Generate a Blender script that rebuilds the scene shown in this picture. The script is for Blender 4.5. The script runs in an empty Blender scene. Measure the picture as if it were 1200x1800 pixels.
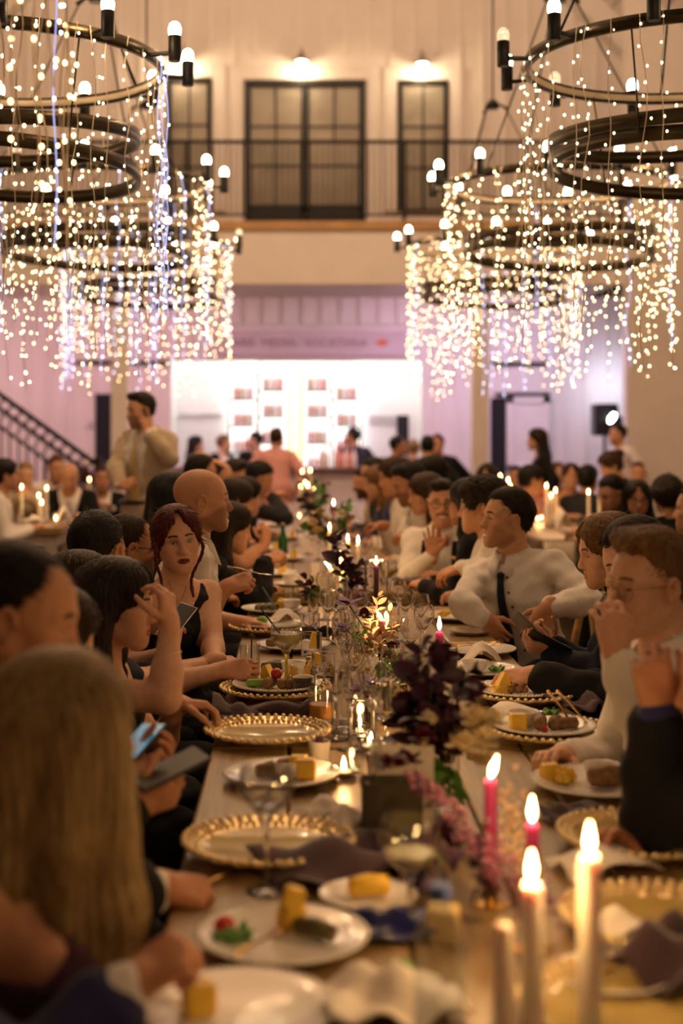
import bpy, bmesh, math, random
import numpy as np
from mathutils import Vector, Matrix

random.seed(7)
rng = np.random.default_rng(7)
scene = bpy.context.scene
COL = scene.collection

# ---------------------------------------------------------------- camera
EYE = 1.57            # standing eye height; looks level along +Y down the hall
F_PX = 2500.0         # 50 mm on a 24x36 frame held upright (1800 px tall)
AX, AY = 520.0, 752.0  # optical axis in the 1200x1800 frame (rise / shift of the lens)
cam_d = bpy.data.cameras.new('camera')
cam = bpy.data.objects.new('camera', cam_d)
COL.objects.link(cam)
cam.location = (0, 0, EYE)
cam.rotation_euler = (math.pi / 2, 0, 0)
cam_d.sensor_fit = 'VERTICAL'
cam_d.sensor_height = 36.0
cam_d.sensor_width = 24.0
cam_d.lens = F_PX / 1800 * 36
cam_d.shift_x = (600 - AX) / 1800
cam_d.shift_y = (AY - 900) / 1800
cam_d.clip_start = 0.05
cam_d.dof.use_dof = True
cam_d.dof.focus_distance = 4.55
cam_d.dof.aperture_fstop = 1.8
scene.camera = cam

# ---------------------------------------------------------------- world, exposure
scene.view_settings.view_transform = 'Standard'
scene.view_settings.look = 'None'
scene.view_settings.gamma = 1.0
scene.view_settings.use_curve_mapping = False
scene.view_settings.exposure = 0.4
scene.cycles.use_denoising = True
scene.cycles.max_bounces = 10
scene.cycles.transparent_max_bounces = 40
scene.cycles.caustics_reflective = False
scene.cycles.caustics_refractive = False
scene.cycles.sample_clamp_indirect = 4.0
world = bpy.data.worlds.new('night')
scene.world = world
world.use_nodes = True
bg = world.node_tree.nodes['Background']
bg.inputs[0].default_value = (0.02, 0.022, 0.03, 1)
bg.inputs[1].default_value = 0.3


def area_light(name, loc, size, power, color, rot=(0, 0, 0), size_y=None, spread=math.pi):
    l = bpy.data.lights.new(name, 'AREA')
    l.energy = power
    l.color = color
    l.shape = 'RECTANGLE'
    l.size = size
    l.size_y = size_y or size
    l.spread = spread
    o = bpy.data.objects.new(name, l)
    COL.objects.link(o)
    o.location = loc
    o.rotation_euler = rot
    return o


def point_light(name, loc, power, color, r=0.02, parent=None):
    l = bpy.data.lights.new(name, 'POINT')
    l.energy = power
    l.color = color
    l.shadow_soft_size = r
    o = bpy.data.objects.new(name, l)
    COL.objects.link(o)
    o.location = loc
    if parent:
        o.parent = parent
    return o


# unseen fill lights added under the roof to brighten hall and gable wall
area_light('hall_fill', (0.2, 9.5, 7.6), 5.0, 200, (1.0, .56, .27), (0, 0, 0), 7.0)
area_light('gable_fill', (0.0, 12.5, 9.3), 7.0, 390, (1.0, .62, .38), (math.radians(68), 0, 0), .6)
# coloured washes under the balcony, behind the guests
for x_, p_, c_ in ((-4.6, 28, (.95, .55, .65)), (-2.2, 25,  (.95, .5, .65)), (1.9, 24, (.9, .52, .8)), (3.0, 27, (.78, .64, 1.0))):
    area_light('wash_light', (x_, 18.35, 3.3), .7, p_, c_, (math.radians(25), 0, 0))
area_light('bar_front_light', (0.2, 17.95, 3.3), 2.4, 24, (.95, .68, .75), (math.radians(8), 0, 0), .4)
area_light('stage_light', (4.45, 19.55, 2.25), .25, 4.5, (.75, .8, 1.0), (math.radians(70), 0, math.radians(-4)))
area_light('bar_light', (0.1, 20.6, 3.35), 3.0, 46, (1.0, .95, .9), (math.radians(12), 0, 0), .5)



# ---------------------------------------------------------------- coordinates
TABLE_Z = 0.76


def W(px, py, d):
    """photo pixel at distance d -> world point"""
    return np.array([(px - AX) * d / F_PX, d, EYE - (py - AY) * d / F_PX])


def T(px, py, z=TABLE_Z):
    """photo pixel of a point standing on height z -> world point"""
    d = F_PX * (EYE - z) / (py - AY)
    return np.array([(px - AX) * d / F_PX, d, z])


def lerp(a, b, t):
    return a + (b - a) * t


def unit(v):
    v = np.asarray(v, float)
    return v / (np.linalg.norm(v) + 1e-12)


# ---------------------------------------------------------------- materials
MATS = {}


def mat(name, col, rough=0.5, metal=0.0, var=0.12, scale=18.0, bump=0.0, stretch=(1, 1, 1), emit=None, strength=0.0,
        trans=0.0, ior=1.45, attr=False, sheen=0.0, spec=0.5, sss=0.0, coat=0.0, bscale=None, sampling=None):
    if name in MATS:
        return MATS[name]
    m = bpy.data.materials.new(name)
    MATS[name] = m
    m.use_nodes = True
    nt = m.node_tree
    b = nt.nodes['Principled BSDF']
    b.inputs['Roughness'].default_value = rough
    b.inputs['Metallic'].default_value = metal
    b.inputs['Specular IOR Level'].default_value = spec
    b.inputs['IOR'].default_value = ior
    b.inputs['Transmission Weight'].default_value = trans
    b.inputs['Sheen Weight'].default_value = sheen
    b.inputs['Coat Weight'].default_value = coat
    if sss:
        b.inputs['Subsurface Weight'].default_value = sss
        b.inputs['Subsurface Radius'].default_value = (1.0, 0.35, 0.2)
        b.inputs['Subsurface Scale'].default_value = 0.012
    tc = nt.nodes.new('ShaderNodeTexCoord')
    mp = nt.nodes.new('ShaderNodeMapping')
    mp.inputs['Scale'].default_value = stretch
    nt.links.new(tc.outputs['Object'], mp.inputs['Vector'])
    nz = nt.nodes.new('ShaderNodeTexNoise')
    nz.inputs['Scale'].default_value = scale
    nz.inputs['Detail'].default_value = 4
    nt.links.new(mp.outputs[0], nz.inputs['Vector'])
    ramp = nt.nodes.new('ShaderNodeMapRange')
    ramp.inputs[1].default_value = 0.3
    ramp.inputs[2].default_value = 0.7
    ramp.inputs[3].default_value = 1 - var
    ramp.inputs[4].default_value = 1 + var
    nt.links.new(nz.outputs['Fac'], ramp.inputs[0])
    mul = nt.nodes.new('ShaderNodeVectorMath')
    mul.operation = 'SCALE'
    if attr:
        at = nt.nodes.new('ShaderNodeAttribute')
        at.attribute_name = 'Col'
        nt.links.new(at.outputs['Color'], mul.inputs[0])
    else:
        mul.inputs[0].default_value = col[:3]
    nt.links.new(ramp.outputs[0], mul.inputs['Scale'])
    nt.links.new(mul.outputs[0], b.inputs['Base Color'])
    if bump:
        bp = nt.nodes.new('ShaderNodeBump')
        bp.inputs['Strength'].default_value = 1.0
        bp.inputs['Distance'].default_value = bump
        if bscale:
            n2 = nt.nodes.new('ShaderNodeTexNoise')
            n2.inputs['Scale'].default_value = bscale
            nt.links.new(mp.outputs[0], n2.inputs['Vector'])
            nt.links.new(n2.outputs['Fac'], bp.inputs['Height'])
        else:
            nt.links.new(nz.outputs['Fac'], bp.inputs['Height'])
        nt.links.new(bp.outputs[0], b.inputs['Normal'])
    if emit:
        b.inputs['Emission Color'].default_value = (*emit, 1)
        b.inputs['Emission Strength'].default_value = strength
    if sampling:
        m.cycles.emission_sampling = sampling
    return m


# ---------------------------------------------------------------- object helpers
def put(name, me, material=None, parent=None, loc=None):
    """link one mesh as one object"""
    o = bpy.data.objects.new(name, me)
    COL.objects.link(o)
    if material:
        if not me.materials:
            me.materials.append(material)
    if parent is not None:
        o.parent = parent
    if loc is not None:
        o.location = loc
    return o


def tag(o, label=None, cat=None, group=None, kind=None):
    if label:
        o['label'] = label
    if cat:
        o['category'] = cat
    if group:
        o['group'] = group
    if kind:
        o['kind'] = kind
    return o


def thing(name, loc, label, cat, group=None, rz=0.0):
    o = bpy.data.objects.new(name, None)
    o.empty_display_size = 0.05
    COL.objects.link(o)
    o.location = loc
    o.rotation_euler = (0, 0, rz)
    return tag(o, label, cat, group)


def np_mesh(name, V, F, smooth=True, cols=None):
    """V (n,3), F (m,k) quads or triangles"""
    me = bpy.data.meshes.new(name)
    V = np.asarray(V, np.float32)
    F = np.asarray(F, np.int32)
    me.vertices.add(len(V))
    me.vertices.foreach_set('co', V.ravel())
    k = F.shape[1]
    me.loops.add(F.size)
    me.loops.foreach_set('vertex_index', F.ravel())
    me.polygons.add(len(F))
    me.polygons.foreach_set('loop_start', np.arange(0, F.size, k, dtype=np.int32))
    me.polygons.foreach_set('use_smooth', np.full(len(F), smooth))
    me.update(calc_edges=True)
    if cols is not None:
        a = me.color_attributes.new('Col', 'FLOAT_COLOR', 'POINT')
        c = np.ones((len(V), 4), np.float32)
        c[:, :3] = cols
        a.data.foreach_set('color', c.ravel())
    return me


class MB:
    """collects shapes into one mesh"""

    def __init__(s):
        s.v, s.f = [], []
        s.smooth = []

    def add(s, V, F, smooth=False):
        o = len(s.v)
        s.v += [tuple(map(float, p)) for p in V]
        s.f += [tuple(i + o for i in f) for f in F]
        s.smooth += [smooth] * len(F)
        return s

    def box(s, c, size, rot=None, bev=0.0):
        c = np.asarray(c, float)
        h = np.asarray(size, float) / 2
        if bev > 0:
            b = min(bev, h.min() * 0.9)
            V, idx = [], {}
            for sx in (-1, 1):
                for sy in (-1, 1):
                    for sz in (-1, 1):
                        sg = np.array([sx, sy, sz])
                        for ax in range(3):
                            q = (h - b) * sg
                            q[ax] = h[ax] * sg[ax]
                            idx[(sx, sy, sz, ax)] = len(V)
                            V.append(q)
            F = []
            o = [(1, 2), (2, 0), (0, 1)]
            for ax in range(3):
                u, w = o[ax]
                for sg in (-1, 1):
                    ring = []
                    for (a, b_) in ((-1, -1), (1, -1), (1, 1), (-1, 1)):
                        k = [0, 0, 0]
                        k[ax], k[u], k[w] = sg, a, b_
                        ring.append(idx[(*k, ax)])
                    F.append(ring if sg > 0 else ring[::-1])
                for a in (-1, 1):
                    for b_ in (-1, 1):
                        k0, k1 = [0, 0, 0], [0, 0, 0]
                        k0[ax], k1[ax] = -1, 1
                        k0[u] = k1[u] = a
                        k0[w] = k1[w] = b_
                        q = [idx[(*k0, u)], idx[(*k1, u)], idx[(*k1, w)], idx[(*k0, w)]]
                        F.append(q if a * b_ < 0 else q[::-1])
            for sx in (-1, 1):
                for sy in (-1, 1):
                    for sz in (-1, 1):
                        q = [idx[(sx, sy, sz, i)] for i in range(3)]
                        F.append(q if sx * sy * sz > 0 else q[::-1])
            V = np.array(V)
        else:
            V = np.array([[x, y, z] for x in (-1, 1) for y in (-1, 1) for z in (-1, 1)]) * h
            F = [(0, 1, 3, 2), (4, 6, 7, 5), (0, 4, 5, 1), (2, 3, 7, 6), (0, 2, 6, 4), (1, 5, 7, 3)]
        if rot is not None:
            V = V @ np.asarray(rot).T
        return s.add(V + c, F)

    def tube(s, pts, r, n=8, cap=True, closed=False):
        pts = np.asarray(pts, float)
        m = len(pts)
        r = np.broadcast_to(np.asarray(r, float), (m,))
        if closed:
            tan = np.roll(pts, -1, 0) - np.roll(pts, 1, 0)
        else:
            tan = np.gradient(pts, axis=0)
        up = np.array([0, 0, 1.0])
        V = []
        u = None
        for i in range(m):
            t = unit(tan[i])
            if u is None:
                u = np.cross(t, up)
                if np.linalg.norm(u) < 1e-3:
                    u = np.cross(t, [1, 0, 0])
            u = unit(u - t * np.dot(u, t))
            w = np.cross(t, u)
            for j in range(n):
                a = 2 * math.pi * j / n
                V.append(pts[i] + r[i] * (math.cos(a) * u + math.sin(a) * w))
        F = []
        for i in range(m if closed else m - 1):
            i2 = (i + 1) % m
            for j in range(n):
                F.append((i * n + j, i * n + (j + 1) % n, i2 * n + (j + 1) % n, i2 * n + j))
        s.add(V, F, True)
        if cap and not closed:
            o = len(s.v) - len(V)
            s.f += [tuple(o + j for j in range(n))[::-1], tuple(o + (m - 1) * n + j for j in range(n))]
            s.smooth += [False, False]
        return s

    def lathe(s, prof, c=(0, 0, 0), n=24, wob=None, closed=False):
        """prof: list of (radius, z) from bottom to top of the outline"""
        c = np.asarray(c, float)
        V, F = [], []
        P = np.array(prof, float)
        out = [P[0]]
        for i in range(1, len(P) - 1):      # support loops beside sharp corners keep the walls straight in shading
            a, b = P[i - 1] - P[i], P[i + 1] - P[i]
            la, lb = np.linalg.norm(a), np.linalg.norm(b)
            if la > 1e-6 and lb > 1e-6 and a @ b / (la * lb) > -.8:
                out += [P[i] + a * min(.12, .0015 / la), P[i], P[i] + b * min(.12, .0015 / lb)]
            else:
                out.append(P[i])
        prof = out + [P[-1]]
        m = len(prof)
        for (r, z) in prof:
            for j in range(n):
                a = 2 * math.pi * j / n
                rr = r * (1 + wob(a, r, z)) if wob else r
                V.append((c[0] + rr * math.cos(a), c[1] + rr * math.sin(a), c[2] + z))
        for i in range(m if closed else m - 1):
            i2 = (i + 1) % m
            for j in range(n):
                F.append((i * n + j, i * n + (j + 1) % n, i2 * n + (j + 1) % n, i2 * n + j))
        return s.add(V, F, True)

    def sphere(s, c, r, n=8, m=6, sc=(1, 1, 1), rot=None):
        V = [(0, 0, -1)]
        for i in range(1, m):
            th = math.pi * i / m
            for j in range(n):
                a = 2 * math.pi * j / n
                V.append((math.sin(th) * math.cos(a), math.sin(th) * math.sin(a), -math.cos(th)))
        V.append((0, 0, 1))
        F = []
        for j in range(n):
            F.append((0, 1 + (j + 1) % n, 1 + j))
            F.append((len(V) - 1, 1 + (m - 2) * n + j, 1 + (m - 2) * n + (j + 1) % n))
        for i in range(m - 2):
            for j in range(n):
                F.append((1 + i * n + j, 1 + i * n + (j + 1) % n, 1 + (i + 1) * n + (j + 1) % n, 1 + (i + 1) * n + j))
        V = np.array(V) * np.asarray(sc) * r
        if rot is not None:
            V = V @ np.asarray(rot).T
        return s.add(V + np.asarray(c), F, True)

    def sheet(s, P, thick=0.0, closed_u=False):
        """P: (m,n,3) grid of points; thick: second side offset along normals"""
        P = np.asarray(P, float)
        m, n, _ = P.shape
        V = P.reshape(-1, 3)
        F = []
        for i in range(m - 1):
            for j in range(n if closed_u else n - 1):
                j2 = (j + 1) % n
                F.append((i * n + j, i * n + j2, (i + 1) * n + j2, (i + 1) * n + j))
        if thick:
            du = np.gradient(P, axis=1)
            dv = np.gradient(P, axis=0)
            N = np.cross(du, dv)
            N /= np.linalg.norm(N, axis=2, keepdims=True) + 1e-9
            Q = (P - N * thick).reshape(-1, 3)
            k = len(V)
            V = np.vstack([V, Q])
            F += [tuple(i + k for i in f[::-1]) for f in F]
            edge = []
            if not closed_u:
                edge += [((i + 1) * n, i * n) for i in range(m - 1)]
                edge += [(i * n + n - 1, (i + 1) * n + n - 1) for i in range(m - 1)]
            rng_n = range(n if closed_u else n - 1)
            edge += [(j, (j + 1) % n) for j in rng_n]
            edge += [((m - 1) * n + (j + 1) % n, (m - 1) * n + j) for j in rng_n]
            F += [(b, a, a + k, b + k) for a, b in edge]
        return s.add(V, F, True)

    def mesh(s, name='m'):
        me = bpy.data.meshes.new(name)
        me.from_pydata(s.v, [], s.f)
        me.polygons.foreach_set('use_smooth', s.smooth)
        me.update()
        return me

    def build(s, name, material, parent=None, loc=None):
        return put(name, s.mesh(name), material, parent, loc)


def rot_z(a):
    c, s_ = math.cos(a), math.sin(a)
    return np.array([[c, -s_, 0], [s_, c, 0], [0, 0, 1]])


def frame(yaw, pitch=0.0, roll=0.0):
    """columns: right, forward, up. yaw 0 = +X, 90 = +Y (degrees)"""
    a, p, r = map(math.radians, (yaw, pitch, roll))
    Fw = np.array([math.cos(a) * math.cos(p), math.sin(a) * math.cos(p), math.sin(p)])
    R = unit(np.cross(Fw, [0, 0, 1]))
    U = np.cross(R, Fw)
    R2 = R * math.cos(r) + U * math.sin(r)
    U2 = U * math.cos(r) - R * math.sin(r)
    return np.stack([R2, Fw, U2], 1)


# ---------------------------------------------------------------- implicit surfaces (smooth unions of ellipsoids and tapered limbs)
def smin(a, b, k):
    h = np.clip(0.5 + 0.5 * (b - a) / k, 0, 1)
    return b + (a - b) * h - k * h * (1 - h)


class Field:
    def __init__(s):
        s.p = []          # primitives
        s.post = []       # displacement / carving functions of (points, d)

    def cone(s, a, b, ra, rb=None, k=0.02, neg=False):
        a, b = np.asarray(a, float), np.asarray(b, float)
        rb = ra if rb is None else rb
        R = max(ra, rb)
        s.p.append(('c', (a, b, ra, rb), k, neg, np.minimum(a, b) - R, np.maximum(a, b) + R))
        return s

    def ell(s, c, r, rot=None, k=0.02, neg=False):
        c = np.asarray(c, float)
        r = np.asarray(r if np.ndim(r) else (r, r, r), float)
        rot = np.eye(3) if rot is None else np.asarray(rot)
        e = np.sqrt(((rot * r) ** 2).sum(1))
        s.p.append(('e', (c, r, rot), k, neg, c - e, c + e))
        return s

    @staticmethod
    def dist(kind, q, P):
        if kind == 'c':
            a, b, ra, rb = q
            ab = b - a
            t = np.clip(((P - a) @ ab) / max(ab @ ab, 1e-9), 0, 1)
            return np.linalg.norm(P - a - t[..., None] * ab, axis=-1) - (ra + (rb - ra) * t)
        c, r, rot = q
        L = (P - c) @ rot
        k0 = np.linalg.norm(L / r, axis=-1)
        k1 = np.linalg.norm(L / (r * r), axis=-1)
        return k0 * (k0 - 1) / np.maximum(k1, 1e-6)

    def eval(s, P):
        P = np.asarray(P, float)
        D = np.full(P.shape[:-1], 0.3)
        for kind, q, k, neg, lo, hi in s.p:
            d = s.dist(kind, q, P)
            D = -smin(-D, d, k) if neg else smin(D, d, k)
        for f in s.post:
            D = f(P, D)
        return D

    def bounds(s):
        lo = np.min([p[4] for p in s.p if not p[3]], 0)
        hi = np.max([p[5] for p in s.p if not p[3]], 0)
        return lo, hi

    def mesh(s, h, pad=0.02, lo=None, hi=None):
        if lo is None:
            lo, hi = s.bounds()
        lo = np.asarray(lo) - pad - 2 * h
        hi = np.asarray(hi) + pad + 2 * h
        n = np.ceil((hi - lo) / h).astype(int) + 1
        ax = [lo[i] + h * np.arange(n[i]) for i in range(3)]
        D = np.full(n, 0.3, np.float32)
        for kind, q, k, neg, plo, phi in s.p:
            m = k + 3 * h
            i0 = np.clip(np.floor((plo - m - lo) / h).astype(int), 0, n)
            i1 = np.clip(np.ceil((phi + m - lo) / h).astype(int) + 1, 0, n)
            if (i1 <= i0).any():
                continue
            sl = tuple(slice(i0[j], i1[j]) for j in range(3))
            P = np.stack(np.meshgrid(*[ax[j][sl[j]] for j in range(3)], indexing='ij'), -1)
            d = s.dist(kind, q, P)
            D[sl] = -smin(-D[sl], d, k) if neg else smin(D[sl], d, k)
        if s.post:
            near = np.argwhere(np.abs(D) < 0.05)
            P = lo + near * h
            d = D[tuple(near.T)].astype(float)
            for f in s.post:
                d = f(P, d)
            D[tuple(near.T)] = d
        return surface_nets(D, lo, h)


def surface_nets(D, lo, h):
    D[0], D[-1] = 0.3, 0.3
    D[:, 0], D[:, -1] = 0.3, 0.3
    D[:, :, 0], D[:, :, -1] = 0.3, 0.3
    I = D < 0
    cnt = np.zeros(tuple(np.array(D.shape) - 1), np.uint8)
    offs = [(a, b, c) for a in (0, 1) for b in (0, 1) for c in (0, 1)]
    nx, ny, nz = D.shape
    for a, b, c in offs:
        cnt += I[a:nx - 1 + a, b:ny - 1 + b, c:nz - 1 + c]
    act = np.argwhere((cnt > 0) & (cnt < 8))
    if len(act) == 0:
        return np.zeros((0, 3)), np.zeros((0, 4), int)
    vals = np.stack([D[act[:, 0] + a, act[:, 1] + b, act[:, 2] + c] for a, b, c in offs], 1).astype(float)
    acc = np.zeros((len(act), 3))
    num = np.zeros(len(act))
    for i, oi in enumerate(offs):
        for j, oj in enumerate(offs):
            if j > i and sum(abs(x - y) for x, y in zip(oi, oj)) == 1:
                va, vb = vals[:, i], vals[:, j]
                m = (va < 0) != (vb < 0)
                t = np.where(m, va / np.where(m, va - vb, 1), 0)
                p = np.array(oi) + t[:, None] * (np.array(oj) - np.array(oi))
                acc += np.where(m[:, None], p, 0)
                num += m
    V = lo + h * (act + acc / num[:, None])
    idx = np.full(cnt.shape, -1, np.int32)
    idx[tuple(act.T)] = np.arange(len(act))
    Fs = []
    for ax in range(3):
        u, w = (ax + 1) % 3, (ax + 2) % 3
        s0, s1 = [slice(None)] * 3, [slice(None)] * 3
        s0[ax], s1[ax] = slice(0, -1), slice(1, None)
        ch = np.argwhere(I[tuple(s0)] != I[tuple(s1)])
        ch = ch[(ch[:, u] > 0) & (ch[:, w] > 0) & (ch[:, u] < D.shape[u] - 1) & (ch[:, w] < D.shape[w] - 1)]
        q = []
        for du, dw in ((-1, -1), (0, -1), (0, 0), (-1, 0)):
            c = ch.copy()
            c[:, u] += du
            c[:, w] += dw
            q.append(idx[tuple(c.T)])
        q = np.stack(q, 1)
        flip = ~I[tuple(ch.T)]
        q[flip] = q[flip][:, ::-1]
        Fs.append(q[(q >= 0).all(1)])
    return V, np.vstack(Fs)
# ---------------------------------------------------------------- people
SKIN = mat('skin', (0.5, 0.3, 0.2), rough=0.48, var=0.07, scale=60, bump=0.0004, attr=True, spec=0.35)
EYE_M = mat('eye_surface', (0.8, 0.8, 0.8), rough=0.15, var=0.02, attr=True, spec=0.6)
METAL_DARK = mat('dark_metal', (0.02, 0.018, 0.016), rough=0.35, metal=0.7, var=0.2)
GOLD = mat('gold_metal', (0.78, 0.52, 0.2), rough=0.25, metal=1.0, var=0.1)
SILVER = mat('silver_metal', (0.75, 0.72, 0.68), rough=0.22, metal=1.0, var=0.08)
BLACK_PL = mat('black_plastic', (0.012, 0.012, 0.014), rough=0.3, var=0.2)


def cloth_mat(name, col, rough=0.85, sheen=0.2):
    return mat('cloth_' + name, col, rough=rough, var=0.1, scale=9, bump=0.0012, bscale=55, sheen=sheen, spec=0.25)


WHITE_SHIRT = cloth_mat('white_shirt', (0.78, 0.74, 0.7))
BLACK_CLOTH = cloth_mat('black', (0.007, 0.007, 0.009), sheen=0.03)
NAVY = cloth_mat('navy', (0.01, 0.013, 0.032), sheen=.05)
BEIGE = cloth_mat('beige', (0.46, 0.37, 0.26))
PINK = cloth_mat('pink', (0.72, 0.36, 0.34))
ROYAL = cloth_mat('royal_blue', (0.022, 0.024, 0.1))
GREY = cloth_mat('grey_wool', (0.1, 0.095, 0.1))
DGREEN = cloth_mat('dark_green', (0.03, 0.05, 0.04))
CREAM = cloth_mat('cream', (0.7, 0.6, 0.48))
PLUM = cloth_mat('plum', (0.075, 0.03, 0.055))
LILAC = cloth_mat('lilac', (0.5, 0.4, 0.55))
CHARCOAL = cloth_mat('charcoal', (0.02, 0.02, 0.023), sheen=.05)


def floral_mat():
    m = cloth_mat('floral', (0.6, 0.3, 0.25))
    nt = m.node_tree
    b = nt.nodes['Principled BSDF']
    v = nt.nodes.new('ShaderNodeTexVoronoi')
    v.inputs['Scale'].default_value = 14
    tc = [n for n in nt.nodes if n.type == 'TEX_COORD'][0]
    nt.links.new(tc.outputs['Object'], v.inputs['Vector'])
    r = nt.nodes.new('ShaderNodeValToRGB')
    r.color_ramp.interpolation = 'CONSTANT'
    el = r.color_ramp.elements
    el[0].color = (0.55, 0.06, 0.06, 1)
    el[1].position = 0.35
    el[1].color = (0.75, 0.5, 0.4, 1)
    for p, c in ((0.55, (0.6, 0.35, 0.12, 1)), (0.75, (0.2, 0.08, 0.12, 1))):
        e = el.new(p)
        e.color = c
    nt.links.new(v.outputs['Color'], r.inputs[0])
    nt.links.new(r.outputs[0], b.inputs['Base Color'])
    return m


FLORAL = floral_mat()


def hair_mat(name, col):
    return mat('hair_' + name, col, rough=0.5, var=0.45, scale=9, bump=0.0015, bscale=14, stretch=(14, 14, 1.6), spec=0.25)


HAIRS = dict(black=hair_mat('black', (0.008, 0.006, 0.005)), brown=hair_mat('brown', (0.035, 0.017, 0.009)),
             dark=hair_mat('dark_brown', (0.016, 0.009, 0.006)), red=hair_mat('red', (0.085, 0.012, 0.011)),
             blond=hair_mat('blond', (0.25, 0.165, 0.07)), fair=hair_mat('fair_brown', (0.16, 0.085, 0.035)),
             grey=hair_mat('grey', (0.4, 0.36, 0.32)), auburn=hair_mat('auburn', (0.09, 0.03, 0.012)))

SK = dict(a=(0.57, 0.3, 0.175), b=(0.5, 0.25, 0.14), c=(0.62, 0.36, 0.24), d=(0.43, 0.21, 0.12))


def head_field(fd, c, R, sex, mouth='closed', belly=0.0, nose=1.0):
    f = 1.0 if sex == 'm' else 0.94

    def p(x, y, z):
        return c + R @ (np.array([x, y, z]) * f)

    def el(x, y, z, rx, ry, rz, k=0.02, neg=False, rot=None):
        fd.ell(p(x, y, z), np.array([rx, ry, rz]) * f, R if rot is None else R @ rot, k, neg)

    def co(a, b, ra, rb, k=0.015, neg=False):
        fd.cone(p(*a), p(*b), ra * f, rb * f, k, neg)

    jaw = 1.0 if sex == 'm' else 0.88
    el(0, -.018, .036, .076, .098, .084)
    el(0, .03, .0, .064, .062, .085, .03)
    el(0, .03, -.055, .053 * jaw, .052, .052, .03)
    for s in (-1, 1):
        co((s * .052 * jaw, -.002, -.052), (s * .016, .066, -.1), .02, .018, .03)       # jaw line
        el(s * .043, .056, -.022, .024, .024, .02, .02)                                   # cheekbone
        el(s * .034, .06, -.06, .022, .022, .026, .03)                                    # cheek
        co((s * .012, .081, .021), (s * .044, .067, .02), .0115, .011, .014)              # brow ridge
        el(s * .032, .094, .0, .0165, .016, .0115, .012, True)                             # eye socket
        el(s * .0315, .066, -.0005, .0155, .0135, .0125, .006)                             # eyeball under lids
        el(s * .0765, -.006, -.008, .008, .019, .031, .006, rot=frame(90 - s * 20, 8)[:, [0, 1, 2]])  # ear
        el(s * .0865, .0, -.005, .0095, .0115, .0195, .004, True)
        ring = [(s * (.0815 + .004 * math.sin(t_)), -.006 - .0165 * math.cos(t_), -.008 + .028 * math.sin(t_)) for t_ in np.linspace(-.9, 2.9, 6)]
        for q0, q1 in zip(ring, ring[1:]):
            co(q0, q1, .0046, .0046, .004)                                                # ear rim
        el(s * .0125, .093, -.037, .0085, .011, .0085, .008)                               # nostril wing
    el(0, .075, -.101, .02, .017, .015, .02)                                               # chin
    co((0, .082, .012), (0, .104 * nose, -.03), .0085, .0108, .012)                        # nose
    el(0, .102 * nose, -.034, .0122, .0115, .0098, .008)
    el(0, .076, -.07, .03, .018, .024, .02)                                               # muzzle
    lw = .02 if mouth != 'smile' else .025
    up = .0 if mouth != 'smile' else .006
    op = dict(closed=0, smile=.0035, open=.006, talk=.0035)[mouth]
    for s in (-1, 1):
        co((0, .0925, -.0625 + op * .4), (s * lw, .08, -.0675 + up), .0058, .0035, .006)
        co((0, .091, -.0745 - op), (s * lw * .85, .08, -.0695 + up), .0068, .0035, .006)
    fd.cone(p(-lw * .9, .088, -.068 + up * .8), p(0, .1, -.068 - op * .2), .0012, .0018 + op * .6, .003, True)
    fd.cone(p(lw * .9, .088, -.068 + up * .8), p(0, .1, -.068 - op * .2), .0012, .0018 + op * .6, .003, True)


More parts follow.
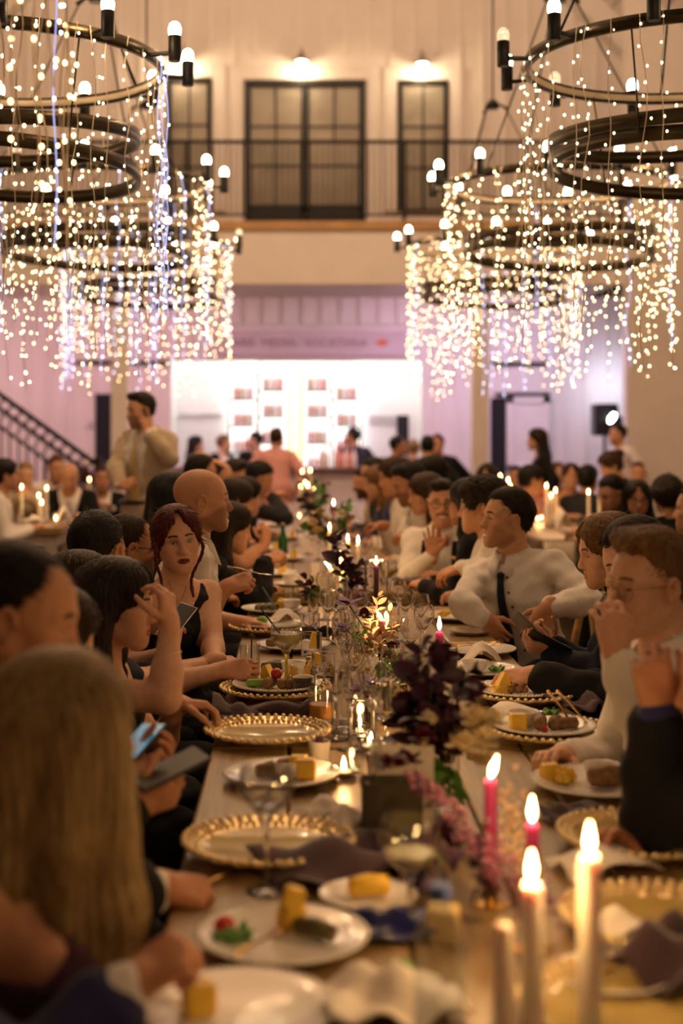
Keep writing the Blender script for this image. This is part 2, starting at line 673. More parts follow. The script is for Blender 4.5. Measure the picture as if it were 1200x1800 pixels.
def head_paint(V, c, R, sex, skin, hair_col, o):
    f = 1.0 if sex == 'm' else 0.94
    L = (V - c) @ R / f
    x, y, z = L.T
    C = np.tile(np.array(skin), (len(V), 1))

    def blend(m, col):
        m = np.clip(m, 0, 1)[:, None]
        C[:] = C * (1 - m) + np.array(col) * m

    blush = np.exp(-(((np.abs(x) - .042) / .02) ** 2 + ((z + .03) / .018) ** 2 + ((y - .06) / .05) ** 2))
    blend(blush * .35, np.array(skin) * np.array([1.05, .7, .66]))
    blend(np.exp(-((x / .015) ** 2 + ((z + .034) / .014) ** 2)) * (y > .09) * .4, np.array(skin) * np.array([1.05, .72, .68]))
    st = o.get('stubble', 0)
    if st:
        jaw = np.clip((-.04 - z - np.clip((.02 - y) * .5, -.03, .05)) / .02, 0, 1) * np.clip((y + .035) / .02, 0, 1) * np.clip((z + .2) / .03, 0, 1)
        mus = np.exp(-((z + .052) / .008) ** 2) * (y > .07) * (np.abs(x) < .035)
        under = np.clip(1 - ((np.abs(x) / .032) ** 2 + ((z + .068) / .012) ** 2), 0, 1) * (y > .075)
        blend((np.maximum(jaw, mus) - under * 1.5) * st, np.array(hair_col) * .8 + np.array(skin) * .12)
    if o.get('moustache'):
        mus = np.exp(-((z + .054 + np.abs(x) * .15) / .0065) ** 4) * (y > .068) * (np.abs(x) < .034)
        blend(mus * 1.3, hair_col)
    sc = o.get('scalp', 0)
    if sc:
        hl = np.clip((z - .055 - np.clip(y, 0, 1) * .35 + np.clip(-y - .0, 0, 1) * 1.6) / .012, 0, 1)
        hl = np.maximum(hl, np.clip((z + .02 - y * 1.0) / .02, 0, 1) * (y < .02))
        blend(hl * sc, np.array(hair_col) * .7 + np.array(skin) * .3)
    lip = o.get('lips', tuple(np.array(skin) * np.array([.86, .56, .55])))
    up = .006 if o.get('mouth') == 'smile' else 0
    op = dict(closed=0, smile=.0035, open=.006, talk=.0035)[o.get('mouth', 'closed')]
    zc = -.0685 - op * .3 + up * (np.abs(x) / .024) ** 2
    lm = 1.25 - ((x / .0225) ** 2 + ((z - zc) / (.0105 + op)) ** 2)
    blend(np.clip(lm * 3, 0, 1) * (y > .074), lip)
    if op:
        gap = 1.2 - ((x / .019) ** 2 + ((z - zc) / (.0035 + op * .7)) ** 2)
        blend(np.clip(gap * 3, 0, 1) * (y > .07), (.75, .68, .58) if o.get('mouth') == 'smile' else (.05, .015, .012))
    br = o.get('brow', 1.0)
    bx = (np.abs(x) - .031) / .019
    bz = (z - (.0225 + .004 * (1 - bx * bx) - .001 * bx)) / .0042
    blend(np.clip((1.15 - (np.abs(bx) ** 4 + bz ** 2)) * 2, 0, 1) * (y > .05) * br, np.array(hair_col) * .8)
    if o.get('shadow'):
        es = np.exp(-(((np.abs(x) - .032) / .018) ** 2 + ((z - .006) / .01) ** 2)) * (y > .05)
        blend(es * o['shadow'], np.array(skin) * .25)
    return C


def eye_patch(fd, c, R, sex, s, o, iris):
    f = 1.0 if sex == 'm' else 0.94
    op = o.get('eyes', .85)
    gx, gz = o.get('gaze', (0, 0))
    nu, nv = 13, 9
    u = np.linspace(-1, 1, nu)
    v = np.linspace(-1, 1, nv)
    Ug, Vg = np.meshgrid(u, v, indexing='ij')
    hgt = np.sqrt(np.clip(1 - Ug ** 2, 0, 1))
    x = s * .0315 + Ug * .0145
    z = -.001 + np.where(Vg > 0, .0066 * op, .0048 * op) * Vg * (.15 + .85 * hgt) - s * 0 + Ug * s * .0012
    y = np.full_like(x, .12)
    for _ in range(14):
        P = c + (np.stack([x, y, z], -1) * f) @ R.T
        y = y - np.clip(fd.eval(P) / f, -.01, .02)
    y += .0012
    P = c + (np.stack([x, y, z], -1) * f) @ R.T
    C = np.tile(np.array((.5, .45, .41)), (nu * nv, 1))
    dx = (Ug * .0145 - gx * .005).ravel()
    dz = (z + .001 - gz * .004).ravel()
    r = np.hypot(dx, dz)
    C[r < .0066] = iris
    C[r < .0032] = (.005, .005, .005)
    C[(np.hypot(dx - .0015, dz - .002) < .0011)] = (.8, .8, .8)  # catchlight painted into the eye colour
    C[(Vg > .62).ravel()] = (.012, .008, .007)
    C[(np.abs(Ug) > .95).ravel()] = (.12, .05, .035)
    C[(Vg < -.9).ravel()] = (.16, .075, .05)
    F = []
    for i in range(nu - 1):
        for j in range(nv - 1):
            q = (i * nv + j, (i + 1) * nv + j, (i + 1) * nv + j + 1, i * nv + j + 1)
            F.append(q)
    return P.reshape(-1, 3), np.array(F), C


def hand_field(fd, wrist, Y, Z, side, scale=1.0, curl=(.3, .35, .4, .45), thumb=.35, spread=0.06):
    Y = unit(Y)
    Z = unit(np.asarray(Z, float) - Y * np.dot(Z, Y))
    X = np.cross(Z, Y) * (1 if side == 0 else -1)     # thumb side; side 0 = right hand
    M = np.stack([X, Y, Z], 1)
    s = scale

    def p(x, y, z):
        return wrist + M @ (np.array([x, y, z]) * s)
    fd.ell(p(.002, .047, .0), np.array([.037, .052, .0145]) * s, M, .012)
    fd.cone(p(.02, .015, 0), p(.028, .082, .002), .012 * s, .0105 * s, .012)
    fd.cone(p(-.016, .015, 0), p(-.03, .076, .001), .012 * s, .0095 * s, .012)
    fd.cone(p(0, -.03, 0), p(0, .02, 0), .023 * s, .024 * s, .015)
    xs, ys = (.029, .0095, -.0105, -.0295), (.086, .091, .087, .077)
    ln, rd = (.07, .078, .072, .056), (.0088, .009, .0086, .0076)
    for i in range(4):
        q = np.array([xs[i], ys[i], .001])
        a = math.radians(8 + 68 * curl[i])
        b = (1.5 - i) * spread
        ang = a
        for j, (fr, add) in enumerate(((.45, 80), (.31, 55), (.24, 0))):
            dv = np.array([math.sin(b) * math.cos(ang), math.cos(b) * math.cos(ang), -math.sin(ang)])
            e = q + dv * ln[i] * fr
            fd.cone(p(*q), p(*e), rd[i] * (1 - .1 * j) * s, rd[i] * (.92 - .1 * j) * s, .0035)
            q = e
            ang += math.radians(add * curl[i])
    q = np.array([.022, .02, -.004])
    dv = unit(np.array([.72, .62, -.25 - .6 * thumb]))
    for j, (l, r0, r1) in enumerate(((.044, .014, .0115), (.034, .0108, .0098), (.027, .0096, .0075))):
        e = q + dv * l
        fd.cone(p(*q), p(*e), r0 * s, r1 * s, .005)
        q = e
        dv = unit(dv + np.array([-.35 * thumb - .12, .25, -.45 * thumb]))
    return M


def ik(S, H, l1, l2, hint):
    d = H - S
    L = np.linalg.norm(d)
    if L > (l1 + l2) * .995:
        k = L / ((l1 + l2) * .995)
        l1, l2 = l1 * k, l2 * k
    dn = d / L
    a = np.clip((l1 * l1 - l2 * l2 + L * L) / (2 * L), -l1, l1)
    hgt = math.sqrt(max(l1 * l1 - a * a, 0))
    hn = np.asarray(hint, float)
    hn = unit(hn - dn * np.dot(hn, dn))
    return S + dn * a + hn * hgt


def folds(amp, fr=34.0, seed=0.0):
    def g(P, d):
        x, y, z = P[..., 0] * fr, P[..., 1] * fr, P[..., 2] * fr
        n = np.sin(x * .8 + 1.7 * np.sin(z * .6 + seed) + y * .5) * np.sin(z * 1.3 + x * .6 + seed) + .5 * np.sin(2.1 * z + 1.3 * y - 1.1 * x + seed * 2)
        u = x * 2.6 + 1.2 * np.sin(z * 1.1 + seed)
        v = z * 2.2 + y * 1.4 + 1.5 * np.sin(x * .9 + seed)
        return d + amp * (n + .45 * np.sin(v) * (.5 + .5 * np.sin(u * .5)) + .25 * np.sin(1.7 * u + v))
    return g


def strands(c, R, amp, n=34, curl=0.0):
    def g(P, d):
        L = (P - c) @ R
        az = np.arctan2(L[..., 0], L[..., 1] + .02)
        rr = np.hypot(L[..., 0], L[..., 1])
        ph = n * az + 6 * np.sin(L[..., 2] * 18 + 2 * az) * .4
        return d + amp * np.clip(rr / .05, 0, 1) * (np.sin(ph) + .5 * np.sin(2.3 * ph + 4 * L[..., 2] * 20))
    return g


def lumps(amp, fr):
    def g(P, d):
        return d + amp * (np.sin(P[..., 0] * fr + 2 * np.sin(P[..., 2] * fr * .4)) * np.sin(P[..., 1] * fr + 1.0) * np.sin(P[..., 2] * fr * 1.1 + .5)
                          + .6 * np.sin(P[..., 0] * fr * 1.9 + P[..., 2] * fr) * np.sin(P[..., 1] * fr * 1.7 - P[..., 2] * fr * .6))
    return g


def hair_build(style, c, R, sex, fd_head, o, N):
    f = 1.0 if sex == 'm' else 0.94
    H = Field()

    def p(x, y, z):
        return c + R @ (np.array([x, y, z]) * f)

    def el(x, y, z, rx, ry, rz, k=0.02, neg=False, rot=None):
        H.ell(p(x, y, z), np.array([rx, ry, rz]) * f, R if rot is None else R @ rot, k, neg)

    def co(a, b, ra, rb, k=0.02, neg=False):
        H.cone(p(*a), p(*b), ra * f, rb * f, k, neg)

    def wco(a, b, ra, rb, k=0.025):
        H.cone(a, b, ra, rb, k)
    down = np.array([0, 0, -1.0])
    back = -unit(R[:, 1] * [1, 1, 0])
    rt = unit(R[:, 0] * [1, 1, 0])
    if style in ('short', 'crop', 'quiff', 'curly', 'recede', 'horseshoe', 'medium', 'shaggy'):
        t = dict(short=.01, crop=.004, quiff=.014, curly=.02, recede=.006, horseshoe=.004, medium=.014, shaggy=.02)[style]
        thin = style in ('short', 'crop', 'quiff', 'recede', 'horseshoe')
        if thin:
            el(0, -.021, .038, .0785, .101, .0865)
            if style not in ('recede', 'horseshoe'):
                el(0, -.008, .072, .064, .083, .053 + t, .02)
            el(0, -.05, -.012, .06, .053, .05, .02)
        else:
            el(0, -.022, .037, .077 + t * .8, .1 + t, .085 + t * 1.15)
            el(0, .018, .064, .066 + t, .06 + t, .05 + t, .03)
            el(0, -.046, -.02, .063 + t * .4, .055 + t * .8, .064, .03)
        if style == 'quiff':
            co((-.04, .04, .1), (.045, .038, .104), .03, .028, .025)
            co((-.034, .062, .1), (.032, .06, .106), .017, .016, .02)
        if style == 'shaggy':
            co((-.05, .05, .085), (.05, .05, .085), .025, .025, .02)
        # face and neck cut away
        el(0, .11 - .004 * thin, -.022, .078, .066, .1 if style == 'shaggy' else (.132 if thin else .114), .005, True)
        el(0, .05, -.075, .12, .075, .07, .01, True)
        for s in (-1, 1):
            el(s * .09, .004, -.022, .034, .03, .04, .006, True)
            if thin:
                el(s * .056, .082, .064, .028, .038, .042, .012, True)
        if style == 'recede':
            for s in (-1, 1):
                el(s * .04, .085, .09, .028, .05, .04, .012, True)
        if style == 'horseshoe':
            el(0, .03, .13, .062, .12, .085, .015, True)
        el(0, -.05, -.108 if thin else -.125, .12, .12, .06, .014, True)
    else:
        # women: hair drawn from a parting, bun or long fall
        up = o.get('parting', 0)
        t = .012
        el(0, -.02, .036, .079 + t, .102 + t, .087 + t)
        el(0, .022, .058, .069 + t, .062 + t, .052 + t, .03)
        el(0, -.045, -.03, .075 + t * .4, .065, .075, .03)
        el(up * .6, .11, -.026, .066, .068, .115, .008, True)
        el(up, .075, .085, .012, .06, .03, .015, True)
        el(0, .06, -.09, .055, .09, .06, .01, True)
        if style in ('updo', 'bun'):
            el(0, -.06, -.13, .12, .1, .06, .01, True)
            for s in (-1, 1):
                el(s * .09, .0, -.03, .02, .022, .03, .006, True)
            if style == 'bun':
                el(0, -.125, .06, .042, .04, .042, .01)
            else:
                el(0, -.1, -.02, .05, .035, .05, .02)
            if o.get('tendrils'):
                for s in (-1, 1):
                    q = p(s * .066, .06, .06)
                    e = p(s * .078, .045, -.0)
                    wco(q, e, .009, .008, .012)
                    pts = [e]
                    for i in range(1, 9):
                        t_ = i / 8
                        pts.append(e + down * (.2 * t_) + rt * s * (.014 * math.sin(5.5 * t_ + .6) - .02 * t_ * (s < 0)) + R[:, 1] * (.012 * math.cos(5 * t_)))
                    for a_, b_ in zip(pts, pts[1:]):
                        wco(a_, b_, .0058, .0055, .004)
        else:
            L = o.get('length', .3)
            for s in (-1, 1):
                a1 = p(s * .078, o.get('lock', -.018), .03)
                b1 = a1 + down * .17 + rt * s * .012 + back * .02
                wco(a1, b1, .026, .034, .03)
                wco(b1, b1 + down * max(L - .17, .02) + back * o.get('backoff', .03), .036, .026, .03)
                a2 = p(s * .045, -.07, .02)
                b2 = a2 + down * .2 + back * .03
                wco(a2, b2, .05, .055, .03)
                wco(b2, b2 + down * max(L - .2, .02) + back * o.get('backoff', .03), .052, .03, .03)
    if o.get('frontlock'):
        q = p(.066, .05, .05)
        e = q + down * .3 + R[:, 1] * .01
        wco(q, e, .04, .052, .03)
        wco(e, e + down * (o['frontlock'] - .3) - R[:, 1] * .02, .052, .025, .03)
        wco(p(.06, .0, .0), p(.06, .0, .0) + down * o['frontlock'] * .9, .05, .04, .03)
    if o.get('top'):
        x_, y_, z_, r_ = o['top']
        el(x_, y_, z_, r_, r_, r_ * .7, .02)
    if style in ('curly',):
        H.post.append(lumps(.007, 150))
    elif style == 'shaggy':
        H.post.append(lumps(.005, 110))
    elif style != 'crop':
        H.post.append(strands(c, R, .0012 if style in ('short', 'recede', 'quiff', 'medium') else .0016, 46))
    return H


def strand_mesh(V, F, c, R, style, col_seed, n, length, width, lift):
    """thin ribbons combed over the hair surface"""
    r = np.random.default_rng(int(abs(col_seed) * 1000) % 99991)
    e1, e2 = V[F[:, 2]] - V[F[:, 0]], V[F[:, 3]] - V[F[:, 1]]
    nf = np.cross(e1, e2)
    area = np.linalg.norm(nf, axis=1)
    nf /= area[:, None] + 1e-12
    if style in ('updo', 'bun'):      # the loose tendrils stay smooth
        fc = (V[F].mean(1) - c) @ R
        area = area * ((fc[:, 2] > -.02) | (fc[:, 1] < -.03))
    pick = r.choice(len(F), n, p=area / area.sum())
    w = r.dirichlet((1, 1, 1, 1), n)
    P = (V[F[pick]] * w[:, :, None]).sum(1)
    N_ = nf[pick]
    cen = c + R @ np.array([0, -.03, .04])
    N_ *= np.sign(((P - cen) * N_).sum(1))[:, None] if style not in ('long',) else 1
    L = (P - c) @ R
    if style in ('long', 'updo', 'bun'):
        top = np.clip((L[:, 2] - .06) / .05, 0, 1)[:, None]
        loc = np.stack([np.sign(L[:, 0]) * .8, -.25 - .0 * L[:, 0], -.9 + 0 * L[:, 0]], 1)
        if style in ('updo', 'bun'):
            fr = np.clip(L[:, 1] / .05 + .2, 0, 1)
            loc = np.stack([np.sign(L[:, 0]) * 1.4 * fr - L[:, 0] * 3 * (1 - fr), -1 + 0 * fr, -.3 - .5 * fr], 1)
        D = loc @ R.T
        if style == 'long':
            D = D * top + np.array([0, 0, -1.0]) * (1 - top)
    elif style == 'quiff':
        D = np.stack([L[:, 0] * 1.5, -1 + 0 * L[:, 0], np.where(L[:, 1] > .02, .5, -.5)], 1) @ R.T
    else:
        q = L - np.array([0, -.05, .1])
        q[:, 2] *= 1.1
        q[:, 1] += .25 * (L[:, 2] > .06)
        D = q @ R.T
    D = D + r.normal(0, .3 if style in ('shaggy', 'curly') else (.05 if style in ('updo', 'bun', 'long') else .12), D.shape) * np.linalg.norm(D, axis=1, keepdims=True)
    D /= np.linalg.norm(D, axis=1, keepdims=True) + 1e-9
    D -= N_ * (D * N_).sum(1, keepdims=True)
    rad = (P - cen) / (np.linalg.norm(P - cen, axis=1, keepdims=True) + 1e-9)
    ok = (np.linalg.norm(D, axis=1) > .5) & (((rad * N_).sum(1) > .45) | (L[:, 2] < -.07))
    P, N_, D, n = P[ok], N_[ok], D[ok], int(ok.sum())
    D /= np.linalg.norm(D, axis=1, keepdims=True) + 1e-9
    S_ = np.cross(D, N_)
    ln = length * r.uniform(.5, 1.3, n)
    rows = []
    lf = lift * r.uniform(.2, 1.6, n)
    bend = r.normal(0, .06 if style in ('long', 'updo', 'bun') else .25, n)
    for k, t in enumerate((0, .35, .7, 1.0)):
        ctr = P + D * (ln * t)[:, None] + N_ * (-.0012 + lf * math.sin(t * 2.6) - (t * ln) ** 2 / (.075 if style in ('updo', 'bun') else .15))[:, None] + S_ * (ln * bend * t * t)[:, None]
        hw = width * (1, .9, .65, .12)[k]
        rows.append(np.stack([ctr - S_ * hw, ctr + S_ * hw], 1))
    VV = np.stack(rows, 1).reshape(-1, 3)
    base = np.arange(n)[:, None] * 8
    FF = np.concatenate([base + np.array([[0, 1, 3, 2]]) + 2 * k for k in range(3)], 1).reshape(-1, 4)
    return VV, FF


PEOPLE = 0
LEAN_NOTE = []


def person(label, head, hy, hp=0, hr=0, ty=None, lean=.12, slide=0.0, sex='m', skin='a', hair=('short', 'dark'), face=None, top='shirt', cm=None,
           legs=None, stand=False, arms=(None, None), glasses=None, group=None, belly=0.0, iris=(.05, .03, .015), extras=None,
           neck_tilt=0.5, shrug=0.0, rolltorso=0.0, tie=None, collar=None, build=1.0, seat=None, name='person', ht=1.0):
    """head: world point between the ears at eye level; arms: (right, left) dicts"""
    o = dict(face or {})
    o.update(hair[2] if len(hair) > 2 else {})
    c = np.asarray(head, float)
    d = c[1]
    s_px = F_PX / d
    near = s_px > 360
    mid = s_px > 230
    hh = .0032 if near else (.0048 if mid else .0075)
    hb = .011 if near else (.014 if mid else .018)
    ty = hy if ty is None else ty
    f = 1.0 if sex == 'm' else .9
    R = frame(hy, hp, hr)
    Bz = frame(ty)
    fw, rt = Bz[:, 1], Bz[:, 0]
    skc = np.array(SK[skin])
    hc = HAIRS[hair[1]]
    hcol = np.array({'black': (.01, .007, .006), 'brown': (.04, .02, .01), 'dark': (.02, .012, .008), 'red': (.04, .012, .01), 'blond': (.2, .11, .05),
                     'fair': (.12, .065, .03), 'grey': (.35, .32, .28), 'auburn': (.07, .03, .015)}[hair[1]])
    J = c + R @ np.array([0, -.022, -.05])
    dn = unit(lerp(np.array([0, 0, -1.0]), -R[:, 2], neck_tilt))
    N = J + dn * (.115 if sex == 'm' else .11) - fw * .012
    pz = .54 if not stand else .96 * ht
    P = np.array([N[0], N[1], pz]) - fw * lean + rt * slide
    if seat is not None:
        P = np.array([seat[0], seat[1], pz])
    up = unit(N - P)
    fwT = unit(fw - up * np.dot(fw, up))
    rtT = np.cross(fwT, up)
    if rolltorso:
        a = math.radians(rolltorso)
        rtT = rtT * math.cos(a) + up * math.sin(a)
        up2 = np.cross(rtT, fwT)
    else:
        up2 = up
    B = np.stack([rtT, fwT, up2], 1)
    LT = np.linalg.norm(N - P)
    sw = (.175 if sex == 'm' else .15) * build
    S = [N - up * (.05 - shrug) + rtT * sw * k - fwT * .01 for k in (1, -1)]
    hips = [P + rtT * .09 * k for k in (1, -1)]
    if not stand:
        lf = unit(fwT * [1, 1, 0])
        K = [h_ + lf * .43 + rtT * .03 * k + np.array([0, 0, -.03]) for h_, k in zip(hips, (1, -1))]
        A = [np.array([k_[0], k_[1], .09]) - lf * .02 for k_ in K]
    else:
        lf = unit(fwT * [1, 1, 0])
        K = [np.array([h_[0], h_[1], .5]) + lf * .03 for h_ in hips]
        A = [np.array([h_[0], h_[1], .09]) - lf * .01 for h_ in hips]
    # arms
    l1, l2 = (.29, .255) if sex == 'm' else (.265, .235)
    Wr, E, HD = [], [], []
    for i, k in ((0, 1), (1, -1)):
        a = arms[i] or {}
        hs = .98 if sex == 'm' else .88
        if 'to' in a:
            tgt = np.asarray(a['to'], float)
        elif stand:
            tgt = hips[i] + rtT * k * .1 + np.array([0, 0, -.12]) + fwT * .05
        else:
            tgt = hips[i] + lf * .4 - rtT * k * .04
            tgt[2] = .795
        hint = np.asarray(a.get('hint', rtT * k * .8 - up * 1.0 - fwT * .3), float)
        E0 = ik(S[i], tgt, l1, l2 + .07, hint) if 'elbow' not in a else np.asarray(a['elbow'], float)
        Yd = unit(a['dir']) if 'dir' in a else unit(tgt - E0)
        w = tgt - Yd * .06 * hs
        e = ik(S[i], w, l1, l2, hint) if 'elbow' not in a else np.asarray(a['elbow'], float)
        if 'back' in a:
            Zd = np.asarray(a['back'], float)
        else:
            Zd = np.array([0, 0, 1.0]) + rtT * k * .3
        Wr.append(w)
        E.append(e)
        HD.append((Yd, Zd, hs, a.get('curl', (.35, .4, .45, .5)), a.get('thumb', .4), a.get('spread', .06)))

    def torso(fd, inf, k=.05, neck=True, w=1.0):
        fd.ell(P, np.array([.165 * build + inf, .12 + inf, .12 + inf]) * w, B, k)
        fd.ell(lerp(P, N, .36) + fwT * belly * .5, np.array([(.142 if sex == 'm' else .122) * build + inf + belly * .4, .1 + inf + belly, LT * .34]), B, k)
        fd.ell(lerp(P, N, .7) + fwT * .005, np.array([(.155 if sex == 'm' else .132) * build + inf, (.108 if sex == 'm' else .095) + inf, LT * .34]), B, k)
        if sex == 'f':
            for q in (1, -1):
                fd.ell(lerp(P, N, .66) + fwT * .085 + rtT * q * .058, np.array([.058, .05, .058]) + inf, B, .03)
        for i in (0, 1):
            fd.cone(S[i], N - up * .075 - fwT * .005, .05 * f + inf, .06 * f + inf, .04)
            fd.cone(lerp(N, S[i], .75) + up * .0, N + up * .015 - fwT * .012, .03 * f + inf, .044 * f + inf, .03)

    def arm(fd, i, inf, t0=0.0, t1=2.0, k=.02, flare=0.0):
        if t0 < 1:
            e = min(t1, 1.0)
            fd.cone(S[i], lerp(S[i], E[i], e), .053 * f + inf, lerp(.053, .042, e) * f + inf + (flare if t1 <= 1 else 0), .035)
        if t1 > 1:
            e = t1 - 1
            fd.cone(E[i], lerp(E[i], Wr[i], min(e, .35)), .042 * f + inf, .0435 * f + inf, k)
            if e > .35:
                fd.cone(lerp(E[i], Wr[i], .3), lerp(E[i], Wr[i], e), .0435 * f + inf, lerp(.045, .0265, e) * f + inf + flare, k)

    # --- the body: one continuous skin surface
    bf = Field()
    torso(bf, 0)
    for i in (0, 1):
        arm(bf, i, 0)
        bf.cone(hips[i], K[i], .082, .06, .04)
        bf.cone(K[i], A[i], .057, .04, .03)
        bf.ell(A[i] + lf * .06 - np.array([0, 0, .05]), (.042, .12, .04), frame(math.degrees(math.atan2(lf[1], lf[0]))), .02)
    nr = .056 if sex == 'm' else .046
    bf.cone(N - up * .04, J, nr * 1.08, nr, .03)
    Vb, Fb = bf.mesh(hb if not stand else hb * 1.1)
    Cb = np.tile(skc, (len(Vb), 1))
    parts = [(Vb, Fb, Cb)]
    hf = Field()
    head_field(hf, c, R, sex, o.get('mouth', 'closed'), nose=o.get('nose', 1.0))
    hf.cone(N - up * .01, J + R @ np.array([0, .0, .03]), nr * 1.06, nr * 1.0, .025)
    if o.get('adam'):
        hf.ell(lerp(N, J, .55) + R[:, 1] * nr * .95, .014, None, .012)
    V1, F1 = hf.mesh(hh)
    C1 = head_paint(V1, c, R, sex, skc, hcol, o)
    parts.append((V1, F1, C1))
    for i in (0, 1):
        a = arms[i] or {}
        if a.get('skip'):
            continue
        Yd, Zd, hs, curl, th, sp = HD[i]
        gf = Field()
        hand_field(gf, Wr[i], Yd, Zd, i, hs, curl, th, sp)
        gf.cone(lerp(E[i], Wr[i], .8), Wr[i], lerp(.045, .0265, .8) * f, .0255 * f, .02)
        V2, F2 = gf.mesh(.0042 if near else (.0055 if mid else .0075))
        C2 = np.tile(skc * np.array([1.0, .93, .9]), (len(V2), 1))
        if a.get('polish') is not None:
            Yt = np.einsum('ij,j->i', V2 - Wr[i], unit(Yd))
        parts.append((V2, F2, C2))
    root_loc = np.array([P[0], P[1], 0.0])
    Vs, Fs, Cs, off = [], [], [], 0
    for V_, F_, C_ in parts:
        Vs.append(V_ - root_loc)
        Fs.append(F_ + off)
        Cs.append(C_)
        off += len(V_)
    root = thing(name, tuple(root_loc), label, 'person', group)
    put('body', np_mesh('body', np.vstack(Vs), np.vstack(Fs), True, np.vstack(Cs)), SKIN, root)

    def part(nm, fd, h, m, pad=.02):
        V_, F_ = fd.mesh(h, pad)
        if len(V_) == 0:
            return None
        return put(nm, np_mesh(nm, V_ - root_loc, F_), m, root)

    # --- eyes
    if mid:
        for s_ in (1, -1):
            V_, F_, C_ = eye_patch(hf, c, R, sex, s_, o, iris)
            put('eye', np_mesh('eye', V_ - root_loc, F_, True, C_), EYE_M, root)
    # --- hair
    if hair[0] not in ('bald',):
        H = hair_build(hair[0], c, R, sex, hf, o, N)
        hv, hfc = H.mesh(.0042 if near else (.006 if mid else .009))
        if mid and len(hv):
            long_ = hair[0] in ('long', 'updo', 'bun')
            sv, sf_ = strand_mesh(hv, hfc, c, R, hair[0], c[0] + c[1], (5200 if long_ else 4200) if near else 1500, (.034 if hair[0] != 'long' else .06) if long_ else .03,
                                  .0011 if near else .0018, .0025 if long_ else (.004 if hair[0] in ('shaggy', 'curly', 'quiff', 'medium') else .0022))
            hfc = np.vstack([hfc, sf_ + len(hv)])
            hv = np.vstack([hv, sv])
        put('hair', np_mesh('hair', hv - root_loc, hfc), hc, root)
    # --- clothes
    seed = float(c[0] * 7 + c[1] * 3)
    am = (.0048 if near else .0035) if mid else .0
    cm = cm or WHITE_SHIRT

    def vcut(depth, width, front=True, y0=-.02):
        def g(Pt, dd):
            L = (Pt - N) @ B
            t = np.clip((L[..., 2] + depth) / depth, 0, 1.4)
            v = np.maximum(np.abs(L[..., 0]) - width * t, -(L[..., 2] + depth))
            v = np.maximum(np.maximum(v, y0 - L[..., 1]), L[..., 1] - .2)
            return np.maximum(dd, -v)
        return g

    def neckcut(r, lift=0.0, tilt=.35):
        def g(Pt, dd):
            L = (Pt - N) @ B
            v = np.maximum(np.hypot(L[..., 0], L[..., 1] - .01) - r - np.clip(L[..., 2], 0, .2) * .1, -(L[..., 2] + .03 + L[..., 1] * tilt - lift))
            return np.maximum(dd, -v)
        return g

    def sleeves(fd, inf, full, flare=.004):
        for i in (0, 1):
            arm(fd, i, inf, 0, full[i] if isinstance(full, tuple) else full, flare=flare)

    kind = top
    shirt_f = None
    slv = o.get('sleeve', 1.93)
    if kind in ('shirt', 'suit', 'vest'):
        sf = Field()
        torso(sf, .012)
        sleeves(sf, .011, slv, .003)
        if mid:
            sf.post.append(folds(am, 34, seed))
        sf.post.append(neckcut(nr * 1.0, 0.022, .5))
        shirt_f = sf
        part('shirt', sf, hb if near else hb * 1.1, cm)
        if mid and collar is not False:
            collar_build(root, root_loc, N, J, B, nr, cm, open_=(tie is None) if collar is None else collar)
    if kind == 'suit':
        jm = o.get('jacket', BLACK_CLOTH)
        jf = Field()
        torso(jf, .024)
        for i in (0, 1):
            jf.cone(lerp(S[i], N, .15) + up * .005, lerp(S[i], N, .6) + up * .012, .05, .05, .03)
        sl = Field()
        sleeves(sl, .02, o.get('jsleeve', 1.82), .006)
        if mid:
            jf.post.append(folds(am * .9, 26, seed + 1))
            sl.post.append(folds(am * .9, 30, seed + 2))
        jf.post.append(neckcut(nr * 1.35, .02, .5))
        jf.post.append(vcut(o.get('vdepth', .38), o.get('vwidth', .085)))
        v1, f1 = jf.mesh(hb)
        v2, f2 = sl.mesh(hb)
        put('jacket', np_mesh('jacket', np.vstack([v1, v2]) - root_loc, np.vstack([f1, f2 + len(v1)])), jm, root)
        shirt_f = sf
    if kind in ('dress', 'tank'):
        df = Field()
        torso(df, .006)
        df.post.append(neckcut(o.get('neckr', .085), o.get('necklift', 0.0), o.get('necktilt', .9)))

        if not o.get('noarmcut'):
            def armcut2(Pt, dd):
                L = (Pt - N) @ B
                v = np.maximum(o.get('strap', .085) - np.abs(L[..., 0]) + np.clip(-L[..., 2] - .05, -.1, .3) * .5, -(L[..., 2] + .16))
                return np.maximum(dd, -v)
            df.post.append(armcut2)
        if o.get('oneshoulder'):
            sg = o['oneshoulder']

            def oneside(Pt, dd):
                L = (Pt - N) @ B
                v = -(L[..., 2] + .07 - sg * L[..., 0] * .75)
                return np.maximum(dd, -v)
            df.post.append(oneside)
        if mid:
            df.post.append(folds(am * .8, 40, seed))
        for i in (0, 1):
            df.cone(hips[i], K[i], .1, .085, .05)
        part('dress', df, .0075 if near else hb, cm)
        shirt_f = df
    if kind == 'blouse':
        sf = Field()
        torso(sf, .012)
        sleeves(sf, .012, slv, .006)
        if mid:
            sf.post.append(folds(am, 30, seed))
        sf.post.append(neckcut(o.get('neckr', .07), 0.01, .7))
        shirt_f = sf
        part('blouse', sf, hb, cm)
    if kind != 'dress':
        tf = Field()
        tf.ell(P - up * .01, (.176 * build, .135, .115), B, .04)
        for i in (0, 1):
            tf.cone(hips[i], K[i], .097, .075, .04)
            tf.cone(K[i], A[i] + np.array([0, 0, .0]), .072, .058, .03)
        part('trousers', tf, .018, legs or CHARCOAL)
    sh = Field()
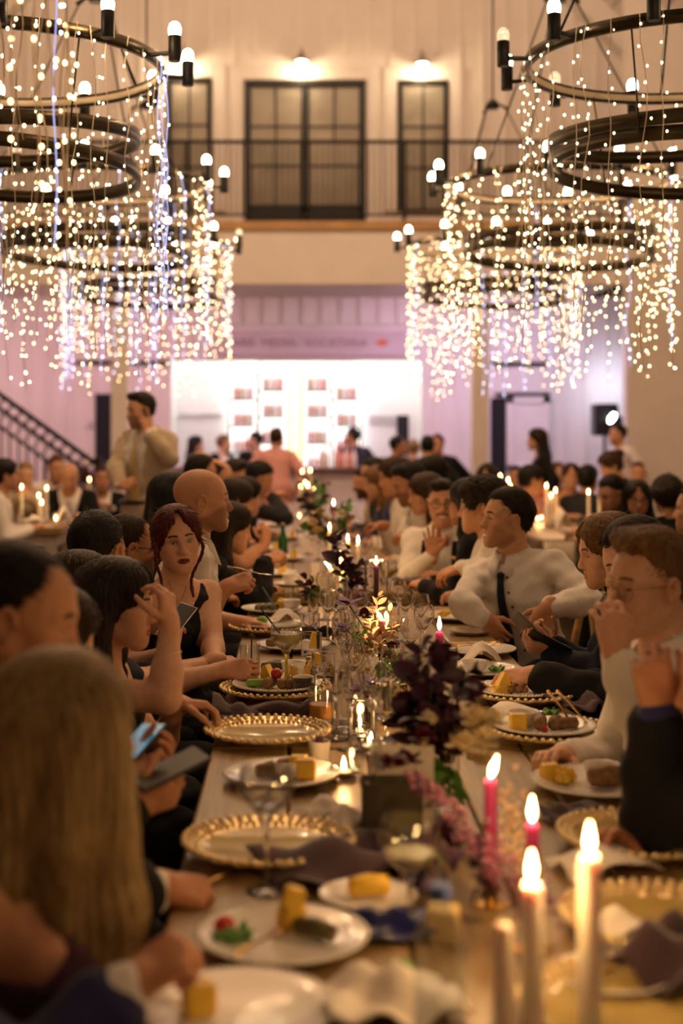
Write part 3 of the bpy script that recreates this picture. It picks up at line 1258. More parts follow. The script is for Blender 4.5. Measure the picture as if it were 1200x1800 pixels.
    for i in (0, 1):
        q = MB()
        ff = Field()
        ff.ell(A[i] + lf * .06 - np.array([0, 0, .045]), (.048, .135, .044), frame(math.degrees(math.atan2(lf[1], lf[0]))), .02)
        ff.cone(A[i] + np.array([0, 0, .0]), A[i] - np.array([0, 0, .04]), .05, .048, .02)
        ff.post.append(lambda Pt, dd: np.maximum(dd, -(Pt[..., 2] - .002)))
        part('shoe', ff, .018, BLACK_PL)
    tf_ = Field()
    torso(tf_, .014 if kind != 'dress' else .006)
    ctx = dict(torso=tf_, root=root, loc=root_loc, N=N, J=J, P=P, B=B, S=S, E=E, Wr=Wr, c=c, R=R, HD=HD, shirt=shirt_f, up=up, fw=fwT, rt=rtT, nr=nr, f=1.0 if sex == 'm' else .94, hf=hf, K=K)
    if tie is not None and shirt_f is not None:
        tie_build(ctx, tie)
    if glasses:
        glasses_build(ctx, **glasses)
    return ctx


def collar_build(root, loc, N, J, B, nr, m, open_=False):
    """folded shirt collar: stand and turned-down leaf with two points"""
    n = 41
    gap = .5 if open_ else .16
    th = np.linspace(math.pi / 2 + gap, math.pi / 2 + 2 * math.pi - gap, n)
    rows = []
    e = np.abs(np.linspace(-1, 1, n))
    tip = np.clip((e - .62) / .38, 0, 1)
    ax = unit(J - N)
    fw_ = unit(B[:, 1] - ax * np.dot(B[:, 1], ax))
    M = np.stack([np.cross(fw_, ax), fw_, ax], 1)
    for r, z, t in ((nr * 1.2, -.03, 0), (nr * 1.13, .02, 0), (nr * 1.16, .046, 0), (nr * 1.3, .034, .25), (nr * 1.62, -.004, 1)):
        rr = r + tip * t * .016
        z0 = z - np.sin(th) * .02 - tip * t * .04 - (.012 if open_ else 0) * (np.sin(th) > .5)
        x = rr * np.cos(th)
        y = rr * np.sin(th) + .004 + tip * t * .008
        P = N + np.stack([x, y, z0], 1) @ M.T
        rows.append(P)
    MB().sheet(np.array(rows) - loc, .0035).build('collar', m, root)


def march(fd, o, d, n=24, start=.25):
    """point where the ray meets the surface"""
    o = np.asarray(o, float)
    d = unit(d)
    t = 0.0
    for _ in range(n):
        v = float(fd.eval((o + d * t)[None])[0])
        t += np.clip(v, -.02, .06)
    return o + d * t


def front(ctx, x, z, out=.004):
    """surface point of the shirt front at torso coordinates (x, z below the neck)"""
    p0 = ctx['N'] + ctx['B'] @ np.array([x, .3, z])
    q = march(ctx['torso'], p0, -ctx['fw'])
    return q + ctx['fw'] * (out + .004)


def tie_build(ctx, spec):
    m = spec.get('mat', BLACK_CLOTH)
    w = spec.get('w', .03)
    L = spec.get('len', .36)
    x0, x1 = spec.get('x', (0, 0))
    zs = np.linspace(-.045, -.045 - L, 12)
    rows = []
    if spec.get('bow'):
        c0 = front(ctx, 0, -.03, .012)
        b = MB()
        for s in (-1, 1):
            P = []
            for u in np.linspace(0, 1, 5):
                hgt = .009 + .019 * u
                P.append([c0 + ctx['rt'] * s * (.006 + .047 * u) + ctx['up'] * v * hgt + ctx['fw'] * (.008 * math.sin(u * 3) * (1 - v * v) - .01 * u) for v in (-1, -.4, 0, .4, 1)])
            b.sheet(np.array(P) - ctx['loc'], .006)
        b.box(c0 - ctx['loc'] + ctx['fw'] * .003, (.018, .014, .02), ctx['B'], .004)
        return b.build('bow_tie', m, ctx['root'])
    for i, z in enumerate(zs):
        t = i / 11
        ww = lerp(.012, w, min(1, t * 1.3)) if i > 1 else (.017 if i == 0 else .013)
        xc = lerp(x0, x1, t)
        q = front(ctx, xc, z, .009)
        rows.append([q + ctx['rt'] * ww * k + ctx['fw'] * (-.004 if abs(k) > .9 else .001) for k in (1, .5, 0, -.5, -1)])
    q = rows[-1]
    rows.append([lerp(p_, q[2] - ctx['up'] * .03, .9) for p_ in q])
    b = MB().sheet(np.array(rows) - ctx['loc'], .004)
    k = np.mean(rows[0], 0) - ctx['loc']
    b.sphere(k + ctx['fw'] * .004 - ctx['up'] * .006, .016, 8, 6, (1.1, .7, 1.1), ctx['B'])
    b.build('tie', m, ctx['root'])


def glasses_build(ctx, shape='round', m=None, r=.024, th=.0014, lens=True):
    m = m or METAL_DARK
    f, c, R = ctx['f'], ctx['c'], ctx['R']

    def p(x, y, z):
        return c + R @ (np.array([x, y, z]) * f) - ctx['loc']
    g = MB()
    for s in (-1, 1):
        pts = []
        for i in range(20):
            a = 2 * math.pi * i / 20
            sx, sz = math.cos(a), math.sin(a)
            if shape == 'square':
                q = (abs(sx) ** 4 + abs(sz) ** 4) ** -.25
                sx, sz = sx * q, sz * q * .8
            pts.append(p(s * .034 + r * sx, .098 - .006 * abs(s * .034 + r * sx) / .05, -.003 + r * sz))
        g.tube(pts, th, 6, closed=True)
        g.tube([p(s * (.034 + r), .094, .004), p(s * .075, .075, .005), p(s * .081, .0, .004), p(s * .08, -.02, -.012)], th, 6)
    g.tube([p(-.034 + r, .097, 0), p(0, .101, .003), p(.034 - r, .097, 0)], th, 6)
    fr = g.build('glasses', m, ctx['root'])
    return fr
# ---------------------------------------------------------------- the hall
WALL = mat('wall_paint', (0.74, 0.69, 0.64), rough=0.75, var=0.04, scale=3, bump=0.0008, bscale=60)
TRIM_P = mat('trim_paint', (0.76, 0.71, 0.66), rough=0.6, var=0.03, scale=5)
OAK = mat('oak', (0.42, 0.25, 0.11), rough=0.5, var=0.3, scale=5, stretch=(1, 12, 12), bump=0.0006)
WALNUT = mat('walnut_counter', (0.12, 0.06, 0.03), rough=0.35, var=0.3, scale=4, stretch=(1, 10, 10))
FLOORM = mat('floor_boards', (0.16, 0.1, 0.06), rough=0.5, var=0.35, scale=3, stretch=(8, 1, 1))
IRON = mat('black_iron', (0.015, 0.014, 0.013), rough=0.45, metal=0.4, var=0.2)
BRONZE = mat('dark_bronze', (0.05, 0.036, 0.02), rough=0.38, metal=0.85, var=0.25, scale=8)
PANE = mat('window_glass', (0.3, 0.27, 0.22), rough=0.12, var=0.3, scale=1.5, spec=0.7)
DARK_OPEN = mat('dark_doorway', (0.008, 0.008, 0.01), rough=0.8)
BAR_WHITE = mat('bar_white', (0.86, 0.86, 0.85), rough=0.6, var=0.02)
LAMP_GLOW = mat('lamp_glow', (1, .9, .75), emit=(1.0, .82, .58), strength=18, sampling='NONE')
BULB_GLOW = mat('bulb_glow', (1, .9, .75), emit=(1.0, .8, .52), strength=22, sampling='NONE')
BULB_OFF = mat('clear_bulb', (0.85, .8, .7), rough=0.08, trans=0.9, var=0.02, emit=(1.0, .75, .45), strength=.35, sampling='NONE')
FILAMENT = mat('filament_glow', (1, .9, .75), emit=(1.0, .82, .55), strength=60, sampling='NONE')
LED = mat('fairy_light_glow', (1, .85, .6), emit=(1.0, .76, .42), strength=11, sampling='NONE')
LED_COOL = mat('fairy_light_cool', (.8, .85, 1), emit=(.72, .78, 1.0), strength=7, sampling='NONE')
STRING_GLOW = mat('fairy_wire_blue_glow', (.5, .55, .9), rough=.4, emit=(.4, .48, 1.0), strength=.9, sampling='NONE')  # blue light on the wires put in as a glow of their own
LED_WARM = mat('fairy_light_amber', (1, .7, .4), emit=(1.0, .58, .24), strength=9, sampling='NONE')
STRING = mat('fairy_wire', (0.75, 0.62, 0.45), rough=0.4, var=0.1)
YG, YB, YW = 17.9, 20.2, 19.4          # balcony edge, back wall below, back wall of the balcony
ZB = 4.17                               # balcony floor


def struct(name, mb, m, parent=None):
    o = mb.build(name, m, parent)
    if parent is None:
        o['kind'] = 'structure'
    return o


def box_struct(name, lo, hi, m, parent=None, bev=0):
    lo, hi = np.array(lo, float), np.array(hi, float)
    return struct(name, MB().box((lo + hi) / 2, hi - lo, None, bev), m, parent)


def parts_shared(name, me, m, parent, locs):
    """alike pieces that share one mesh"""
    if not me.materials:
        me.materials.append(m)
    out = []
    for l in locs:
        o = bpy.data.objects.new(name, me)
        COL.objects.link(o)
        o.parent = parent
        o.location = l
        out.append(o)
    return out


box_struct('floor', (-7.2, -3.2, -.1), (7.2, 21.4, 0), FLOORM)
wl = box_struct('wall_left', (-7.2, -3.2, 0), (-7, 21.4, 8), WALL)
wr = box_struct('wall_right', (7, -3.2, 0), (7.2, 21.4, 8), WALL)
wf = box_struct('wall_front', (-7.2, -3.2, 0), (7.2, -3, 11.6), WALL)
# gable wall above the balcony
wb = box_struct('wall_back', (-7, YW, ZB), (7, YW + .2, 11.6), WALL)
xs = [x for x in np.arange(-4.9, 4.3, .31) if not (-.8 < x < 1.06 or -2.0 < x < -1.05 or 1.3 < x < 2.2)]
parts_shared('batten', MB().box((0, 0, 3.2), (.055, .03, 6.4), None, .008).mesh('batten'), TRIM_P, wb, [(x, YW - .015, ZB + .02) for x in xs])
parts_shared('batten', MB().box((0, 0, 2.2), (.055, .03, 4.4), None, .008).mesh('batten_short'), TRIM_P, wb,
             [(x, YW - .015, ZB + 2.5) for x in np.arange(-4.9, 4.3, .31) if x not in xs])
# wall beside the opening, full height
wp = box_struct('wall_side_right', (4.13, YG - .12, 0), (7, YG + .1, 8.3), WALL)
# sloped ceiling, 45 degrees, of boards with a beam against the gable
cl = MB()
for s in (-1, 1):
    P = np.array([[(0, -3.2, 11.45), (0, 21.4, 11.45)], [(s * 7.2, -3.2, 4.25), (s * 7.2, 21.4, 4.25)]])
    cl.sheet(P if s > 0 else P[:, ::-1], .1)
ceil = cl.build('ceiling', WALL)
ceil['kind'] = 'structure'
rx = frame(0, -45)
bb = MB().box((0, 0, 0), (.62, 2.7, .2))
for s in (-1, 1):
    R_ = np.array([[math.cos(math.pi / 4), 0, s * math.sin(math.pi / 4)], [0, 1, 0], [-s * math.sin(math.pi / 4), 0, math.cos(math.pi / 4)]])
    locs = []
    brd = MB()
    brd.box((0, 0, 0), (.16, 6.0, .02), R_, .006)
    me = brd.mesh('board')
    parts_shared('board', me, TRIM_P, ceil, [(s * (3.4 + .128 * k), 16.2, 11.45 - (3.4 + .128 * k) - .03) for k in range(22)])
    bm_ = MB()
    bm_.box((s * 4.9, YW - .18, 11.45 - 4.9 - .2), (8.4, .34, .34), R_, .01)
    bm_.build('rafter', TRIM_P, ceil)

# balcony
bal = MB().box((-1.45, (YG + YW) / 2 + .1, ZB - .06), (11.2, YW - YG + .2, .12))
balcony = struct('trim_balcony_floor', bal, OAK)
box_struct('beam', (-7, YG, 3.38), (4.13, YG + .25, ZB - .12), WALL)
box_struct('ceiling_under_balcony', (-7, YG + .25, 3.42), (4.13, 21.2, 3.5), WALL)
box_struct('trim_balcony_nosing', (-7, YG - .04, ZB - .12), (4.13, YG + .02, ZB), OAK, None, .01)
rail = thing('balcony_railing', (0, YG, ZB), 'black iron railing with plain bars along the edge of the balcony', 'railing')
MB().box((-1.4, 0, 1.0), (11.0, .05, .045), None, .01).build('top_rail', IRON, rail)
MB().box((-1.4, 0, .075), (11.0, .03, .03), None, .006).build('bottom_rail', IRON, rail)
parts_shared('baluster', MB().box((0, 0, .53), (.02, .02, .9), None, .003).mesh('baluster'), IRON, rail,
             [(x, 0, 0) for x in np.arange(-4.2, 4.1, .072)])
parts_shared('post', MB().box((0, 0, .51), (.05, .05, 1.02), None, .006).mesh('post'), IRON, rail, [(x, 0, 0) for x in (-4.24, -1.39, 1.36, 4.08)])


# balcony glass doors and windows
def french(x0, x1, z0, z1, name, n, cols, leafs=1, kick=0.0):
    f = thing(name, (0, 0, 0), None, None)
    f['kind'] = 'structure'
    y = YW - .02
    fr = MB()
    for a, b in (((x0 - .03, z0), (x0 + .02, z1)), ((x1 - .02, z0), (x1 + .03, z1)), ((x0 - .03, z1 - .02), (x1 + .03, z1 + .035))):
        fr.box(((a[0] + b[0]) / 2, y, (a[1] + b[1]) / 2), (b[0] - a[0], .1, b[1] - a[1]), None, .006)
    fr.build('frame', IRON, f)
    w = (x1 - x0) / leafs
    for l in range(leafs):
        a, b = x0 + l * w + .005, x0 + (l + 1) * w - .005
        lf = MB()
        st = .05 if leafs > 1 else .025
        for p, q in (((a, z0), (a + st, z1)), ((b - st, z0), (b, z1)), ((a, z1 - st), (b, z1)), ((a, z0), (b, z0 + max(st, kick)))):
            lf.box(((p[0] + q[0]) / 2, y - .02, (p[1] + q[1]) / 2), (q[0] - p[0], .045, q[1] - p[1]), None, .005)
        leaf = lf.build('door_leaf' if leafs > 1 else 'sash', IRON, f)
        zb = z0 + max(st, kick)
        rows = 3
        cw, ch = (b - a - 2 * st) / cols, (z1 - st - zb) / rows
        for i in range(cols):
            for j in range(rows):
                MB().box((a + st + cw * (i + .5), y - .01, zb + ch * (j + .5)), (cw - .02, .012, ch - .02)).build('pane', PANE, leaf)
        mu = MB()
        for i in range(1, cols):
            mu.box((a + st + cw * i, y - .02, (zb + z1 - st) / 2), (.024, .03, z1 - st - zb), None, .003)
        for j in range(1, rows):
            mu.box(((a + b) / 2, y - .02, zb + ch * j), (b - a - 2 * st, .03, .024), None, .003)
        mu.build('mullion', IRON, leaf)
        if leafs > 1:
            hx = b - .03 if l == 0 else a + .03
            MB().box((hx, y - .06, z0 + 1.2), (.025, .03, .3), None, .008).build('handle', IRON, leaf)
    tr = MB()
    for p, q in (((x0 - .22, z0), (x0 - .05, z1 + .22)), ((x1 + .05, z0), (x1 + .22, z1 + .22)), ((x0 - .05, z1 + .05), (x1 + .05, z1 + .22))):
        tr.box(((p[0] + q[0]) / 2, YW - .025, (p[1] + q[1]) / 2), (q[0] - p[0], .05, q[1] - p[1]), None, .008)
    tr.build('casing', TRIM_P, f)
    return f


SW = F_PX / YW
french((434 - AX) / SW, (638 - AX) / SW, ZB + .01, EYE + (AY - 148) / SW, 'door_1', 2, 2, 2, .42)
french((298 - AX) / SW, (368 - AX) / SW, ZB + .35, EYE + (AY - 144) / SW, 'window_1', 1, 2)
french((703 - AX) / SW, (783 - AX) / SW, ZB + .35, EYE + (AY - 148) / SW, 'window_2', 1, 2)


def barn_lamp(px, py, label):
    p = W(px, py, YW - .22)
    t = thing('wall_lamp', tuple(p), label, 'lamp')
    MB().lathe([(.02, .15), (.045, .1), (.065, .06), (.135, 0), (.14, -.02), (.128, -.02), (.06, .05), (.02, .09)], n=24).build('lamp_shade', SILVER, t)
    MB().sphere((0, 0, .012), .07, 12, 8, (1, 1, .8)).build('bulb', LAMP_GLOW, t)
    pts = [(0, 0, .14), (0, .02, .2), (0, .1, .24), (0, .19, .2), (0, .21, .12)]
    MB().tube(pts, .012, 8).build('arm', SILVER, t)
    MB().lathe([(.001, -.012), (.05, -.012), (.05, .012), (.001, .012)], n=16).build('wall_plate', SILVER, t).rotation_euler = (math.pi / 2, 0, 0)
    t.children[-1].location = (0, .2, .1)
    l = point_light('lamp_light', (0, -.03, -.1), 11, (1.0, .74, .45), .06, t)
    return t


barn_lamp(321, 104, 'gooseneck barn lamp above the staircase-side balcony window')
barn_lamp(530, 108, 'gooseneck barn lamp above the glass double door')
barn_lamp(742, 112, 'gooseneck barn lamp above the loudspeaker-side balcony window')

# below the balcony: back wall, bar alcove, columns
SB = F_PX / YB
bx0, bx1 = (300 - AX) / SB, (742 - AX) / SB
bzt = EYE + (AY - 634) / SB
wlow = MB()
wlow.box(((-7 + bx0) / 2, YB + .1, 1.71), (bx0 + 7, .2, 3.42))
wlow.box(((7 + bx1) / 2, YB + .1, 1.71), (7 - bx1, .2, 3.42))
wlow.box(((bx0 + bx1) / 2, YB + .1, (bzt + 3.42) / 2), (bx1 - bx0, .2, 3.42 - bzt))
wlow = wlow.build('wall_bar', WALL)
wlow['kind'] = 'structure'
parts_shared('batten', MB().box((0, 0, 1.7), (.05, .026, 3.36), None, .006).mesh('batten_low'), TRIM_P, wlow,
             [(x, YB - .013, .02) for x in list(np.arange(-5.6, bx0 - .1, .3)) + list(np.arange(bx1 + .2, 7, .3))])
# panelled frieze above the bar
fz0, fz1 = EYE + (AY - 572) / SB, EYE + (AY - 520) / SB
parts_shared('frieze_panel', MB().box((0, -.02, 0), (.225, .04, fz1 - fz0), None, .012).mesh('frieze_panel'), TRIM_P, wlow,
             [(bx0 + .35 + .27 * k, YB, (fz0 + fz1) / 2) for k in range(12)])
MB().box(((bx0 + bx1) / 2, YB - .03, fz0 - .06), (bx1 - bx0 - .1, .06, .05), None, .01).build('picture_rail', TRIM_P, wlow)
for x in (210, 844):
    s_ = F_PX / YG
    X = (x - AX) / s_
    c_ = MB().box((X, YG + .11, 1.69), (.21, .21, 3.38), None, .01)
    col = struct('column', c_, TRIM_P)
    MB().box((X, YG + .11, .1), (.26, .26, .2), None, .015).build('plinth', TRIM_P, col)
    MB().box((X, YG + .11, 3.32), (.26, .26, .12), None, .015).build('capital', TRIM_P, col)

# sign over the bar
SIGN = mat('sign_board', (0.6, 0.5, 0.52), rough=0.6, var=0.06, scale=6)
SIGN_INK = mat('sign_ink', (0.3, 0.2, 0.2), rough=0.7)
sgn = thing('bar_sign', tuple(W(545, 602, YB - .03)), 'long pale sign board with grey lettering above the bar', 'sign')
MB().box((0, 0, 0), (2.75, .04, .4), None, .01).build('board', SIGN, sgn)


def lettering(txt, size, loc, parent, m, name='lettering', rot=(math.pi / 2, 0, 0), shear=0.0):
    cu = bpy.data.curves.new(name, 'FONT')
    cu.body = txt
    cu.size = size
    cu.extrude = .002
    cu.align_x = 'CENTER'
    cu.align_y = 'CENTER'
    cu.shear = shear
    o = bpy.data.objects.new(name, cu)
    COL.objects.link(o)
    dg = bpy.context.evaluated_depsgraph_get()
    me = bpy.data.meshes.new_from_object(o.evaluated_get(dg))
    bpy.data.objects.remove(o)
    q = put(name, me, m, parent, loc)
    me.materials.clear()
    me.materials.append(m)
    q.rotation_euler = rot
    return q


lettering('\u00b7 PARIS  MEDIA,  SOCIETERIA \u00b7', .165, (-.19, -.024, -.01), sgn, SIGN_INK)
fl = MB()
for k in range(9):
    a = 2 * math.pi * k / 9
    fl.sphere((1.02 + .045 * math.cos(a), -.028, .0 + .035 * math.sin(a)), .034, 8, 6, (1, .25, .7))
fl.build('painted_flower', mat('coral_paint', (.75, .22, .1), rough=.7), sgn)

# bar
ybf = 18.6
sbf = F_PX / ybf
bar = thing('bar_counter', (.1, ybf, 0), 'pale panelled bar counter with a dark wooden top in front of the lit shelves', 'bar counter')
bxa, bxb = (292 - AX) / sbf - .1, (750 - AX) / sbf - .1
FRONT = mat('bar_front_paint', (0.7, 0.64, 0.68), rough=0.55, var=0.03)
MB().box(((bxa + bxb) / 2, .06, .5), (bxb - bxa, .1, 1.0)).build('front', FRONT, bar)
MB().box(((bxa + bxb) / 2, .22, 1.025), (bxb - bxa + .1, .62, .05), None, .01).build('worktop', WALNUT, bar)
parts_shared('panel', MB().box((0, 0, .5), (.42, .03, .72), None, .012).mesh('bar_panel'), FRONT, bar, [(bxa + .3 + .5 * k, 0, 0) for k in range(7)])
alc = thing('wall_bar_alcove', (0, 0, 0), None, None)
alc['kind'] = 'structure'
yab = 21.1
sab = F_PX / yab
MB().box(((bx0 + bx1) / 2, yab + .05, 1.7), (bx1 - bx0 + .6, .1, 3.4)).build('back_panel', BAR_WHITE, alc)
MB().box((bx0 - .06, (YB + yab) / 2 + .1, 1.7), (.1, yab - YB - .2, 3.36)).build('side_panel', BAR_WHITE, alc)
MB().box((bx1 + .06, (YB + yab) / 2 + .1, 1.7), (.1, yab - YB - .2, 3.36)).build('side_panel', BAR_WHITE, alc)
GREYP = mat('grey_lintel', (.5, .48, .47), rough=.7)
for (a, b, y0, y1, m) in ((315, 390, 727, 733, GREYP), (648, 695, 730, 745, GREYP), (697, 718, 730, 800, DARK_OPEN)):
    p, q = W(a, y0, yab), W(b, y1, yab)
    MB().box(((p[0] + q[0]) / 2, yab - .01, (p[2] + q[2]) / 2), (q[0] - p[0], .03, p[2] - q[2])).build('door_head' if m is GREYP else 'doorway', m, alc)
# lit shelf tower
SHELF_GLOW = mat('shelf_light', (1, 1, 1), emit=(1.0, .97, .92), strength=1.4)
AMBER_GLOW = mat('amber_column', (1, .8, .5), emit=(1.0, .7, .3), strength=1.5)
shf = thing('bar_shelf', tuple(W(519, 822, yab - .3)), 'back bar shelving of lit white boxes around two amber columns', 'shelf')
so = np.array(shf.location)
ysh = yab - .3
BOT = [mat('bottle_coral', (.7, .25, .2), rough=.15, spec=.6), mat('bottle_amber', (.5, .22, .06), rough=.15), mat('bottle_clear', (.75, .66, .6), rough=.1),
       mat('bottle_rose', (.75, .38, .36), rough=.15)]
bott_me = []
for m in BOT:
    me = MB().lathe([(.001, 0), (.032, 0), (.034, .01), (.034, .15), (.013, .2), (.012, .25), (.015, .255), (.015, .275), (.001, .275)], n=10).mesh('bottle')
    me.materials.append(m)
    bott_me.append(me)
cell_n = 0
COLS_ = {403: 'outer column on the staircase side', 455: 'tall inner column on the staircase side', 533: 'tall inner column on the loudspeaker side', 584: 'outer column on the loudspeaker side'}
BOTTLES = []
for (x0, x1, yt, rows) in ((403, 452, 657, 3), (455, 505, 641, 4), (533, 582, 641, 4), (584, 634, 657, 3)):
    for r in range(rows):
        p = W(x0, yt + r * 46.5, ysh)
        q = W(x1, yt + (r + 1) * 46.5, ysh)
        w_, h_ = q[0] - p[0], p[2] - q[2]
        cx, cz = (p[0] + q[0]) / 2 - so[0], (p[2] + q[2]) / 2 - so[2]
        bx = MB()
        for (dx, dz, sx, sz) in ((-w_ / 2, 0, .018, h_), (w_ / 2, 0, .018, h_), (0, h_ / 2, w_, .018), (0, -h_ / 2, w_, .018)):
            bx.box((cx + dx, 0, cz + dz), (sx, .22, sz), None, .003)
        fr_ = bx.build('shelf_box', IRON, shf)
        MB().box((cx, .09, cz), (w_ - .03, .02, h_ - .03)).build('light_panel', SHELF_GLOW, fr_)
        for k in range(4):
            BOTTLES.append((so + np.array([cx - .115 + .076 * k, -.01, cz - h_ / 2 + .012]), (cell_n * 3 + k * 5) % 4, (COLS_[x0], ('topmost', 'second', 'third', 'lowest')[r])))
        cell_n += 1
for (x0, x1) in ((508, 517), (520, 531)):
    p, q = W(x0, 641, ysh), W(x1, 822, ysh)
    MB().box(((p[0] + q[0]) / 2 - so[0], 0, (p[2] + q[2]) / 2 - so[2]), (q[0] - p[0], .06, p[2] - q[2]), None, .01).build('amber_column', AMBER_GLOW, shf)
p, q = W(452, 630, ysh), W(622, 637, ysh)
MB().box(((p[0] + q[0]) / 2 - so[0], -.02, (p[2] + q[2]) / 2 - so[2]), (q[0] - p[0], .06, .045), None, .01).build('top_bar', IRON, shf)
COLN = ('coral', 'amber', 'clear', 'rose')
for (l, k, cn) in BOTTLES:
    o = put('bottle', bott_me[k], None, None, tuple(l))
    tag(o, '%s bottle in the %s lit box, %s' % (COLN[k], cn[1], cn[0]), 'bottle', 'bottles on the lit bar shelves')
# things on the bar counter
for i, (x, h_, k) in enumerate(((566, .2, 2), (574, .23, 2), (591, .24, 3), (598, .26, 0), (607, .22, 2), (613, .25, 0), (622, .27, 2))):
    p = W(x, 822, ybf + .15)
    o = put('bottle', bott_me[k], None, None, (p[0], p[1], 1.051))
    tag(o, '%s bottle on the bar worktop before the barman, %s from the amber columns' % (COLN[k], ('first', 'second', 'third', 'fourth', 'fifth', 'sixth', 'seventh')[i]), 'bottle', 'bottles on the bar worktop')

# barn-door tracks, doorway and door below the balcony
trk = thing('barn_door', (0, YB - .06, 0), 'white sliding barn door on a black track beside the loudspeaker', 'door')
p, q = W(890, 697, YB - .06), W(966, 850, YB - .06)
MB().box(((p[0] + q[0]) / 2, 0, p[2] / 2), (q[0] - p[0], .04, p[2]), None, .006).build('door_panel', TRIM_P, trk)
fr_ = MB()
for (dx, w_) in ((p[0] + .05, .1), (q[0] - .05, .1)):
    fr_.box((dx, -.03, p[2] / 2), (w_, .03, p[2]), None, .006)
fr_.box(((p[0] + q[0]) / 2, -.03, p[2] - .05), (q[0] - p[0], .03, .1), None, .006)
fr_.box(((p[0] + q[0]) / 2, -.03, 1.0), (q[0] - p[0], .03, .1), None, .006)
fr_.build('rail_frame', TRIM_P, trk)
a, b = W(868, 696, YB - .06), W(966, 696, YB - .06)
MB().box(((a[0] + b[0]) / 2, -.04, a[2] + .02), (b[0] - a[0], .05, .05), None, .008).build('track', IRON, trk)
dw = thing('door_2', (0, 0, 0), None, None)
dw['kind'] = 'structure'
p, q = W(862, 700, YB - .02), W(889, 850, YB - .02)
MB().box(((p[0] + q[0]) / 2, YB - .02, p[2] / 2), (q[0] - p[0], .03, p[2])).build('opening', DARK_OPEN, dw)
dw = thing('door_3', (0, 0, 0), None, None)
dw['kind'] = 'structure'
p, q = W(168, 692, YB - .02), W(195, 850, YB - .02)
MB().box(((p[0] + q[0]) / 2, YB - .02, p[2] / 2), (q[0] - p[0], .03, p[2])).build('opening', DARK_OPEN, dw)
for (x0, x1, y) in ((133, 300, 637), (862, 962, 639)):
    a, b = W(x0, y, YB - .05), W(x1, y, YB - .05)
    t = MB().box(((a[0] + b[0]) / 2, YB - .05, a[2]), (b[0] - a[0], .05, .05), None, .01).build('trim_track', IRON)
    t['kind'] = 'structure'
p = W(160, 746, YB - .03)
tag(MB().box(p, (.08, .03, .12), None, .01).build('wall_switch', GREYP), 'small grey wall control beside the dark doorway', 'switch')

# the staircase with its iron rail
st = thing('staircase', (-3.0, 16.9, 0), 'pale staircase climbing away behind the black ornate handrail', 'staircase')
ss = F_PX / 16.9


def stair_pt(px, py):
    return W(px, py, 16.9) - np.array([-3.0, 16.9, 0])


pa, pb = stair_pt(-200, 548), stair_pt(172, 818)          # handrail line
slope = (pa[2] - pb[2]) / (pb[0] - pa[0])
n_st = 10
for k in range(n_st):
    zt = .17 * (k + 1)
    x1 = pb[0] - .02 - k * .17 / slope
    MB().box((x1 - .15, .55, zt / 2), (.3, 1.0, zt), None, .008).build('step', TRIM_P, st)
rl = thing('stair_railing', (-3.0, 16.9, 0), 'black iron stair handrail with ornate scrolls and thin bars', 'railing')
MB().tube([pa, pb], .03, 8).build('handrail', IRON, rl)
dz = np.array([0, 0, -.17])
MB().tube([pa + dz, pb + dz], .02, 8).build('mid_rail', IRON, rl)
MB().tube([pa + dz * 2.3, pb + dz * 2.3], .016, 8).build('lower_rail', IRON, rl)
sc_ = MB()
for k in range(24):
    c_ = lerp(pa, pb, (k + .5) / 24) + dz * .5
    sc_.tube([c_ + np.array([.07 * math.cos(a), 0, .065 * math.sin(a)]) for a in np.linspace(0, 2 * math.pi, 12)[:-1]], .012, 5, closed=True)
    c_ = lerp(pa, pb, (k + .5) / 24) + dz * 1.65
    sc_.tube([c_ + np.array([.06 * math.cos(a), 0, .08 * math.sin(a)]) for a in np.linspace(0, 2 * math.pi, 12)[:-1]], .009, 5, closed=True)
o = sc_.build('scroll_work', IRON, rl)
o['kind'] = 'stuff'
for k in range(25):
    c_ = lerp(pa, pb, k / 24) + dz * 2.3
    zb = max(c_[2] - .75, 0)
    MB().tube([c_, (c_[0], c_[1], zb)], .022 if k % 6 == 0 else .011, 6).build('baluster', IRON, rl)
MB().box((pb[0], 0, (pb[2] + .1) / 2), (.08, .08, pb[2] + .1), None, .01).build('newel_post', IRON, rl)

# loudspeaker and spotlight by the opening
p = W(1062, 738, 18.7)
ls = thing('loudspeaker', (p[0], 18.7, 0), 'black box loudspeaker on a tripod stand by the white wall', 'loudspeaker')
MB().box((0, 0, p[2]), (.31, .3, .42), None, .02).build('cabinet', BLACK_PL, ls)
MB().lathe([(.1, 0), (.11, .008), (.12, 0)], (0, 0, 0), 20).build('grille_ring', CHARCOAL, ls).location = (0, -.155, p[2] - .05)
ls.children[-1].rotation_euler = (math.pi / 2, 0, 0)
MB().tube([(0, 0, p[2] - .2), (0, 0, .3)], .02, 8).build('pole', IRON, ls)
for k in range(3):
    a = 2 * math.pi * k / 3 + .5
    MB().tube([(0, 0, .55), (.38 * math.cos(a), .38 * math.sin(a), .02)], .013, 6).build('leg', IRON, ls)
p = W(1081, 738, 18.5)
sp = thing('spotlight', tuple(p), 'bright stage spotlight beside the black loudspeaker', 'spotlight')
sp_turn = (math.radians(62), math.radians(-20), math.radians(-55))
MB().lathe([(.05, -.12), (.075, -.08), (.085, .06), (.075, .06), (.06, .02)], n=16).build('housing', BLACK_PL, sp).rotation_euler = sp_turn
MB().lathe([(.001, .045), (.074, .045), (.074, .055), (.001, .055)], n=16).build('lens', mat('spot_glow', (1, 1, 1), emit=(1, .97, .95), strength=12, sampling='NONE'), sp).rotation_euler = sp_turn
MB().tube([(0, .05, -.08), (0, .06, -p[2] + .02)], .018, 8).build('stand', IRON, sp)

# ---------------------------------------------------------------- chandeliers with curtains of fairy lights


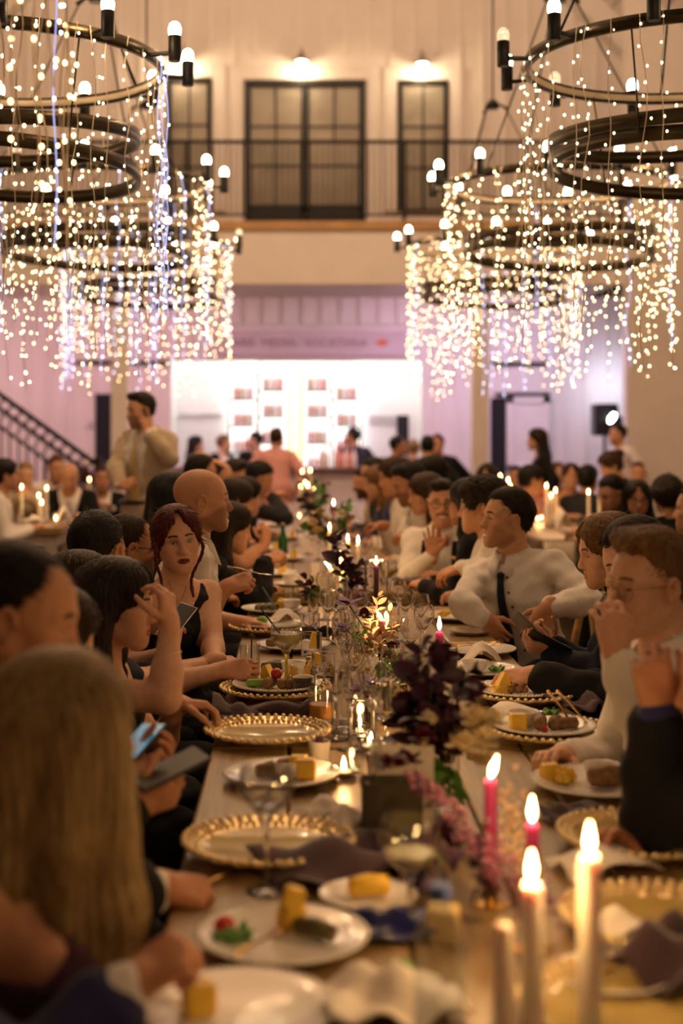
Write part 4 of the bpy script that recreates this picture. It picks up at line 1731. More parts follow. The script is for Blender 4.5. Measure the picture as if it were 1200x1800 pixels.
def flat_ring(r, w, h, n=72):
    """hoop of flat bar: wide face vertical"""
    V, F = [], []
    for i in range(n):
        a = 2 * math.pi * i / n
        for (rr, z) in ((r, 0), (r, h), (r - w, h), (r - w, 0)):
            V.append((rr * math.cos(a), rr * math.sin(a), z))
    for i in range(n):
        j = (i + 1) % n
        for k in range(4):
            k2 = (k + 1) % 4
            F.append((i * 4 + k, j * 4 + k, j * 4 + k2, i * 4 + k2))
    return MB().add(V, F, True)


RING_O = flat_ring(.7, .022, .05).mesh('ring')
RING_O.materials.append(BRONZE)
RING_I = flat_ring(.6, .022, .055).mesh('ring_inner')
RING_I.materials.append(BRONZE)
RING_LIT = flat_ring(.6795, .003, .028).mesh('ring_lit_band')  # cream band added: light on the inner ring face put into its colour
RING_LIT.materials.append(mat('lit_band_tone', (.8, .68, .5), rough=.5))
HOLD = MB().lathe([(.001, 0), (.024, 0), (.026, .003), (.026, .1), (.024, .105), (.001, .105)], n=14).mesh('bulb_holder')
HOLD.materials.append(IRON)
BULB_ME = MB().lathe([(.001, .0), (.022, .0), (.026, .02), (.026, .035), (.02, .052), (.01, .06), (.001, .062)], n=14).mesh('bulb')
BULB_ME.materials.append(BULB_GLOW)
BULB_DIM = MB().lathe([(.001, .0), (.022, .0), (.026, .02), (.026, .035), (.02, .052), (.01, .06), (.001, .062)], n=14).mesh('bulb')
BULB_DIM.materials.append(BULB_OFF)
ARM_ME = MB().box((.045, 0, .02), (.09, .018, .018), None, .004).mesh('arm')
ARM_ME.materials.append(IRON)


def obj_at(name, me, parent, loc, rz=0):
    o = bpy.data.objects.new(name, me)
    COL.objects.link(o)
    o.parent = parent
    o.location = loc
    o.rotation_euler = (0, 0, rz)
    return o


def chandelier(x, y, z, label, phase, n_str, seed, len_rng, cool=.15, light=True, turn=0.0, warm=None):
    r_ = random.Random(seed)
    t = thing('chandelier', (x, y, z), label, 'chandelier', None)
    obj_at('ring', RING_O, t, (0, 0, 0))
    obj_at('ring_lit_band', RING_LIT, t, (0, 0, .011))
    obj_at('ring', RING_I, t, (.0, 0.0, -.32)).rotation_euler = (math.radians(2.5), math.radians(-2), 0)
    obj_at('ring', RING_I, t, (.0, 0.0, -.44)).rotation_euler = (math.radians(-2), math.radians(2), 0)
    nb = 12
    for k in range(nb):
        a = 2 * math.pi * (k + phase) / nb
        rr = .70
        obj_at('arm', ARM_ME, t, (rr * math.cos(a), rr * math.sin(a), .0), a)
        h_ = obj_at('bulb_holder', HOLD, t, ((rr + .105) * math.cos(a), (rr + .105) * math.sin(a), -.015))
        lit = light and r_.random() < .72
        b_ = obj_at('bulb', BULB_ME if lit else BULB_DIM, h_, (0, 0, .1))
        if light and lit and k % 2 == 0:
            point_light('bulb_light', ((rr + .105) * math.cos(a), (rr + .105) * math.sin(a), .13), BULB_W * (2 if y > 5 else .9), (1.0, .61, .31), .03, t)
    hub = MB().lathe([(.001, -.02), (.05, -.02), (.05, .03), (.02, .06), (.001, .06)], n=14)
    for k in range(3):
        a = 2 * math.pi * (k + turn) / 3
        hub.tube([(0, 0, 0), (.07 * math.cos(a), .07 * math.sin(a), .012), (.13 * math.cos(a), .13 * math.sin(a), -.03)], [.014, .011, .016], 6)
    hub.build('hub', IRON, t, (0, 0, HUB))
    for k in range(3):
        a = 2 * math.pi * (k + turn) / 3
        MB().tube([(.69 * math.cos(a), .69 * math.sin(a), .05), (.11 * math.cos(a), .11 * math.sin(a), HUB - .02)], .006, 5).build('suspension_rod', IRON, t)
        a += .5
        MB().tube([(.59 * math.cos(a), .59 * math.sin(a), -.4), (.68 * math.cos(a), .68 * math.sin(a), .02)], .004, 5).build('suspension_rod', IRON, t)
    MB().tube([(0, 0, HUB + .02), (0, 0, 11.3 - z - abs(x))], .008, 6).build('cable', IRON, t)
    led_v = MB().sphere((0, 0, 0), .0042, 5, 4, (1, 1, 1.3))
    lv, lf = np.array(led_v.v), led_v.f
    for i in range(n_str):
        a = 2 * math.pi * (i + r_.uniform(-.35, .35)) / n_str
        L = r_.uniform(*len_rng)
        x0, y0 = .705 * math.cos(a), .705 * math.sin(a)
        m = 14
        ph = r_.uniform(0, 6)
        am = r_.uniform(.004, .016)
        pts = [(x0 + am * math.sin(ph + k * 1.1), y0 + am * math.cos(ph * 1.7 + k * .9), .05 - (L + .05) * k / m) for k in range(m + 1)]
        w_ = MB().tube(pts, .0022, 3, cap=False).build('light_string', STRING if not (is_cool := r_.random() < cool) else STRING_GLOW, t)
        q = MB()
        nl = int(L / .072)
        for k in range(nl):
            f_ = (k + r_.uniform(.2, .8)) / nl * m
            i0 = min(int(f_), m - 1)
            c_ = lerp(np.array(pts[i0]), np.array(pts[i0 + 1]), f_ - i0) + np.array([r_.uniform(-.018, .018), r_.uniform(-.018, .018), 0])
            q.add(lv + c_, lf, True)
        g = q.build('fairy_bulbs', LED_COOL if is_cool else (warm or LED), w_)
        g['kind'] = 'stuff'
    return t


BULB_W = 9.0
HUB = 1.2
CH = [(-1.22, 3.15, .3, 'chandelier with orange-glowing fairy lights hanging closest to the photographer', 44, .15),
      (-1.26, 6.05, .4, 'ring chandelier on the staircase side, first whole one with its ring in view', 44, .1),
      (-1.26, 9.0, .1, 'ring chandelier on the staircase side, second whole one down the hall', 54, .25),
      (-1.26, 12.0, .6, 'ring chandelier on the staircase side, last before the balcony', 60, .35),
      (1.66, 5.95, .15, 'ring chandelier on the loudspeaker side, hung closest to the camera', 44, .03),
      (1.66, 9.0, .5, 'ring chandelier on the loudspeaker side, middle one of three', 54, .08),
      (1.66, 12.0, .8, 'ring chandelier on the loudspeaker side, last before the balcony', 60, .15)]
CH.append((1.66, 2.9, .35, 'added ring chandelier over the eating young man, hung beside the camera outside the view', 22, .05))  # unseen, added to light the near end of the table
CH.append((1.66, .2, .2, 'added ring chandelier over the start of the long table, unseen behind the camera', 8, .05))  # unseen as well, added to light the near candles from the front
for i, (x, y, ph, lab, ns, cool) in enumerate(CH):
    chandelier(x, y, 3.08, lab, ph, ns, 11 + i, (.75, 1.3), cool, i > 0, .2 + .13 * i, LED_WARM if i == 0 else None)
# ---------------------------------------------------------------- tables
TABLE_WOOD = mat('table_wood', (0.27, 0.175, 0.072), rough=0.38, var=0.3, scale=3.0, stretch=(14, 1, 14), bump=0.0005)
TABLE_LEG = mat('table_leg_wood', (0.2, 0.12, 0.06), rough=0.5, var=0.25, scale=5)
WHITE_WOOD = mat('white_painted_wood', (0.66, 0.58, 0.48), rough=0.55, var=0.08)


def thin_glass(name, tint):
    """thin-walled clear glass: light passes straight through, the walls mirror at grazing angles"""
    m = bpy.data.materials.new(name)
    m.use_nodes = True
    nt = m.node_tree
    nt.nodes.remove(nt.nodes['Principled BSDF'])
    tr = nt.nodes.new('ShaderNodeBsdfTransparent')
    tr.inputs[0].default_value = (*tint, 1)
    gl = nt.nodes.new('ShaderNodeBsdfGlossy')
    gl.inputs['Roughness'].default_value = 0.03
    lw = nt.nodes.new('ShaderNodeLayerWeight')      # facing angle, the same from both sides of the wall
    lw.inputs[0].default_value = 0.5
    pw = nt.nodes.new('ShaderNodeMath')
    pw.operation = 'POWER'
    pw.inputs[1].default_value = 2.6
    nt.links.new(lw.outputs['Facing'], pw.inputs[0])
    fr = nt.nodes.new('ShaderNodeMath')
    fr.operation = 'MULTIPLY_ADD'
    fr.inputs[1].default_value = 0.8
    fr.inputs[2].default_value = 0.09
    nt.links.new(pw.outputs[0], fr.inputs[0])
    mx = nt.nodes.new('ShaderNodeMixShader')
    nt.links.new(fr.outputs[0], mx.inputs[0])
    nt.links.new(tr.outputs[0], mx.inputs[1])
    nt.links.new(gl.outputs[0], mx.inputs[2])
    nt.links.new(mx.outputs[0], nt.nodes['Material Output'].inputs[0])
    MATS[name] = m
    return m


GLASS = mat('clear_glass', (1, 1, 1), rough=0.02, trans=1.0, var=0.0, ior=1.45)
GLASS_T = thin_glass('filled_glass', (.95, .955, .945))
CERAMIC = mat('white_ceramic', (0.82, 0.79, 0.75), rough=0.18, var=0.03, spec=0.6, coat=.3)
CHARGER = mat('gilded_glass', (0.95, 0.76, 0.42), rough=0.12, metal=0.5, var=0.15, scale=40, spec=0.7)
CHARGER_BASE = mat('charger_glass', (0.72, 0.55, 0.2), rough=0.1, trans=0.35, var=0.1, spec=0.6)
WAX_W = mat('white_wax', (0.92, 0.84, 0.72), rough=0.5, sss=0.7, var=0.03)
WAX_M = mat('magenta_wax', (0.42, 0.02, 0.16), rough=0.45, sss=0.3, var=0.05)
WAX_P = mat('purple_wax', (0.11, 0.02, 0.1), rough=0.45, var=0.05)
FLAME = mat('flame', (1, .8, .5), emit=(1.0, .62, .26), strength=26, sampling='NONE')
WICK = mat('wick', (.02, .015, .01), rough=.9)
CHEESE = mat('cheese', (0.8, 0.52, 0.05), rough=0.45, sss=.2, var=0.08, scale=30)
TOMATO = mat('tomato', (0.5, 0.03, 0.02), rough=0.25, var=0.1)
ROLLM = mat('meat_roll', (0.2, 0.1, 0.04), rough=0.55, var=0.4, scale=60, bump=0.002)
VINE = mat('vine_leaf_roll', (0.09, 0.075, 0.025), rough=0.5, var=0.4, scale=40, bump=0.002)
GREEN = mat('green_leaf', (0.12, 0.3, 0.05), rough=0.5, var=0.3, scale=25)
LIME = mat('lime_skin', (0.22, 0.42, 0.06), rough=0.4, var=0.15)
DIP = mat('white_dip', (0.82, 0.78, 0.7), rough=0.4, var=0.03)
PLUM_NAPKIN = mat('plum_napkin', (0.06, 0.032, 0.046), rough=0.9, var=0.15, scale=12, bump=.001, bscale=90, sheen=.3)
PAPER = mat('paper', (0.78, 0.72, 0.66), rough=0.8, var=0.03)
CARD_BACK = mat('olive_card', (0.06, 0.05, 0.03), rough=0.7, var=0.08)
JUICE = mat('orange_drink', (0.8, 0.36, 0.08), rough=0.1, trans=0.15, var=0.03)
LEMONADE = mat('lemon_drink', (0.75, 0.66, 0.3), rough=0.1, trans=0.25, var=0.02)
WATER = mat('water', (0.97, 0.97, 1), rough=0.0, trans=1.0, var=0, ior=1.33)
YSTEM = mat('yellow_glass', (0.9, 0.75, 0.1), rough=0.05, trans=0.7, var=0.02)
BLUE_GL = mat('blue_glaze', (0.015, 0.02, 0.12), rough=0.25, var=0.1)


def table(x0, x1, y0, y1, label, wood=TABLE_WOOD, leg=TABLE_LEG, planks=5, group=None, legs=((0, 0), (1, 0), (0, 1), (1, 1))):
    t = thing('dining_table', ((x0 + x1) / 2, (y0 + y1) / 2, 0), label, 'table', group)
    w, l = x1 - x0, y1 - y0
    me = MB().box((0, 0, TABLE_Z - .03), (w / planks - .004, l, .06), None, .006).mesh('plank')
    parts_shared('plank', me, wood, t, [(-w / 2 + w / planks * (k + .5), 0, 0) for k in range(planks)])
    a = MB()
    for s in (-1, 1):
        a.box((s * (w / 2 - .09), 0, TABLE_Z - .115), (.03, l - .2, .11))
        a.box((0, s * (l / 2 - .1), TABLE_Z - .115), (w - .18, .03, .11))
    a.build('apron', leg, t)
    me = MB().box((0, 0, (TABLE_Z - .06) / 2), (.09, .09, TABLE_Z - .06), None, .01).mesh('leg')
    parts_shared('leg', me, leg, t, [((-1 + 2 * i) * (w / 2 - .12), (-1 + 2 * j) * (l / 2 - .14), 0) for i, j in legs])
    return t


XL, XR = -.215, .77
table(XL, XR, .75, 3.58, 'long wooden banquet table at the camera end, set with chargers and tapers')
table(XL, XR, 3.6, 6.45, 'long wooden banquet table in front of the man with the black tie')
table(XL, XR, 7.0, 9.8, 'long wooden banquet table whose brown end faces the camera across a gap')
table(XL, XR, 9.82, 12.6, 'long wooden banquet table in the middle of the far row')
table(XL, XR, 12.62, 15.3, 'long wooden banquet table closest to the bar, ending the row')
table(-3.4, -1.9, 11.6, 12.62, 'wooden side table with white legs in front of the old bald man', TABLE_WOOD, WHITE_WOOD)
table(-3.4, -1.8, 15.15, 16.15, 'wooden side table under the dark purple bouquet near the staircase', TABLE_WOOD, WHITE_WOOD)
table(1.75, 3.4, 10.3, 12.15, 'wooden side table with a white runner behind the man with the tie', TABLE_WOOD, WHITE_WOOD)
table(1.75, 3.4, 13.1, 14.55, 'wooden side table behind the guests in floral dresses', TABLE_WOOD, WHITE_WOOD)
rn = MB()
P = []
for t_ in np.linspace(0, 1, 14):
    z_ = TABLE_Z + .004 if t_ > .32 else TABLE_Z + .004 - (.32 - t_) * 1.7
    y_ = 10.29 + max(0, t_ - .32) * 1.0
    P.append([(x_, y_ - .006 * math.sin(x_ * 60) * (t_ < .3), z_) for x_ in np.linspace(1.79, 2.02, 9)])
rn.sheet(np.array(P), .003)
tag(rn.build('table_runner', CREAM), 'white cloth runner hanging over the end of the side table', 'runner')

# ---------------------------------------------------------------- tableware meshes (shared)


def shared(me, m):
    me.materials.clear()
    me.materials.append(m)
    return me


def bead_ring(r, br, n, z, scx=1.3):
    b = MB()
    for k in range(n):
        a = 2 * math.pi * k / n
        b.sphere((r * math.cos(a), r * math.sin(a), z), br, 6, 4, (1, 1, .8))
    return b


ch_base = shared(MB().lathe([(.001, .0), (.1, .0), (.105, .004), (.128, .014), (.128, .018), (.1, .009), (.001, .006)], n=48).mesh('charger_base'), CHARGER_BASE)


def scal(a, r, z):
    return .02 * math.sin(a * 24) * (r > .13)


ch_rim = MB().lathe([(.126, .014), (.145, .018), (.163, .026), (.164, .03), (.144, .024), (.126, .018)], n=144, wob=scal)
for rr, zz, nn in ((.137, .024, 60), (.15, .028, 48), (.161, .032, 48)):
    q = bead_ring(rr, .0058 if rr < .16 else .0075, nn, zz)
    ch_rim.add(q.v, q.f, True)
ch_rim = shared(ch_rim.mesh('charger_rim'), CHARGER)
pl_me = shared(MB().lathe([(.001, .0), (.075, .0), (.08, .003), (.1, .012), (.132, .018), (.135, .021), (.131, .023), (.1, .017), (.08, .009), (.001, .007)], n=56).mesh('plate_dish'), CERAMIC)
pl_rim = shared(bead_ring(.132, .0042, 84, .0225).mesh('beaded_rim'), CERAMIC)
sp_me = shared(MB().lathe([(.001, .0), (.05, .0), (.055, .003), (.08, .014), (.085, .018), (.08, .018), (.053, .008), (.001, .006)], n=40).mesh('small_plate'), CERAMIC)
bowl_me = shared(MB().lathe([(.001, .0), (.024, .0), (.036, .012), (.041, .034), (.041, .037), (.037, .036), (.032, .014), (.02, .006), (.001, .005)], n=32).mesh('bowl'), CERAMIC)
dip_me = shared(MB().lathe([(.001, .024), (.02, .026), (.0345, .0245)], n=20).mesh('dip'), DIP)


def set_charger(px, py, label, group='gilded chargers on the long table', z=TABLE_Z):
    p = T(px, py, z)
    t = thing('charger_plate', tuple(p), label, 'charger', group)
    obj_at('base', ch_base, t, (0, 0, 0))
    o = obj_at('beaded_rim', ch_rim, t, (0, 0, 0), random.uniform(0, 1))
    return p


def set_plate(px, py, label, group='white dinner plates on the long table', dz=0.012, sc=1.0, small=False, at=None):
    p = T(px, py) if at is None else np.array(at, float)
    p = p + np.array([0, 0, dz])
    t = thing('small_plate' if small else 'dinner_plate', tuple(p), label, 'plate', group)
    if small:
        obj_at('dish', sp_me, t, (0, 0, 0))
    else:
        obj_at('dish', pl_me, t, (0, 0, 0))
        obj_at('beaded_rim', pl_rim, t, (0, 0, 0), random.uniform(0, 1))
        t.scale = (sc, sc, 1)
    return p + np.array([0, 0, .009])


def seat_on(p, dx, dy, z=0):
    return p + np.array([dx, dy, z])


FOOD_N = {}


def food(kind, loc, where, rz=0.0, sc=1.0, tilt=0.0):
    """one piece of food, a thing of its own"""
    b = MB()
    loc = np.asarray(loc, float)
    if kind == 'cheese':
        b.box((0, 0, .018 * sc), (.036 * sc, .03 * sc, .036 * sc), None, .004)
        m, nm, ds = CHEESE, 'cheese_cube', 'yellow cheese cube'
    elif kind == 'wedge':
        V = [(-.02, -.014, 0), (.024, -.014, 0), (.024, .014, 0), (-.02, .014, 0), (.008, -.012, .05), (.02, -.012, .046), (.02, .012, .046), (.008, .012, .05)]
        b.add(np.array(V) * sc, [(0, 3, 2, 1), (4, 5, 6, 7), (0, 1, 5, 4), (1, 2, 6, 5), (2, 3, 7, 6), (3, 0, 4, 7)])
        m, nm, ds = CHEESE, 'cheese_wedge', 'yellow cheese wedge standing upright'
    elif kind == 'tomato':
        b.sphere((0, 0, .014 * sc), .015 * sc, 12, 8, (1, 1, .95))
        m, nm, ds = TOMATO, 'cherry_tomato', 'red cherry tomato'
    elif kind == 'roll':
        b.tube([(-.03 * sc, 0, .016 * sc), (-.026 * sc, 0, .016 * sc), (.0, 0.003, .017 * sc), (.026 * sc, 0, .016 * sc), (.03 * sc, 0, .016 * sc)], np.array([.008, .0145, .016, .0145, .008]) * sc, 10)
        m, nm, ds = ROLLM, 'meat_roll', 'browned meat roll'
    elif kind == 'dolma':
        b.tube([(-.034 * sc, 0, .014 * sc), (-.03 * sc, 0, .014 * sc), (0, .002, .0155 * sc), (.03 * sc, 0, .014 * sc), (.034 * sc, 0, .014 * sc)], np.array([.007, .0125, .0145, .0125, .007]) * sc, 10)
        m, nm, ds = VINE, 'stuffed_vine_leaf', 'dark green stuffed vine leaf'
    elif kind == 'lettuce':
        P = [[(u * .03, v * .022, .008 + .01 * math.sin(u * 5 + v * 3) + .008 * v * v) for v in np.linspace(-1, 1, 8)] for u in np.linspace(-1, 1, 9)]
        b.sheet(np.array(P) * sc, .0015)
        m, nm, ds = GREEN, 'lettuce_leaf', 'curled green lettuce leaf'
    elif kind == 'cucumber':
        b.tube([(-.024 * sc, 0, .012 * sc), (-.02 * sc, 0, .012 * sc), (.02 * sc, 0, .012 * sc), (.024 * sc, 0, .012 * sc)], np.array([.006, .0115, .0115, .006]) * sc, 12)
        m, nm, ds = LIME, 'cucumber_piece', 'piece of green cucumber'
    elif kind == 'lime':
        b.sphere((0, 0, .02 * sc), .024 * sc, 14, 8, (1, .75, .8))
        m, nm, ds = LIME, 'lime_half', 'half of a green lime'
    elif kind == 'scramble':
        r_ = random.Random(int(loc[0] * 1000))
        for k in range(12):
            b.sphere((r_.uniform(-.022, .022), r_.uniform(-.018, .018), .008 + r_.uniform(0, .018)), .011, 6, 5)
        m, nm, ds = CHEESE, 'egg_salad', 'mound of crumbled yellow cheese'
    elif kind == 'bowl':
        t = thing('dip_bowl', tuple(loc), 'small white bowl of dip on ' + where, 'bowl')
        obj_at('bowl', bowl_me, t, (0, 0, 0))
        obj_at('dip', dip_me, t, (0, 0, 0))
        return t
    elif kind == 'strawberry':
        b.lathe([(.001, .0), (.008, .004), (.016, .018), (.014, .026), (.001, .03)], n=12)
        m, nm, ds = TOMATO, 'strawberry', 'red strawberry'
    o = b.build(nm, m, None, tuple(loc))
    o.rotation_euler = (0, tilt, rz)
    FOOD_N[(ds, where)] = FOOD_N.get((ds, where), 0) + 1
    n = FOOD_N[(ds, where)]
    return tag(o, ds + (' on ' if n == 1 else (' beside its twin on ' if n == 2 else ' in the row on ')) + where, 'food')


def fork(loc, rz, label, m=GOLD, L=.19, tilt=0.0):
    t = thing('fork', tuple(loc), label, 'fork', None, rz)
    t.rotation_euler = (0, tilt, rz)
    MB().tube([(-L / 2, 0, .004), (-L * .2, 0, .006), (L * .16, 0, .004)], [.0042, .003, .0028], 6).build('handle', m, t)
    b = MB()
    b.sheet(np.array([[(L * .15, -.004, .004), (L * .15, .004, .004)], [(L * .22, -.011, .002), (L * .22, .011, .002)], [(L * .3, -.012, .004), (L * .3, .012, .004)]]), .0015)
    for k in range(4):
        y = -.0095 + .0063 * k
        b.tube([(L * .29, y, .004), (L * .5, y, .009)], .0014, 4)
    b.build('tines', m, t)
    return t


def wine_prof(h, rb, rr, bowl_h, foot=.036, th=.0012):
    zb = h - bowl_h
    out = [(.001, 0), (foot, .0), (foot, .003), (.008, .008), (.0045, .02), (.004, zb - .01), (.009, zb)]
    for t_ in np.linspace(.12, 1, 9):
        r = rb * math.sin(min(1, t_ * 1.55) * math.pi / 2) if t_ < .62 else lerp(rb, rr, ((t_ - .62) / .38) ** 1.5)
        out.append((r, zb + bowl_h * t_))
    inn = [(r - th, z) for r, z in out[:6:-1]] + [(.001, zb + .004)]
    return out, inn


def glass_thing(name, px, py, label, kind, group=None, h=None, fill=None, at=None, extra=None, stem_m=None):
    p = T(px, py) if at is None else np.asarray(at, float)
    t = thing(name, tuple(p), label, 'glass', group)
    if kind == 'wine' or kind == 'balloon':
        h = h or .2
        rb, rr, bh = (.036, .03, .09) if kind == 'wine' else (.05, .043, .095)
        out, inn = wine_prof(h, rb, rr, bh)
        k = 7
        MB().lathe(out[k - 1:] + inn, n=28).build('bowl', GLASS_T if fill else GLASS, t)
        MB().lathe(out[:k], n=20).build('stem', stem_m or GLASS, t)
        if fill:
            zb = h - bh
            q = [(.001, zb + .005)] + [(r - .0016, z) for r, z in out[8:11 + (fill[1] > .4) + (fill[1] > .6)]]
            q.append((.001, q[-1][1]))
            MB().lathe(q, n=24).build('drink', fill[0], t)
    else:
        h = h or (.095 if kind == 'tumbler' else .14)
        r = .036 if kind == 'tumbler' else .031
        MB().lathe([(.001, 0), (r * .88, 0), (r, .01), (r * 1.04, h), (r * 1.04 - .0018, h), (r - .002, .014), (.001, .01)], n=28).build('wall', GLASS_T if fill and fill[0] is not WATER else GLASS, t)
        if fill:
            MB().lathe([(.001, .011), (r - .0026, .0145), (r * 1.02 - .0026, h * fill[1]), (.001, h * fill[1])], n=24).build('drink', fill[0], t)
    return t


def straw(parent_loc, pts, label):
    o = MB().tube(pts, .0028, 6).build('straw', BLACK_PL, None, tuple(parent_loc))
    return tag(o, label, 'straw')


CAND = [0]


def candle(px, py, fpx, fpy, label, wax, d=None, lit=True, r=.0105, group=None, pillar=False, lean=0.0, holder=True, power=1.5, at=None, h=None):
    """base pixel fixes the place; flame pixel fixes the height"""
    if at is None:
        p = T(px, py)
        s_ = F_PX / p[1]
        hh = (EYE - (fpy - AY) / s_) - TABLE_Z - .022
    else:
        p, hh = np.asarray(at, float), h
    nm = 'pillar_candle' if pillar else 'taper_candle'
    t = thing(nm, tuple(p), label, 'candle', group)
    hh = max(hh, .05)
    rb = r * (1.0 if pillar else 1.12)
    z0 = .002 if (pillar or not holder) else .03
    MB().lathe([(.001, z0), (rb, z0), (r, hh - .012), (r * .75, hh - .003), (r * .3, hh - (.004 if lit else 0)), (.001, hh - .004)], n=16).build('wax', wax, t)
    MB().tube([(0, 0, hh - .005), (.0008, 0, hh + .007)], .0009, 5).build('wick', WICK, t)
    if holder and not pillar:
        MB().lathe([(.001, 0), (.034, 0), (.034, .003), (.012, .009), (.014, .03), (.0165, .034), (.0135, .034), (.0125, .012), (.001, .01)], n=20).build('candle_holder', GLASS if wax is WAX_W else GOLD, t)
    if lit:
        f_ = MB().lathe([(.001, .0), (.0038, .004), (.0058, .012), (.005, .02), (.0028, .03), (.001, .038)], n=10).build('flame', FLAME, t, (0, 0, hh + .002))
        f_.rotation_euler = (0, lean, 0)
        if power:
            point_light('candle_light', (0, 0, hh + .02), power, (1.0, .55, .2), .012, t)
    return p, hh


# ---------------------------------------------------------------- flowers
LEAF_D = mat('smoke_bush_leaf', (0.05, 0.012, 0.04), rough=0.5, var=0.4, scale=30)
LEAF_B = mat('bleached_ruscus', (0.72, 0.52, 0.34), rough=0.7, var=0.15, scale=30)
STEM_G = mat('green_stem', (0.1, 0.16, 0.04), rough=0.6, var=0.2)
PETAL_V = mat('iris_petal', (0.13, 0.05, 0.28), rough=0.5, var=0.2, scale=40)
PETAL_C = mat('cream_petal', (0.75, 0.62, 0.36), rough=0.6, var=0.12, scale=40)
PETAL_W = mat('white_petal', (0.76, 0.68, 0.56), rough=0.6, var=0.1, scale=40)
PETAL_P = mat('dusty_pink_petal', (0.27, 0.105, 0.17), rough=0.7, var=0.25, scale=60)
PETAL_R = mat('maroon_petal', (0.1, 0.008, 0.03), rough=0.5, var=0.3, scale=40)


def leaf_mesh(L, w, m, nm, fold=.25, bend=.3):
    P = []
    for u in np.linspace(0, 1, 6):
        ww = w * math.sin(math.pi * min(1, u * .92 + .06)) ** .8
        P.append([(v * ww, u * L, -bend * L * u * u + fold * ww * abs(v)) for v in (-1, -.5, 0, .5, 1)])
    me = MB().sheet(np.array(P)).mesh(nm)
    me.materials.append(m)
    return me


LEAVES = {k: [leaf_mesh(L, w, m, 'leaf', .25, b) for (L, w, b) in ((.05, .017, .2), (.042, .013, .4), (.058, .02, .1))] for k, m in (('dark', LEAF_D), ('green', GREEN))}
LEAVES['beige'] = [leaf_mesh(L, w, LEAF_B, 'leaf', .2, b) for (L, w, b) in ((.034, .008, .1), (.028, .007, .35))]
PETALS = {}
for k, m in (('iris', PETAL_V), ('cream', PETAL_C), ('white', PETAL_W), ('maroon', PETAL_R)):
    PETALS[k] = [leaf_mesh(L, w, m, 'petal', -.2, b) for (L, w, b) in (((.05, .02, .6), (.042, .014, -.4)) if k == 'iris' else ((.026, .014, .3), (.02, .012, -.3)))]


def orient(o, direction, roll=0.0):
    q = Vector(direction).normalized().to_track_quat('Y', 'Z')
    o.rotation_mode = 'QUATERNION'
    o.rotation_quaternion = q @ Matrix.Rotation(roll, 4, 'Y').to_quaternion()


def spray(parent, base, tip, kind, n, r_, droop=0.0, spread=.9, nm='stem', leaf_sc=1.0, from_=.25):
    """a stem that carries its own leaves"""
    base, tip = np.asarray(base, float), np.asarray(tip, float)
    pts = []
    side = unit(np.cross(tip - base, [0.3, 1, .2])) * .03
    for t_ in np.linspace(0, 1, 7):
        pts.append(lerp(base, tip, t_) + side * math.sin(t_ * 3.1) * .6 + np.array([0, 0, -droop * t_ * t_]))
    st = MB().tube(pts, [.0028 - .0003 * i for i in range(7)], 5).build(nm, STEM_G if kind != 'beige' else LEAF_B, parent)
    for k in range(n):
        t_ = lerp(from_, 1, (k + .5) / n)
        f_ = t_ * 6
        i0 = min(int(f_), 5)
        c_ = lerp(pts[i0], pts[i0 + 1], f_ - i0)
        ax = unit(pts[i0 + 1] - pts[i0])
        v = unit(np.cross(ax, [r_.uniform(-1, 1), r_.uniform(-1, 1), r_.uniform(-1, 1)]))
        o = obj_at('leaf', r_.choice(LEAVES[kind]), st, tuple(c_))
        orient(o, unit(v * spread + ax * .6), r_.uniform(-1.5, 1.5))
        s_ = leaf_sc * r_.uniform(.75, 1.2) * (1 - .35 * max(0, t_ - .7) / .3)
        o.scale = (s_, s_, s_)
    return st


def bloom(parent, c, kind, r_, sc=1.0, n=None):
    """one flower head with petals"""
    c = np.asarray(c, float)
    core = MB().sphere((0, 0, 0), .008 * sc, 8, 6).build('flower_head', PETAL_C if kind != 'iris' else mat('iris_heart', (.75, .5, .05), rough=.6), parent, tuple(c))
    n = n or (6 if kind == 'iris' else 11)
    for k in range(n):
        a = 2 * math.pi * k / n + r_.uniform(-.2, .2)
        el = (-.15 if k % 2 else .9) if kind == 'iris' else r_.uniform(.0, 1.2)
        o = obj_at('petal', PETALS[kind][(k % 2) if kind == 'iris' else r_.randrange(2)], core, (0, 0, 0))
        orient(o, (math.cos(a) * math.cos(el), math.sin(a) * math.cos(el), math.sin(el)), 0)
        o.scale = (sc, sc, sc)
    return core


def tassel(parent, pts, r0, m, nm='tassel', n=90, seed=1):
    """drooping amaranth or statice: a rope of tiny florets"""
    r_ = random.Random(seed)
    b = MB()
    pts = [np.asarray(p_, float) for p_ in pts]
    for k in range(n):
        f_ = r_.random() * (len(pts) - 1)
        i0 = min(int(f_), len(pts) - 2)
        c_ = lerp(pts[i0], pts[i0 + 1], f_ - i0) + np.array([r_.gauss(0, r0), r_.gauss(0, r0), r_.gauss(0, r0)])
        b.sphere(c_, r_.uniform(.003, .0062), 5, 4)
    o = b.build(nm, m, parent)
    o['kind'] = 'stuff'
    return o


def vase(parent, loc, r=.028, h=.14, m=None):
    v = MB().lathe([(.001, 0), (r * .9, 0), (r, .01), (r * .9, h * .7), (r * .95, h), (r * .95 - .002, h), (r * .88 - .002, h * .7), (r - .003, .014), (.001, .01)], n=20)
    o = v.build('vase', m or GLASS, parent, tuple(loc))
    return o


def flowers(label, loc, seed):
    t = thing('flower_arrangement', tuple(loc), label, 'flowers')
    return t, random.Random(seed), np.asarray(loc, float)


def rel(px, py, d, loc):
    return W(px, py, d) - loc


